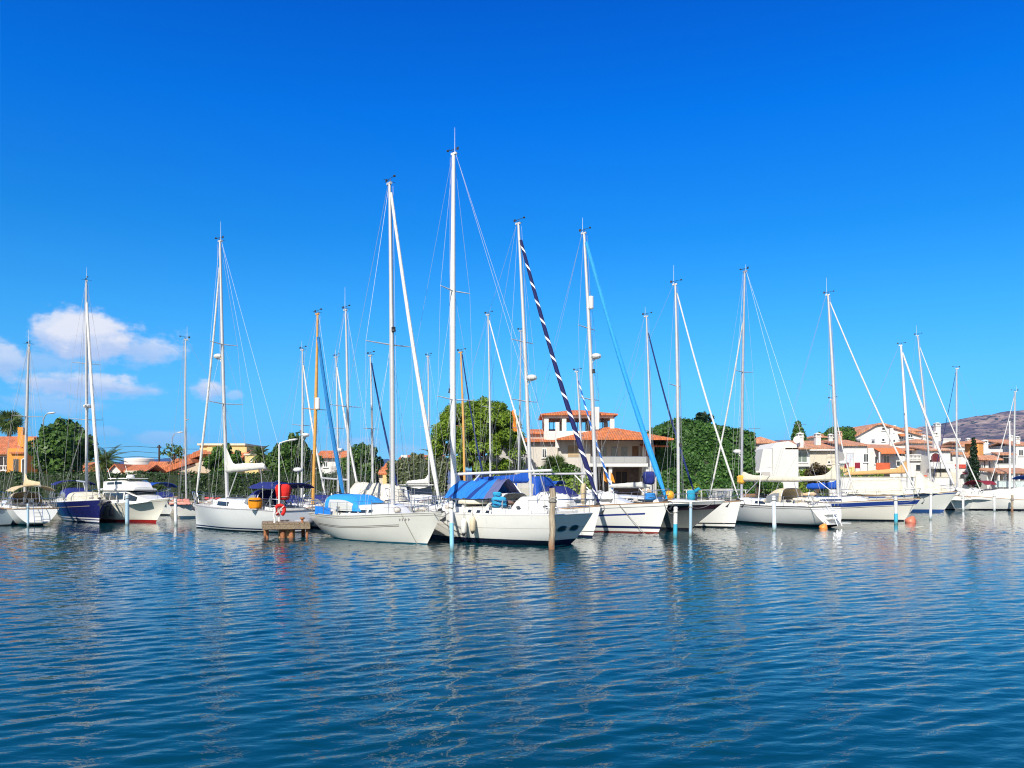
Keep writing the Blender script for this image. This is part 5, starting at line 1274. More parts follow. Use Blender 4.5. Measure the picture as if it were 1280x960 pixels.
# floating jetty between the rows
jt = thing('jetty', 'grey plank jetty running between the two rows of boats', 'jetty', (0, 0, 0))
b = MB(); path = [Vector((-7.0, 41.4)), Vector((-5.3, 44.3)), Vector((-1.6, 47)), Vector((2.2, 50.6))]; rings = []
for i, p in enumerate(path):
    tt = ((path[min(i + 1, 3)] - path[max(i - 1, 0)])).normalized(); n = Vector((-tt.y, tt.x)) * .85
    rings.append([(p.x + n.x, p.y + n.y, .62), (p.x - n.x, p.y - n.y, .62), (p.x - n.x, p.y - n.y, .42), (p.x + n.x, p.y + n.y, .42)])
b.loft(rings); b.build('deck', PLK, jt)
for p in path:
    b = MB(); b.tube([(p.x + .9, p.y, -1.2), (p.x + .9, p.y, 1.3)], .11, 10); b.build('pile', RUST, jt, smooth=True)
# ================================================================= ground, water, hills
def struct(o): o['kind'] = 'structure'; return o
edge = [(-420, 66), (-16, 66), (-9, 64.5), (3, 64), (9, 58), (21, 58), (21, 69), (27, 79), (34, 83), (70, 83), (420, 88)]
b = MB()
for a, c in zip(edge, edge[1:]):
    fa, fc = (a[0] * 45, 9000), (c[0] * 45, 9000)
    if fa[0] == fc[0]: b.quad((*a, GZ), (*c, GZ), (*fc, GZ))
    else: b.quad((*a, GZ), (*c, GZ), (*fc, GZ), (*fa, GZ))
    b.quad((*a, -2), (*c, -2), (*c, GZ), (*a, GZ))
gm = NT('ground_paving'); co = gm.coord('Object'); n1 = gm.noise(.35, co, 6); n2 = gm.noise(6, co, 5)
c = gm.mix(n2, gm.ramp(n1, [(.35, (.26, .24, .20)), (.65, (.40, .37, .32))]), (.30, .27, .23)); gm.set(Base_Color=c, Roughness=.9); gm.bump(n2, .4, .02)
struct(b.build('ground', gm.m))
b = MB()                                               # coping along the quay edge
for a, c in zip(edge[1:9], edge[2:10]):
    A, Cc = Vector(a), Vector(c); t_ = (Cc - A).normalized(); n_ = Vector((-t_.y, t_.x))
    b.loft([[(p.x - n_.x * .06, p.y - n_.y * .06, GZ - .22), (p.x + n_.x * .4, p.y + n_.y * .4, GZ - .22), (p.x + n_.x * .4, p.y + n_.y * .4, GZ + .05), (p.x - n_.x * .06, p.y - n_.y * .06, GZ + .05)] for p in (A, Cc)])
struct(b.build('quay_kerb', mat('kerb_concrete', (.42, .40, .36), .9, var=.2, bump=.3)))

def water():
    rs = np.random.RandomState(4)
    ys = [-30, -12, 0, 2]; y = 3.0
    while y < 92: ys.append(y); y += .055 if y < 15 else (.09 if y < 24 else (.16 if y < 40 else .35))
    ys += [100, 130]
    xs = [-420, -160, -90]; x = -64.
    while x < 60: xs.append(x); x += .075 if abs(x) < 11 else .16
    xs += [75, 90, 160, 420]
    ys, xs = np.array(ys), np.array(xs); XX, YY = np.meshgrid(xs, ys); H = np.zeros_like(XX)
    main = R(116)
    for i in range(80):
        lam = .15 * (.95 / .15) ** (rs.rand() ** 1.0); k = 2 * math.pi / lam; th = main + rs.normal(0, .36); ph = rs.rand() * 6.28
        amp = .0044 * lam ** .9 * rs.uniform(.5, 1.1) * (1.0 if lam < .55 else .62)
        env = .62 + .38 * np.sin(XX * rs.uniform(.05, .22) + YY * rs.uniform(.05, .25) + rs.rand() * 6.28)
        a = k * (XX * math.cos(th) + YY * math.sin(th)) + ph + .35 * np.sin(XX * .31 + i) + .3 * np.sin(YY * .27 + 2 * i)
        s = np.sin(a); H += amp * env * (s + .42 * (s * s - .5))
    calm = (1 + .35 * np.clip((YY - 12) / 16, 0, 1)) * (.55 + .45 * (0.5 + .5 * np.sin(XX * .11 + .6 * np.sin(YY * .17)) * np.sin(YY * .13 + 1.3))); H *= calm
    near = np.clip((YY - 2) / 2, 0, 1) * np.clip((92 - YY) / 6, 0, 1) * np.clip((62 - np.abs(XX)) / 4, 0, 1); H *= near
    n, m = H.shape; V = np.stack([XX, YY, H], 2).reshape(-1, 3)
    idx = np.arange(n * m).reshape(n, m); Fq = np.stack([idx[:-1, :-1], idx[:-1, 1:], idx[1:, 1:], idx[1:, :-1]], 2).reshape(-1, 4)
    me = bpy.data.meshes.new('water'); me.vertices.add(len(V)); me.vertices.foreach_set('co', V.astype(np.float32).ravel())
    me.loops.add(Fq.size); me.loops.foreach_set('vertex_index', Fq.astype(np.int32).ravel()); me.polygons.add(len(Fq))
    me.polygons.foreach_set('loop_start', np.arange(0, Fq.size, 4, dtype=np.int32)); me.polygons.foreach_set('loop_total', np.full(len(Fq), 4, np.int32)); me.polygons.foreach_set('use_smooth', np.ones(len(Fq), bool)); me.update()
    t = NT('harbour_water'); co = t.coord('Object')
    w1 = t.noise(4.2, t.scale(co, (.6, 1.2, 1)), 3, .55); w2 = t.noise(11, t.scale(co, (.6, 1.2, 1)), 3, .5)
    t.set(Base_Color=WATER_COL, Roughness=.04, IOR=1.33, Specular_IOR_Level=.5)
    h = t.math('ADD', w1, t.math('MULTIPLY', w2, .22)); t.bump(h, WATER_BUMP, .06)
    me.materials.append(t.m); o = bpy.data.objects.new('water', me); COL.objects.link(o); struct(o)
WATER_COL = (.001, .036, .050); WATER_BUMP = .16
water()

def hills(name, prof, d, depth, m, seed, rough=.06, step=26):
    rs = np.random.RandomState(seed); P = np.array(prof, float); xs = np.arange(X(P[0, 0], d), X(P[-1, 0], d) + step, step)
    hz = np.interp(xs, [X(p, d) for p in P[:, 0]], [Z(p, d) for p in P[:, 1]])
    ny = int(depth / step); ys = np.arange(-ny, ny + 1) * step; XX, YY = np.meshgrid(xs, ys); base = np.tile(hz, (len(ys), 1)); prof_y = np.clip(1 - np.abs(YY) / (ny * step), 0, 1)
    Zz = base * prof_y ** .8; N = np.zeros_like(XX); a = 1.
    for o_ in range(6):
        f = .0022 * 2 ** o_
        for r_ in range(3):
            th = rs.rand() * 6.28; N += a * np.abs(np.sin(f * (XX * math.cos(th) + YY * math.sin(th)) * 6.28 + rs.rand() * 6.28 + 1.2 * np.sin(f * 2.1 * XX + r_))) / 3
        a *= .52
    Zz = Zz * (1 + rough * (N - 1.0)) - rough * 60 * (1 - prof_y) * 0
    V = np.stack([XX, YY + d + 0, Zz - 3], 2).reshape(-1, 3); n, mm = XX.shape; idx = np.arange(n * mm).reshape(n, mm)
    Fq = np.stack([idx[:-1, :-1], idx[:-1, 1:], idx[1:, 1:], idx[1:, :-1]], 2).reshape(-1, 4)
    me = bpy.data.meshes.new(name); me.from_pydata([tuple(v) for v in V], [], [tuple(int(k) for k in f) for f in Fq]); me.polygons.foreach_set('use_smooth', np.ones(len(Fq), bool)); me.materials.append(m)
    o = bpy.data.objects.new(name, me); COL.objects.link(o); return struct(o)
t = NT('mountain_scrub'); co = t.coord('Object'); a = t.noise(.012, t.scale(co, (1, .45, 2.2)), 8, .65); bn = t.noise(.05, co, 6, .6)
c = t.ramp(a, [(.36, (.06, .058, .06)), (.48, (.15, .11, .10)), (.58, (.34, .25, .19)), (.70, (.42, .32, .25))]); c = t.mix(t.math('GREATER_THAN', bn, .56), c, (.05, .055, .04)); t.set(Base_Color=c, Roughness=.95, Specular_IOR_Level=.1); t.bump(bn, .6, 8); MTN = t.m
hills('hills', [(900, 600), (940, 560), (965, 552), (1010, 551), (1050, 553), (1105, 549), (1150, 535), (1200, 526), (1240, 519), (1280, 515), (1340, 506), (1420, 500), (1560, 520), (1700, 560)], 2600, 1500, MTN, 3, .10)
hills('hills', [(-300, 590), (-120, 586), (60, 588), (140, 581), (175, 575), (215, 573), (250, 580), (320, 580), (420, 583), (462, 579), (480, 573), (500, 577), (530, 586), (700, 592)], 5200, 1800, mat('far_mountain', (.05, .06, .08), .95, var=.2, vscale=.01), 5, .06, 60)

# ================================================================= hedges and trees
h_ = hedge
h_('hedge', 'clipped dark green hedge running along the quay on the left', (-62, 69), (-11.6, 69), GZ, 3.30, 1.4, 'hedge', .10, 85)
h_('hedge', 'loose light green hedge between the cream tent and the tall mast', (-10.5, 68), (-5.6, 68), GZ, 4.3, 1.2, 'olive', .13, 80, seed=8, wob=.3)
h_('hedge', 'sunlit flowering hedge below the villa balcony', (-3.2, 66.5), (6.6, 66.5), GZ, 2.75, 1.2, 'lime', .12, 75, seed=9, wob=.35)
h_('hedge', 'bright green trimmed hedge in front of the white terrace house', (29.9, 85.5), (35.0, 85.5), GZ, 3.95, 1.3, 'lime', .12, 80, seed=10)
h_('hedge', 'green hedge strip right of the cream sail throat', (35.2, 86), (39.6, 86), GZ, 3.5, 1.2, 'lime', .12, 80, seed=11)
tree('broadleaf_tree', 'dense dark broadleaf tree beside the orange house', 78, 72, 5.0, Z(525, 72), Z(596, 72), 'dark', 34, .24, 300, 1)
tree('broadleaf_tree', 'bright green small tree in front of the yellow house with the canopy', 279, 74, 3.2, Z(556, 74), Z(598, 74), 'broad', 20, .17, 480, 2)
tree('broadleaf_tree', 'large dark shrubby tree behind the lamp post', 369, 76, 4.6, Z(545, 76), Z(602, 76), 'dark', 30, .18, 420, 3, trunks=3)
tree('broadleaf_tree', 'small dark tree against the left side of the white gabled house', 350, 80, 2.4, Z(558, 80), Z(600, 80), 'broad', 18, .17, 430, 33)
tree('broadleaf_tree', 'mid green tree right of the white gabled house', 452, 80, 4.2, Z(556, 80), Z(600, 80), 'dark', 22, .18, 430, 4, trunks=2)
tree('broadleaf_tree', 'sparse little tree with a thin crown above the long tiled roofs', 217, 88, 2.6, Z(556, 88), Z(576, 88), 'dark', 7, .15, 260, 6)
tree('broadleaf_tree', 'loose olive green tree left of the umbrella pine', 519, 78, 3.8, Z(570, 78), Z(604, 78), 'olive', 18, .17, 420, 7, trunks=2)
palm('young_palm', 'young palm with arching fronds between the loose tree and the pine', 548, 74, Z(560, 74), 2.1, 22, .16, 12, kind='olive')
bush('bush', 'purple brown leaved bush next to the white gabled house', 428, 78, 1.4, Z(572, 78), 'brown', 15, leaf=.12)

# umbrella pine
def pine():
    d = 70; root = thing('umbrella_pine', 'wide umbrella pine with a bright green dome and reddish trunks beside the villa', 'tree', (X(597, d), d, GZ)); rs = np.random.RandomState(9); q = random.Random(9)
    w = (656 - 538) / F * d / 2; zc = Z(570, d) - GZ; top = Z(496, d) - GZ; lobes = []
    for i in range(150):
        rr = math.sqrt((i + .5) / 150); a = i * 2.399 + q.uniform(-.2, .2); dome = max(0, 1 - rr ** 3.2) ** .5; z = zc + (top - zc) * dome * (q.uniform(.8, .95) if i % 3 else q.uniform(.35, .8))
        r = q.uniform(.6, .85) * (1 - .12 * rr); lobes.append(((rr * w * .93 * math.cos(a), rr * w * .93 * math.sin(a), z - .25), (r, r, r * .75)))
    for i in range(22):
        a = i * 2.399; rr = q.uniform(.55, .98); lobes.append(((rr * w * math.cos(a), rr * w * math.sin(a), zc - q.uniform(.1, 1.1)), (.55, .55, .5)))
    P, N, T = lobes_points(lobes, 1500, rs, (.3, 1.08)); N[:, 2] += .5
    leaf_object('crown', leaf_quads(P, N, .18, rs, .3), LM('pine'), root, rs, T)
    b = MB()
    for k, (ox, lx) in enumerate(((-.9, -1.6), (-.2, -.3), (.15, .5), (.5, 1.7))):
        st = Vector((ox * .5, 0, -.1)); mid = Vector((ox + lx * .3, q.uniform(-.3, .3), zc * .5)); e = Vector((ox + lx, q.uniform(-.6, .6), zc + .8))
        b.tube([st, st.lerp(mid, .5), mid, mid.lerp(e, .5), e], [.24, .20, .17, .14, .10], 8)
        for j in range(8):
            c = Vector(lobes[(k * 27 + j * 13) % 150][0]); s = mid.lerp(e, q.uniform(.2, .95)); b.tube([s, s.lerp(c, .5) + Vector((0, 0, -.15)), c], [.075, .05, .02], 5)
    b.build('trunk', RBARK(), root, smooth=True)
pine()
palm('date_palm', 'date palm with arching fronds beside the low tiled roofs', 131, 85, Z(563, 85), 2.7, 38, .22, 2)
palm('fan_palm', 'tall fan palm behind the orange house chimney', 12, 96, Z(510, 96), 1.9, 40, .22, 3, fan=True, spread=1.35, kind='palm', trunk_h=Z(526, 96) - GZ)
palm('dwarf_palm', 'dwarf palm tuft above the small yellow house', 325, 76, Z(560, 76), 1.5, 24, .15, 5)
palm('dwarf_palm', 'bushy fan leaved palm shrub in front of the villa wall', 694, 68.5, Z(566, 68.5), 1.5, 40, .2, 7, fan=True, spread=1.2, trunk_h=2.9, kind='palm')
bush('bush', 'dense green garden bush at the foot of the palm shrub', 696, 69, 3.6, Z(561, 69), 'broad', 41, leaf=.13, nl=16)
tree('conifer', 'dark spiky conifer peeking over the ivy covered house', 878, 90, 2.6, Z(514, 90), Z(545, 90), 'cypress', 10, .24, 260, 11, shape='round')
tree('cypress', 'small pointed cypress behind the white terrace house', 998, 104, 1.9, Z(526, 104), Z(558, 104), 'broad', 16, .14, 500, 12, shape='cone')
tree('cypress', 'tall slim dark cypress among the white houses on the right', 1217, 90, 1.15, Z(543, 90), Z(609, 90), 'cypress', 26, .14, 620, 13, shape='cone')
tree('broadleaf_tree', 'round bright green tree crown behind the long tiled roof', 1047, 112, 6.0, Z(537, 112), Z(560, 112), 'broad', 22, .2, 350, 14)
bush('bush', 'brown twiggy bougainvillea bush beside the terrace window', 1021, 84.5, 2.3, Z(560, 84.5), 'brown', 16, leaf=.13, nl=14)
bush('bush', 'green bush at the foot of the white sloping wall', 958, 80, 3.2, Z(597, 80), 'broad', 17, leaf=.14, nl=10)
bush('bush', 'small round green bush right of the ivy covered wall', 946, 76, 1.8, Z(576, 76), 'ivy', 18, leaf=.13)
bush('bush', 'yellow green flower bush in front of the ivy covered house', 868, 66, 1.6, Z(600, 66), 'lime', 19, leaf=.11)
bush('bush', 'bright green potted bush on the right hand terrace', 1180, 88, 1.6, Z(594, 88), 'lime', 20, leaf=.12)

# ================================================================= houses on the left
h = House('house', 'orange rendered house with a stepped chimney and white balustrade at the far left', -40, 46, 82)
h.wall(-40, 18, 566, 7, y=.0).wall(18, 42, 561, 5, y=-1.2); h.done(PO())
h.roof(-40, 17, .0, 7, 566, 543, 'gx'); h.roof(26, 44, -1.2, 3.5, 566, 553, 'shed', over=.25)
h.chimney(13, 19.5, 533, 566, 1.2, .6, PO(), cap=False)
b = MB(); b.prism([(h.x(18), h.z(566)), (h.x(18), h.z(543)), (h.x(24), h.z(543)), (h.x(24), h.z(546)), (h.x(35), h.z(546)), (h.x(38), h.z(558)), (h.x(42), h.z(562)), (h.x(42), h.z(566))], 1.0, 1.5); b.build('parapet', PO(), h.root)
h.balustrade(-6, 16, 582, 592, -.9); h.window(-2, 12, 570, 588, 0, FR(), DK()); h.window(26, 33, 574, 592, -1.22, WOOD(), GLASS()); h.arch(36.5, 41, 574, 592, -1.22, DK())
h.block('eave_beam', -42, 17, 566.5, 569, -.3, -.02, WOOD())

h = House('house', 'pale pink house with a tiled roof half hidden behind the dark tree', 38, 70, 98)
h.wall(40, 70, 571, 6).done(PW2()); h.roof(40, 70, 0, 6, 571, 562, 'gx'); h.block('porch_wall', 42, 54, 576, 600, -2, -.05, PT()); h.roof(42, 54, -2.2, -.2, 580, 574, 'shed', over=.2); h.window(58, 64, 576, 584, 0)
h = House('house', 'low house showing only its terracotta roof behind the hedge', 84, 122, 84)
h.wall(86, 121, 590, 5).done(PO()); h.roof(86, 121, 0, 5, 589, 577, 'gx'); h.block('eave_fascia', 85, 122, 590.5, 592.5, -.42, -.36, PW2())
h = House('house', 'small white gabled house with an orange roof beside the date palm', 132, 180, 80)
h.wb.prism([(h.x(133), -.3), (h.x(156), -.3), (h.x(156), h.z(592)), (h.x(144.5), h.z(580)), (h.x(133), h.z(591))], 0, 5); h.wall(156.2, 178, 590, 4.5, .3); h.done(PW())
h.roof(156.2, 178, .1, 4.8, 590, 580, 'gx'); h.roof(132.5, 156, -.1, 5, 593, 579.6, 'gy', over=.12); h.block('annex', 163, 178, 588.5, 600, -1.2, .25, PW2()); h.window(166, 171, 592, 598, -1.2)
tk = thing('water_tank', 'round whitish storage tank behind the small gabled house', 'tank', (X(174, 130), 130, GZ)); b = MB(); r = 17 / F * 130; zt = Z(573, 130) - GZ; b.lathe([(r, -.5), (r, zt - .5)], 0, 0, 40); b.build('tank_wall', plaster('tank_concrete', (.66, .60, .55)), tk, smooth=True)
b = MB(); b.lathe([(r * 1.02, zt - .496), (r * 1.02, zt - .1), (r * .96, zt), (0, zt + .15)], 0, 0, 40); b.build('tank_lid', plaster('tank_concrete', (.66, .60, .55)), tk, smooth=True)
h = House('house', 'long low house with two stepped terracotta roofs sloping down to the left', 178, 262, 86)
h.wall(180, 262, 592, 7, 1.).wall(196, 262, 578, 6, 5.).done(PT())
h.roof(178, 262, .2, 5, 598, 576, 'gx'); b = MB()
def slope_strip(h, pts, y0, y1, name, m):                 # a pitched roof seen along its verge
    b = MB(); up = [(h.x(a), h.z(c)) for a, c in pts]; b.prism(up, y0, y1); return b.build(name, m, h.root)
slope_strip(h, [(192, 578), (196, 573), (260, 553), (262, 557), (200, 578.5)], 4.2, 10, 'upper_roof', TILE())
slope_strip(h, [(178, 600), (178, 592), (236, 573), (240, 578), (182, 599)], .3, 4.1, 'lower_roof', TILE())
h.wb = MB(); h.wb.prism([(h.x(186), h.z(598)), (h.x(262), h.z(572)), (h.x(262), -.3), (h.x(186), -.3)], .7, 4.0); h.wb.build('gable_wall', PT(), h.root)
h = House('house', 'cream flat topped house with a yellow terrace and wooden canopy', 240, 330, 88)
h.wall(243, 300, 555, 7, 1.5).wall(256, 306, 558.5, 5, 0.6).done(PY())
h.tri([(0, 0)], 0, 0) if False else None
h.block('roof_terrace', 241, 302, 553.5, 556, 1.2, 8.7, PW2()); h.roof(246, 262, .0, 3, 566, 558, 'shed'); h.roof(286, 306, -1.4, 1.4, 573, 562, 'shed', over=.2, m=TILE2())
h.window(289, 304, 573, 588, .58, WOOD(), mat('orange_blind', (.55, .24, .06), .8)); h.balustrade(284, 318, 593, 600, -1.6, n=14); h.block('terrace_wall', 283, 319, 600, 612, -1.7, -1.5, PY()); h.window(262, 270, 572, 584, .58)
h = House('house', 'small pale yellow house with a slanting buttress wall', 302, 334, 84)
h.wb.prism([(h.x(306), -.3), (h.x(306), h.z(569)), (h.x(320), h.z(569)), (h.x(334), h.z(600)), (h.x(336), -.3)], 0, 4); h.done(PY()); h.block('parapet', 305, 321, 567, 569, -.1, 4.1, PW2()); h.window(313.5, 316, 573, 577, 0, bars=0); h.shutter(324, 328, 588, 598, -.03)
h = House('house', 'white gabled house with a bright orange tiled roof left of the bare masts', 394, 442, 86)
h.wall(399, 440, 571, 5, .2); h.wb.box(h.x(394), h.x(399) - .004, .0, 5, -.3, h.z(569)); h.done(PW()); h.roof(397, 441, .0, 5.2, 571, 562, 'gx', over=.25, m=TILE2()); h.shutter(413, 419, 582, 596, .2, PG()); h.window(424, 430, 577, 589, .2, WOOD()); h.window(404, 409, 577, 584, .2)
h = House('house', 'house with overlapping orange roofs between the trees and the tall masts', 462, 510, 92)
h.wall(466, 488, 590, 5).wall(482, 506, 592, 5, 1.5).done(PW2()); h.roof(464, 490, -.1, 4, 592, 583, 'gx', m=TILE2()); h.roof(476, 508, 3.5, 8, 586, 577, 'gx', m=TILE2()); h.roof(488, 510, 1.2, 6, 597, 583, 'gy', m=TILE2())
h.block('pale_shed', 481, 490, 594, 606, -1.5, -.1, PY())
h = House('house', 'white house with a chimney and terracotta roof glimpsed behind the loose trees', 498, 552, 100)
h.wall(500, 550, 574, 6).done(PW()); h.roof(502, 550, 0, 6, 573, 567.5, 'gx'); h.chimney(502, 510, 569, 585, -.6, m=PW(), cap=False); h.window(516, 522, 577, 584, 0); h.window(533, 538, 577, 584, 0)

# street lamps, pole and wires
def street_lamp(px, d, ztop, reach, label, headm=None):
    t = thing('street_lamp', label, 'street lamp', (X(px, d), d, GZ)); z = ztop - GZ
    b = MB(); pts = [(0, 0, 0), (0, 0, z * .5), (0, 0, z - .9)] + [(reach * (1 - math.cos(a)) , 0, z - .9 + .9 * math.sin(a)) for a in (.4, .8, 1.2, 1.5)]; b.tube(pts, [.09, .075, .06, .055, .05, .045, .04], 8); b.build('pole', mat('lamp_pole_grey', (.33, .36, .38), .5, .4), t, smooth=True)
    b = MB(); x = reach; b.loft([[(x + dx, w * math.cos(a), z + .02 + dz + hh * math.sin(a)) for a in [i * math.pi / 4 for i in range(8)]] for dx, w, hh, dz in ((-.1, .05, .04, 0), (.15, .16, .09, .03), (.5, .15, .09, .06), (.68, .04, .04, .07))]); b.build('lamp_head', mat('lamp_head_paint', (.62, .60, .56), .4), t, smooth='all')
    return t
street_lamp(54, 78, Z(517, 78), .5, 'curved street lamp rising behind the dark tree')
street_lamp(215, 105, Z(541, 105), .8, 'far thin street lamp above the long tiled roofs')
up = thing('utility_pole', 'dark wooden utility pole carrying wires above the tiled roofs', 'utility pole', (X(199, 92), 92, GZ)); zt = Z(556, 92) - GZ
b = MB(); b.tube([(0, 0, -.2), (0, 0, zt * .5), (0, 0, zt)], [.14, .12, .10], 8); b.build('pole', mat('creosoted_pole', (.05, .035, .03), .9), up, smooth=True)
b = MB(); b.box(-.24, .24, -.05, .05, zt - .35, zt - .25); [b.lathe([(.04, zt - .248), (.05, zt - .18), (.0, zt - .1)], x, 0, 8) for x in (-.18, .18)]; b.build('crossarm', mat('creosoted_pole', (.05, .035, .03), .9), up)
for k, (dz, lab) in enumerate(((-.15, 'upper'), (-.75, 'middle'), (-1.3, 'lower'))):
    b = MB(); z0 = zt + GZ + dz; pts = [(X(20, 95) + (X(320, 88) - X(20, 95)) * i / 24, 92 + .4 * k, z0 - .35 * math.sin(math.pi * ((i / 12) % 1)) + .0 * i) for i in range(25)]; b.tube(pts, .022, 4)
    tag(b.build('overhead_wire', BLACK()), lab + ' overhead wire strung across the dark utility pole', 'wire', 'overhead wires')

# ================================================================= villa
h = House('villa', 'large white villa with an open tower room, terracotta roofs and a deep shaded balcony', 610, 836, 74)
h.wall(698, 738, 549, 8, .0).wall(738.2, 814, 549, 6, 2.4, 583).wall(612, 697.8, 550, 7, 1.2).wall(664, 700, 535, 4, 5.5)
h.wall(806, 822, 556, 5, 1.5)
h.done(plaster('villa_render', (.56, .52, .46), .6))
h.block('balcony_slab', 733, 808, 579.5, 583.5, -.9, 2.39, PW())
h.roof(702, 832, -.9, 8.4, 549, 530, 'hip', over=.5, m=TILE2())
h.roof(640, 699, 1.0, 7, 550, 541.5, 'shed', over=.3, m=TILE2()); h.roof(663, 700, 5.3, 9.5, 536, 527.5, 'shed', over=.2, m=TILE2())
h.roof(808, 836, 1.0, 6, 556.5, 547, 'shed', over=.2, m=TILE2())
tw = MB()                                               # tower: parapet walls, columns and beams
x0, x1 = h.x(682), h.x(772); y0, y1 = 3., 8.6; zp, zb, ze = h.z(536), h.z(548), h.z(514.5)
tw.box(x0, x1, y0, y0 + .25, zb - 1, zp); tw.box(x0, x1, y1 - .25, y1, zb - 1, zp); tw.box(x0, x0 + .25, y0 + .254, y1 - .254, zb - 1, zp - .01); tw.box(x1 - .25, x1, y0 + .254, y1 - .254, zb - 1, zp - .01)
for a in (682, 705, 743, 767.5):
    for yy in (y0, y1 - .42): tw.box(h.x(a) + .002, h.x(a) + .42, yy + .002, yy + .418, zp + .002, ze - .35)
tw.box(x0, x1, y0 + .01, y0 + .40, ze - .345, ze); tw.box(x0, x1, y1 - .40, y1 - .01, ze - .345, ze); tw.box(x0 + .01, x0 + .4, y0 + .41, y1 - .41, ze - .34, ze - .005); tw.box(x1 - .4, x1 - .01, y0 + .41, y1 - .41, ze - .34, ze - .005)
tw.box(x0 + .5, x1 - .5, y0 + .5, y1 - .5, zb - 1.2, zp - .55)
t_ = tw.build('tower', PW(), h.root)
b = MB()
for (a, c) in ((692, 703), (731, 742), (755, 766)):
    for yy in (y1 - .2,):
        b.box(h.x(a), h.x(c), yy, yy + .05, h.z(518.5), h.z(518)); [b.box(h.x(p) - .03, h.x(p) + .03, yy - .01, yy + .04, zp + .01, h.z(518.6)) for p in (a, (a + c) / 2, c)]
b.build('window_frame', mat('dark_frame', (.05, .06, .07), .5), t_)
h.roof(681, 773, y0 - .05, y1 + .05, 514, 505.5, 'hip', over=.32, m=TILE2())
h.chimney(744, 752, 506, 535, 2.0, .6, PW(), cap=False)
h.chimney(694, 699, 528, 560, -.35, .32, PW(), cap=False)
b = MB(); b.prism([(h.x(684), h.z(549)), (h.x(684), h.z(537)), (h.x(696), h.z(537)), (h.x(708), h.z(547)), (h.x(708), h.z(549))], 2.2, 2.9); b.build('stair_wall', PW(), h.root)
h.shutter(710, 724, 557, 571, .0, mat('tan_shutter', (.40, .29, .16), .7)); h.window(655, 662, 557, 566, 1.2); h.window(626, 632, 560, 570, 1.2); h.window(678, 684, 560, 572, 1.2)
for a, c in ((754, 762), (768, 776), (781, 789)): h.window(a, c, 557, 579, 2.4, mat('grey_door_frame', (.34, .34, .35), .6), glass_mat('balcony_door_glass', (.10, .12, .13), .1), sill=False, name='balcony_door')
h.shutter(744, 750, 556, 579, 2.4, WOOD()); h.shutter(795, 803, 556, 570, 2.4, WOOD())
b = MB(); b.box(h.x(738), h.x(806), -.86, -.83, h.z(579), h.z(571.5)); o = b.build('balcony_glass', glass_mat('frosted_balustrade', (.34, .34, .33), .25), h.root)
b = MB(); b.tube([(h.x(737), -.845, h.z(571)), (h.x(807), -.845, h.z(571))], .035, 6); [b.tube([(h.x(p), -.845, h.z(579.4)), (h.x(p), -.845, h.z(571))], .025, 5) for p in (737, 751, 765, 779, 793, 807)]; b.build('balcony_rail', STEEL(), h.root)
for p in (727, 733.5, 760, 806): h.block('column', p, p + 4, 583.6, 625, -.6, -.2, PW())
h.block('ground_floor_wall', 736, 812, 583.7, 625, 3.6, 3.9, mat('shaded_ground_floor', (.16, .12, .10), .9, var=.3)); h.window(745, 760, 588, 606, 3.6, WOOD(), DK()); h.window(775, 792, 588, 606, 3.6, WOOD(), DK()); h.block('garage_wall', 808, 824, 580, 625, 1.4, 1.6, PG()); h.shutter(811, 819, 560, 571, 1.5, mat('red_brown_shutter', (.30, .08, .04), .7))  # ground floor back wall: shade of the recess put into its dark colour
b = MB(); b.lathe([(.3, 0), (.34, .06), (.24, .12), (.0, .14)], 0, 0, 12)
h.window(628, 640, 566, 588, 1.2, FR(), DK())
fl = thing('flag', 'red and yellow striped flag on a slanting staff above the pine crown', 'flag', (X(646, 67), 67, GZ))
z1, z0 = Z(512, 67) - GZ, Z(545, 67) - GZ
b = MB(); b.tube([(.2, 0, 0), (.1, 0, z0), (-.12, 0, z1)], .03, 6); b.build('staff', WMAST(), fl)
fm = NT('striped_flag'); uv = fm.new('ShaderNodeUVMap'); uv.uv_map = 'UVMap'; u, v, _ = fm.sep(uv.outputs[0]); k = fm.math('FRACT', fm.math('MULTIPLY', u, 4.5)); fm.set(Base_Color=fm.mix(fm.math('LESS_THAN', k, .5), (.70, .42, .03), (.55, .03, .02)), Roughness=.8)
b = MB(); n = 8
for i in range(n):
    for j in range(4):
        P = lambda i_, j_: (-.12 + .10 * (i_ / n) - .065 * j_ + .05 * math.sin(i_ * 1.1 + j_), .06 * math.sin(i_ * .9 + j_ * 1.8), z1 - .05 - (z1 - z0) * .8 * i_ / n)
        b.quad(P(i, j), P(i + 1, j), P(i + 1, j + 1), P(i, j + 1), uv=[(j / 4, i / n), (j / 4, (i + 1) / n), ((j + 1) / 4, (i + 1) / n), ((j + 1) / 4, i / n)])
o = b.build('cloth', fm.m, fl, smooth='all')
gw = thing('garden_wall', 'grey white garden wall in the shade under the umbrella pine', 'wall', (X(627, 69), 69, GZ)); b = MB(); x0, x1 = -28 / F * 69, 30 / F * 69; zt = Z(561, 69) - GZ
b.prism([(x0, -.3), (x1, -.3), (x1, zt - .6), (x1 * .6, zt), (x0 * .2, zt), (x0, zt - .9)], 0, .3); b.build('wall_panel', PG(), gw)
b = MB(); b.box(x0 * .98, x1 * .98, -.06, -.003, zt * .35, zt * .35 + .1); b.build('string_course', PW(), gw)

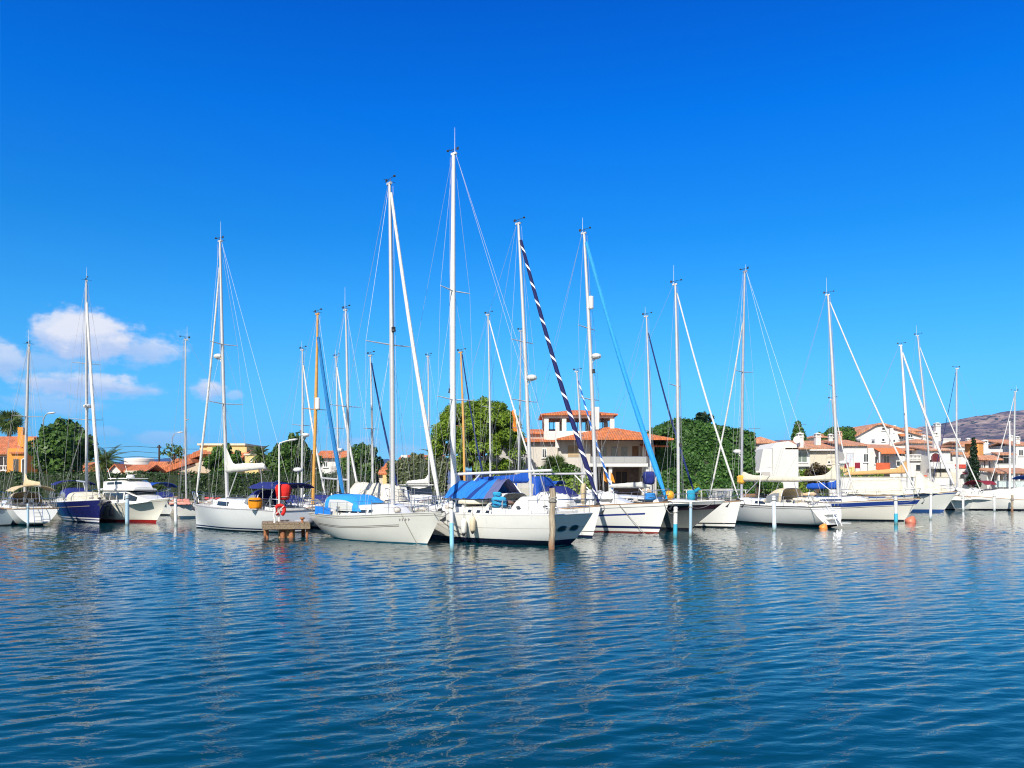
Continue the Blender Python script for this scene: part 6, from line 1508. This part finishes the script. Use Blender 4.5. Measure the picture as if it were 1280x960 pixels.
# ================================================================= ivy covered house
d = 76; iv = House('ivy_house', 'gabled house whose whole front is covered by dark green ivy', 822, 948, d)
poly = [(821, 628), (821, 541), (836, 531), (850, 525), (866, 527.5), (942, 543), (942, 628)]
pz = [(iv.x(a), iv.z(c)) for a, c in poly]; b = MB(); b.prism(pz, 0, 9); b.build('wall', mat('ivy_wall', (.05, .05, .035), .95), iv.root)
rs = np.random.RandomState(5); Ps, Ns = [], []
xs_ = np.array([p[0] for p in pz[1:-1]]); zs_ = np.array([p[1] for p in pz[1:-1]])
n = 17000; u = rs.uniform(xs_[0], xs_[-1], n); zt = np.interp(u, xs_, zs_); v = rs.uniform(0, 1, n); bulge = .16 * np.sin(u * 1.3 + 2 * np.sin(v * 9)) + .12 * np.sin(v * 23 + u * 2.1) + .10 * np.sin(u * 4.7 + v * 13)
Ps.append(np.stack([u, -.12 - bulge * .8 - rs.exponential(.06, n), v * zt + .03], 1)); Ns.append(np.tile([0., -1, .35], (n, 1)))
n = 9000; u = rs.uniform(xs_[0], xs_[-1], n); zt = np.interp(u, xs_, zs_); Ps.append(np.stack([u, rs.uniform(-.2, 9, n), zt + .03 + rs.exponential(.07, n)], 1)); Ns.append(np.tile([0., -.2, 1], (n, 1)))
for sx in (0, -1):
    n = 5000; Ps.append(np.stack([np.full(n, xs_[sx]) + (-.05 if sx == 0 else .05) + rs.normal(0, .07, n), rs.uniform(-.1, 9, n), rs.uniform(0, 1, n) * zs_[sx]], 1)); Ns.append(np.tile([-1. if sx == 0 else 1., 0, .3], (n, 1)))
P = np.concatenate(Ps); N = np.concatenate(Ns)
leaf_object('ivy', leaf_quads(P, N, .15, rs, .75), LM('ivy'), iv.root, rs)
b = MB(); b.box(iv.x(930), iv.x(932), -.4, -.3, 0, 2); 

# ================================================================= houses on the right
TILE = TILE2 = lambda: tile_mat('faded_tiles', (.55, .26, .15))
h = House('house', 'grey rendered house end with an orange roof beside the ivy', 940, 976, 92)
h.wall(941, 972, 554, 6).done(PG()); h.roof(941, 968, -.1, 6, 553, 545, 'hip', over=.3, m=TILE2()); h.window(955, 962, 566, 574, 0); h.aerial(953, 532, 546, 3)
h = House('terrace_house', 'white modern house with a tall blank wall and sloping side wall', 938, 1016, 84)
h.wall(966, 998, 560, 7, 0); h.wall(998.2, 1016, 560, 6, .9)
h.wb.prism([(h.x(940), h.z(607)), (h.x(950), h.z(588)), (h.x(955), h.z(561)), (h.x(966) - .004, h.z(561)), (h.x(966) - .004, h.z(607))], .3, 4); h.wb.box(h.x(944), h.x(966) - .004, .1, .29, -.3, h.z(589))
h.done(PW())
b = MB(); b.prism([(h.x(966), h.z(560)), (h.x(972), h.z(553)), (h.x(988), h.z(551)), (h.x(998), h.z(556)), (h.x(998), h.z(560))], .5, 6); b.build('gable', PW(), h.root)
h.roof(984, 1018, .2, 7, 560, 553, 'shed', over=.2); h.window(999, 1013, 564, 578, .9, FR(), glass_mat('green_grey_glass', (.16, .20, .17), .08)); h.block('window_sill', 998.5, 1015, 580, 583, .55, .89, PW()); h.block('roof_edge', 996, 1016, 559.5, 561.5, .3, .88, PW2())
h.chimney(1004, 1011, 540, 560, 1.5, m=PW()); h.dish(1000, 549, 1.2, .38); h.aerial(1009, 527, 541, 2.2); h.block('low_wall', 944, 962, 590, 607, -.2, .08, PG())
h = House('terrace_house', 'cream terrace house under a long sloping tiled roof with two chimneys', 1010, 1056, 92)
h.wall(1012, 1056, 560, 6).done(PW2()); b = MB(); h.roof(1000, 1058, -.3, 6.2, 560, 547, 'shed', over=.2, m=TILE2()); h.block('fascia', 1000, 1058, 561.2, 563.5, -.5, -.42, PW())
h.chimney(1028, 1034.5, 540, 556, 2.0, m=PW()); h.chimney(1047, 1052, 541, 557, 2.4, m=PW()); h.shutter(1034, 1049, 567, 580, 0, PW2()); h.window(1034, 1038, 576, 580, -.06, bars=0); h.block('yellow_wall', 1030, 1058, 584, 612, -2.2, -2.0, PY())
h = House('terrace_house', 'white terrace house with a grey door, red chairs and a hanging sign panel', 1054, 1084, 90)
h.wall(1055, 1084, 556, 6).done(PW()); h.roof(1053, 1085, -.2, 6, 556, 546, 'shed', over=.1); h.chimney(1053, 1060, 538, 556, 1.6, m=plaster('pink_render', (.60, .36, .25))); h.window(1058, 1067, 566, 586, 0, PG(), mat('grey_blind', (.52, .55, .60), .6), name='terrace_door'); h.window(1079, 1085.5, 567, 578, -.02); h.block('terrace_floor', 1054, 1092, 590, 592, -2.6, -.01, PW())
for k, px in enumerate((1060, 1072)):
    c_ = thing('terrace_chair', ('red terrace chair in front of the grey door', 'dark red terrace chair beside the small window')[k], 'chair', (X(px, 88.4), 88.4, Z(590, 88.4)), R(20 - 40 * k), 'red chairs on the terrace')
    b = MB(); b.box(-.28, .28, -.25, .25, .4, .46); b.build('seat', MAROONC(), c_); b = MB(); b.box(-.28, .28, .2, .26, .47, 1.05); b.build('backrest', MAROONC(), c_)
    for sx in (-.25, .25):
        for sy in (-.22, .22): b = MB(); b.tube([(sx, sy, 0), (sx, sy, .4)], .02, 5); b.build('leg', BLACK(), c_)
h = House('terrace_house', 'white terrace house with an orange awning and a red balcony panel', 1082, 1120, 92)
h.wall(1085, 1120, 560, 6).done(PW()); h.roof(1076, 1122, .3, 6, 560, 552, 'shed', over=.15); h.awning(1092, 1122, 560, 567, 0, 1.8); h.window(1104, 1112, 569, 583, 0, FR(), glass_mat('balcony_door_glass', (.10, .12, .13), .1), sill=False, name='terrace_door'); h.window(1093, 1100, 570, 580, 0)
h.block('balcony_panel', 1086, 1103, 579, 587.5, -1.9, -1.78, mat('brick_red_panel', (.52, .10, .035), .8, var=.15)); h.block('balcony_wall', 1083, 1122, 588, 615, -2.0, -1.7, PW()); h.block('balcony_column', 1090, 1091.6, 566, 588, -1.75, -1.6, PW())
h.block('lower_opening', 1086, 1102, 592, 596, -2.02, -1.99, DK())  # dark slab on the wall; the opening's shade is in its colour
h = House('house', 'broad white house with a low gable and orange verge above the terraces', 1058, 1172, 112)
gp = [(1058, 610), (1058, 549), (1094, 530), (1101, 529), (1172, 549), (1172, 610)]; h.wb.prism([(h.x(a), h.z(c)) for a, c in gp], 0, 10); h.done(PW())
for pts in ([(1056, 550), (1094, 529.5), (1101, 528.3), (1101, 530.5), (1094, 532), (1056, 553)], [(1101, 528.3), (1175, 549), (1175, 552), (1101, 531)]): slope_strip(h, pts, -.35, 10, 'roof', TILE2())
h.window(1102, 1108, 534, 538, 0, bars=0); h.window(1112, 1117, 538, 541, 0, bars=0); h.window(1102, 1106, 548, 552, 0, bars=0); h.window(1135, 1141, 543, 547, 0, bars=1); h.awning(1122, 1131, 542, 545, 0, .8); h.window(1123, 1130, 545.5, 549, 0); h.block('flat_roof_edge', 1060, 1092, 549, 551, -.4, -.02, mat('grey_slab', (.30, .31, .36), .8)); h.dish(1079, 552, -.6, .8)
h.roof(1140, 1158, 2, 7, 537, 531.5, 'hip', over=.3, m=TILE2()); h.window(1150, 1156, 548, 553, 0); h.window(1112, 1119, 549, 553, 0)
h.chimney(1166, 1172, 529, 552, -.8, m=PW())
h = House('terrace_house', 'white terrace house with a flat parapet, balcony and dark ribbon window', 1116, 1164, 94)
h.wall(1118, 1150, 570, 7, 0).wall(1132, 1164, 556, 5, 3.).done(PW()); h.roof(1112, 1134, .5, 5, 562, 553, 'shed', over=.1); h.roof(1136, 1160, 1.0, 4.5, 561, 557, 'shed', over=.1, m=TILE2())
h.window(1145, 1158, 581, 587, -.02, mat('dark_frame', (.05, .06, .07), .5), bars=2); h.balustrade(1130, 1160, 568, 576, -.2, n=18); h.wb = MB(); h.wb.box(h.x(1150) + .01, h.x(1164), .0, 2.9, -.3, h.z(577)); h.wb.build('balcony_wall', PW(), h.root); h.window(1134, 1142, 561, 569, 2.98); h.awning(1104, 1120, 561, 565, -.05, 1.0); h.window(1120, 1130, 576, 583, -.0); h.block('lower_planter', 1140, 1166, 594, 598, -1.6, -1.2, mat('brick_red_panel', (.52, .10, .035), .8, var=.15)); h.chimney(1133, 1137, 532, 556, 4, m=PW(), cap=False)
h = House('terrace_house', 'white terrace house with a large arched maroon window and tall chimney', 1160, 1188, 92)
h.wall(1161, 1188, 561, 6).done(PW()); h.roof(1160, 1190, -.2, 6, 562, 553.5, 'shed', over=.15); h.arch(1163, 1175, 566, 577, -.02, mat('maroon_glazing', (.12, .02, .025), .2)); h.balustrade(1160, 1184, 578, 583, -1.2, n=16, solid=True); h.chimney(1175, 1180, 539, 562, 1.2, m=PW()); h.block('terrace_slab', 1159, 1186, 583.2, 586, -1.4, -.01, PW()); h.block('lower_wall', 1162, 1186, 591, 612, -1.5, -1.25, PW2()); h.window(1166, 1180, 587, 592, -.6, bars=2, frame=mat('dark_frame', (.05, .06, .07), .5))
h = House('house', 'white house with two red shuttered windows below the mountain', 1178, 1204, 124)
h.wall(1179, 1200, 549.5, 6).done(PW()); h.block('parapet', 1178.5, 1200.5, 548, 549.6, -.1, 6.1, PW()); h.window(1182, 1186, 553, 559.5, 0, RSH(), mat('red_shutter_paint', (.50, .05, .025), .6, var=.15)); h.window(1188.5, 1193.5, 552.5, 560, 0, RSH(), mat('red_shutter_paint', (.50, .05, .025), .6, var=.15)); h.roof(1196, 1210, -.5, 5, 560, 555, 'gx', over=.2)
h = House('terrace_house', 'white gabled terrace house with red shutters beside the tall cypress', 1182, 1216, 93)
h.wb.prism([(h.x(a), h.z(c)) for a, c in ((1184, 615), (1184, 573), (1190, 568), (1197, 568), (1213, 577), (1213, 615))], 0, 6); h.done(PW())
slope_strip(h, [(1184, 571), (1190, 564.5), (1206, 565.5), (1210, 568), (1197, 568.6), (1190, 568.3), (1184, 574)], -.3, 6, 'roof', TILE2())
h.shutter(1198.5, 1207, 580.5, 585.5, -.02, RSH()); h.shutter(1193.5, 1197, 580.5, 585.5, -.02, RSH()); h.arch(1199, 1206, 592, 598, -.02); h.window(1203, 1209, 589.5, 592, -.02, bars=0, frame=MAROONC()); h.block('gate_pillar', 1212, 1213.6, 568, 606, -.6, -.2, PW())
h = House('tower_house', 'octagonal orange brick tower with a pointed tile roof on a white base', 1218, 1250, 98)
b = MB(); rr = (1241 - 1219.5) / 2 / F * 98; b.lathe([(rr, h.z(571)), (rr, h.z(552.6))], h.x(1231), 2.3, 8); b.build('tower_wall', plaster('ochre_brick', (.56, .28, .09)), h.root)
b = MB(); b.lathe([(rr * 1.16, h.z(553)), (rr * 1.18, h.z(552)), (.02, h.z(546.5))], h.x(1231), 2.3, 8); b.build('tower_roof', TILE2(), h.root)
h.wall(1214, 1250, 571.5, 6, 1).wall(1222, 1230, 576, .9, .05).wall(1232, 1236, 576, .9, .05).done(PW()); h.roof(1212, 1249, -.6, 1.2, 574, 568.5, 'shed', over=.1, m=TILE2()); h.arch(1238, 1244, 575, 590, .98, glass_mat('blue_window', (.03, .05, .12), .1)); h.window(1224, 1229, 580, 592, .04); h.roof(1205, 1222, 1, 5, 553, 550, 'gx', over=.1)
h = House('house', 'white house with a flat parapet, small orange canopy and chimney at the right', 1238, 1290, 102)
h.wall(1243, 1264, 566, 6).wall(1250, 1290, 559, 6, 6.1).done(PW()); h.chimney(1241, 1247, 549, 567, 2., m=PW()); h.roof(1241, 1262, -1.2, .2, 568, 565, 'shed', over=.1); h.window(1248, 1260, 570, 580, 0, mat('dark_frame', (.05, .06, .07), .5), bars=2); h.balustrade(1240, 1262, 580, 585, -1.3, solid=True); h.window(1266, 1274, 566, 575, 6.08); h.window(1254, 1258, 561.5, 565, 6.09, bars=0)
h = House('terrace_house', 'arcaded white terrace house under an orange roof strip at the right end', 1238, 1300, 93)
h.wall(1240, 1300, 590, 5, 1).done(PW()); h.roof(1240, 1300, -1, 4, 590.5, 584, 'shed', over=.15, m=TILE2())
for a in (1242, 1250, 1258.5, 1267, 1276): h.block('column', a, a + 2, 591.5, 612, -.9, -.6, PW())
for a, c in ((1244.5, 1249), (1252.5, 1257.5), (1261, 1266)): h.arch(a, c, 593, 605, .98)
h.block('orange_door', 1272, 1284, 589, 606, .9, .98, mat('orange_brown_door', (.5, .2, .04), .7)); h.balustrade(1232, 1270, 601, 609, -1.8, solid=True, m=glass_mat('frosted_balustrade2', (.52, .60, .58), .3))
h = House('house', 'white rounded house front behind the short mast at the right edge', 1266, 1310, 108)
h.wall(1270, 1310, 556, 6).done(PW()); h.window(1273, 1279, 562, 570, 0); h.roof(1268, 1312, .2, 6, 556, 551, 'gx', m=TILE2()); h.chimney(1276, 1281, 545, 557, 1, m=PW())

for (a, c, d_, top, lab, ys_) in ((1104, 1128, 118, 541, 'narrow white house with a square chimney behind the low gabled house', .0), (1140, 1166, 104, 553, 'white two storey house with three small windows behind the thick furled sail', .0), (1196, 1222, 112, 557, 'white house end with brown shutters behind the tall cypress', .0), (1246, 1276, 118, 553, 'tall white house with green shutters under the mountain slope', .0), (1020, 1050, 112, 546, 'small white house with a pink chimney behind the long tiled roof', .0)):
    h = House('house', lab, a, c, d_); m_ = (a + c) / 2; k_ = (c - a) / 6; h.wall(a, c, top, 6).done(PW()); h.roof(a, c, 0, 6, top, top - 5, 'gx' if int(a) % 4 else 'hip', over=.3)
    sh = {1196: WOOD(), 1246: mat('green_shutter_paint', (.06, .16, .10), .6)}.get(a)
    for i in range(3):
        p = a + k_ * (1 + 2 * i) - 1.3; h.window(p, p + 2.8, top + 5, top + 9.5, 0)
        h.window(p, p + 2.8, top + 15, top + 19.5, 0)
        if sh: h.shutter(p - 1.5, p - .15, top + 5, top + 9.5, -.02, sh); h.shutter(p + 2.95, p + 4.3, top + 5, top + 9.5, -.02, sh)
    h.balustrade(a + 1, c - 1, top + 20.5, top + 24, -.9, solid=True); h.chimney(c - 5, c - 1.5, top - 10, top, 1.5, m=PW() if a != 1020 else plaster('pink_render', (.60, .36, .25)))

# quay furniture
gwall = thing('garden_wall', 'low white sea wall in front of the right hand terraces', 'wall', (X(1130, 84.5), 84.5, GZ)); w_ = 5.6; b = MB(); b.box(-w_ * 1.4, w_ * .9, 0, .3, -.1, Z(597, 84.5) - GZ); b.build('wall_panel', PW(), gwall); b = MB(); b.box(-w_ * 1.42, w_ * .92, -.05, .35, Z(597, 84.5) - GZ + .003, Z(597, 84.5) - GZ + .09); b.build('coping', PW2(), gwall)
def deck_chair(px, d, label, m, s=1.):
    t = thing('folding_chair', label, 'chair', (X(px, d), d, GZ), R(200), 'folding chairs on the quay'); b = MB()
    b.loft([[(-.3, -.25, .38), (.3, -.25, .38), (.3, -.25, .42), (-.3, -.25, .42)], [(-.3, .25, .34), (.3, .25, .34), (.3, .25, .38), (-.3, .25, .38)]]); b.build('seat', m, t)
    b = MB(); b.loft([[(-.3, .25, .40), (.3, .25, .40), (.3, .29, .40), (-.3, .29, .40)], [(-.3, .52, 1.05), (.3, .52, 1.05), (.3, .56, 1.05), (-.3, .56, 1.05)]]); b.build('backrest', m, t)
    for sx in (-.31, .31): b = MB(); b.tube([(sx, -.35, 0), (sx, .25, .42), (sx, .55, 1.08)], .018, 5); b.build('leg', STEEL(), t); b = MB(); b.tube([(sx, .45, 0), (sx, -.25, .42)], .018, 5); b.build('leg', STEEL(), t)
deck_chair(891, 61, 'folding grey chair on the quay below the ivy, the left one', GREYC())
deck_chair(899, 61.6, 'folding grey chair on the quay below the ivy, the middle one', GREYC())
deck_chair(907, 62, 'white folding chair on the quay below the ivy', WHITEC())
bx = thing('crate', 'brown wooden crate standing on the quay by the grey mast', 'crate', (X(936, 63), 63, GZ)); b = MB(); [b.box(-.5, .5, -.3 + .002, -.26, .05 + .2 * i, .22 + .2 * i) for i in range(3)]; [b.box(-.5, .5, .26, .298, .05 + .2 * i, .22 + .2 * i) for i in range(3)]; b.build('side_boards', WOOD(), bx); b = MB(); b.box(-.5, .5, -.255, .255, .02, .06); b.build('bottom_board', WOOD(), bx); b = MB(); [b.box(x, x + .06, -.33, .33, 0, .66) for x in (-.562, .502)]; b.build('corner_post', WOOD(), bx)
qp = thing('gangway', 'pale handrail frame of a gangway along the quay below the ivy', 'gangway', (X(895, 59.5), 59.5, GZ)); b = MB(); [b.tube([(x, 0, 0), (x, 0, .95)], .03, 6) for x in (-2.2, -1.1, 0, 1.1, 2.2)]; b.tube([(-2.4, 0, .95), (2.4, 0, .95)], .03, 6); b.build('handrail', WHITE(), qp); b = MB(); b.box(-2.5, 2.5, -.15, .5, .01, .07); b.build('walkway', PLK, qp)
for k, (px, lab) in enumerate(((754, 'orange pennant on a short pole under the villa balcony, the left one'), (763, 'orange pennant on a short pole under the villa balcony, the right one'))):
    t = thing('pennant', lab, 'flag', (X(px, 64.5), 64.5, GZ), 0, 'orange pennants'); b = MB(); b.tube([(0, 0, 0), (0, 0, Z(588, 64.5) - GZ)], .02, 5); b.build('staff', WMAST(), t); z1 = Z(589, 64.5) - GZ
    b = MB(); b.loft([[(0, 0, z1 - .7), (0, .02, z1 - .7), (0, .02, z1), (0, 0, z1)], [(.2, .05, z1 - .85), (.2, .07, z1 - .85), (.2, .07, z1 - .3), (.2, .05, z1 - .3)], [(.34, -.02, z1 - .95), (.34, 0, z1 - .95), (.34, 0, z1 - .8), (.34, -.02, z1 - .8)]]); b.build('cloth', cloth('orange_flag', (.75, .28, .03)), t)
SKY_RAMP = [(0, (1, 1, 1)), (1, (1, 1, 1))]
SKY_RAMP = [(0.0, (0.2854, 0.5772, 0.8386)), (0.055, (0.2029, 0.5281, 0.8065)), (0.124, (0.1785, 0.5591, 0.7752)), (0.2, (0.1094, 0.5433, 0.8333)), (0.292, (0.039, 0.476, 0.8812)), (0.414, (0.0022, 0.4217, 1.0547)), (0.516, (0.0, 0.3305, 1.0063)), (0.72, (0.12, 0.27, 0.74)), (1.0, (0.42, 0.43, 0.62))]
# ================================================================= sky, sun, camera
EXPO = .40; HAZE = .00007
SUN_AZ, SUN_EL = R(-160), R(39)                       # azimuth measured from straight ahead, clockwise
S = Vector((math.sin(SUN_AZ) * math.cos(SUN_EL), math.cos(SUN_AZ) * math.cos(SUN_EL), math.sin(SUN_EL)))
sun = bpy.data.lights.new('sun', 'SUN'); sun.energy = 5.0; sun.angle = R(.53); sun.color = (1, .945, .85)
so = bpy.data.objects.new('sun', sun); COL.objects.link(so); so.rotation_euler = (-S).to_track_quat('-Z', 'Y').to_euler(); so.location = (0, 0, 60)

w = bpy.data.worlds.new('World'); scene.world = w; w.use_nodes = True
t = w.node_tree; N_ = t.nodes; bg = N_['Background']
class WT(NT):
    def __init__(s): s.t = t; s.n = t.nodes; s.l = t.links
q = WT()
sky = N_.new('ShaderNodeTexSky'); sky.sky_type = 'NISHITA'; sky.sun_disc = False; sky.sun_elevation = SUN_EL; sky.sun_rotation = SUN_AZ % (2 * math.pi); sky.air_density = 1.0; sky.dust_density = .3; sky.ozone_density = 3.0
gen = q.coord('Generated'); gx, gy, gz = q.sep(gen)
el = q.math('MAXIMUM', gz, 0)
tint = q.ramp(el, SKY_RAMP); rear = N_.new('ShaderNodeMapRange'); rear.interpolation_type = 'SMOOTHSTEP'; rear.inputs[1].default_value = .25; rear.inputs[2].default_value = -.25; t.links.new(gy, rear.inputs[0]); tint = q.mix(rear.outputs[0], tint, (.62, .60, .60))
tint2 = q.mix(1.0, tint, (2, 2, 2), 'MULTIPLY'); col = q.mix(1.0, sky.outputs[0], tint2, 'MULTIPLY')
# clouds low in the north-west, by direction
az = q.math('ARCTAN2', gx, gy); elv = q.math('ARCSINE', gz)
comb = N_.new('ShaderNodeCombineXYZ'); t.links.new(az, comb.inputs[0]); t.links.new(q.math('MULTIPLY', elv, 1.5), comb.inputs[1])
n1 = q.noise(17, comb.outputs[0], 8, .6); n2 = q.noise(60, comb.outputs[0], 5, .6)
nn = q.math('ADD', q.math('MULTIPLY', q.math('SUBTRACT', n1, .5), 2.3), q.math('MULTIPLY', q.math('SUBTRACT', n2, .5), .8))
dens = None; under = None
def D(px, py):
    u, v = (px - CX) / F, (HY - py) / F
    return math.atan(u), math.atan(v / math.sqrt(1 + u * u))
for (px, py, rx, ry, st) in ((118, 424, 92, 30, 1.0), (70, 418, 45, 28, .9), (175, 438, 55, 20, .75), (108, 482, 100, 16, .85), (150, 486, 60, 10, .7), (90, 474, 60, 11, .6), (5, 448, 42, 22, .75), (55, 452, 90, 14, .4), (262, 488, 25, 14, .85), (292, 494, 14, 7, .45), (205, 548, 45, 9, .35), (60, 505, 80, 12, .4), (130, 540, 30, 7, .25), (450, 556, 40, 9, .3), (500, 562, 30, 8, .3)):
    a, e = D(px, py); ra, re = rx / F * math.cos(a) ** 2, ry / F
    du = q.math('MULTIPLY', q.math('SUBTRACT', az, a), 1 / ra); dv = q.math('MULTIPLY', q.math('SUBTRACT', elv, e), 1 / re)
    r2 = q.math('SQRT', q.math('ADD', q.math('MULTIPLY', du, du), q.math('MULTIPLY', dv, dv)))
    m = q.math('ADD', q.math('SUBTRACT', 1.12, r2), nn)
    mr = N_.new('ShaderNodeMapRange'); mr.interpolation_type = 'SMOOTHSTEP'; mr.inputs[1].default_value = .0; mr.inputs[2].default_value = .66; mr.inputs[4].default_value = st; t.links.new(m, mr.inputs[0])
    dens = mr.outputs[0] if dens is None else q.math('MAXIMUM', dens, mr.outputs[0])
    lit = q.math('MULTIPLY', q.math('ADD', dv, q.math('MULTIPLY', nn, .9)), mr.outputs[0])
    under = lit if under is None else q.math('ADD', under, lit)
shade = N_.new('ShaderNodeMapRange'); shade.inputs[1].default_value = -.35; shade.inputs[2].default_value = .65; t.links.new(under, shade.inputs[0])
ccol = q.mix(shade.outputs[0], (5.9, 7.0, 9.2), (9.7, 9.6, 9.7))
front = q.math('GREATER_THAN', gy, 0)
col = q.mix(q.math('MULTIPLY', q.math('MULTIPLY', dens, front), .93), col, ccol)
t.links.new(col, bg.inputs[0]); bg.inputs[1].default_value = .1 / 2 ** EXPO

if HAZE:
    b = MB(); b.box(-3800, 5200, -400, 7600, -4, 420); hz = b.build('haze', bpy.data.materials.new('haze_air'), None); hz['kind'] = 'stuff'
    hm = hz.data.materials[0]; hm.use_nodes = True; hn = hm.node_tree.nodes; hn.remove(hn['Principled BSDF']); pv = hn.new('ShaderNodeVolumePrincipled'); pv.inputs['Color'].default_value = (.05, .34, 1, 1); pv.inputs['Density'].default_value = HAZE; pv.inputs['Anisotropy'].default_value = .2
    hm.node_tree.links.new(pv.outputs[0], hn['Material Output'].inputs['Volume'])
cam = bpy.data.cameras.new('camera'); co_ = bpy.data.objects.new('camera', cam); COL.objects.link(co_); scene.camera = co_
co_.location = (0, 0, EYE); co_.rotation_euler = (R(90), 0, 0)
cam.sensor_width = 36; cam.lens = 36 * F / 1280; cam.shift_y = (HY - 480) / 1280; cam.clip_end = 20000; cam.clip_start = .1
vs_ = scene.view_settings; vs_.view_transform = 'Standard'; vs_.look = 'None'; vs_.exposure = EXPO; vs_.gamma = 1; vs_.use_curve_mapping = False
scene.render.engine = 'CYCLES'; cy = scene.cycles
cy.use_denoising = True; cy.filter_width = 1.15; cy.max_bounces = 8; cy.diffuse_bounces = 3; cy.glossy_bounces = 4; cy.transmission_bounces = 4; cy.transparent_max_bounces = 4; cy.volume_bounces = 1; cy.caustics_reflective = False; cy.caustics_refractive = False; cy.sample_clamp_indirect = 6
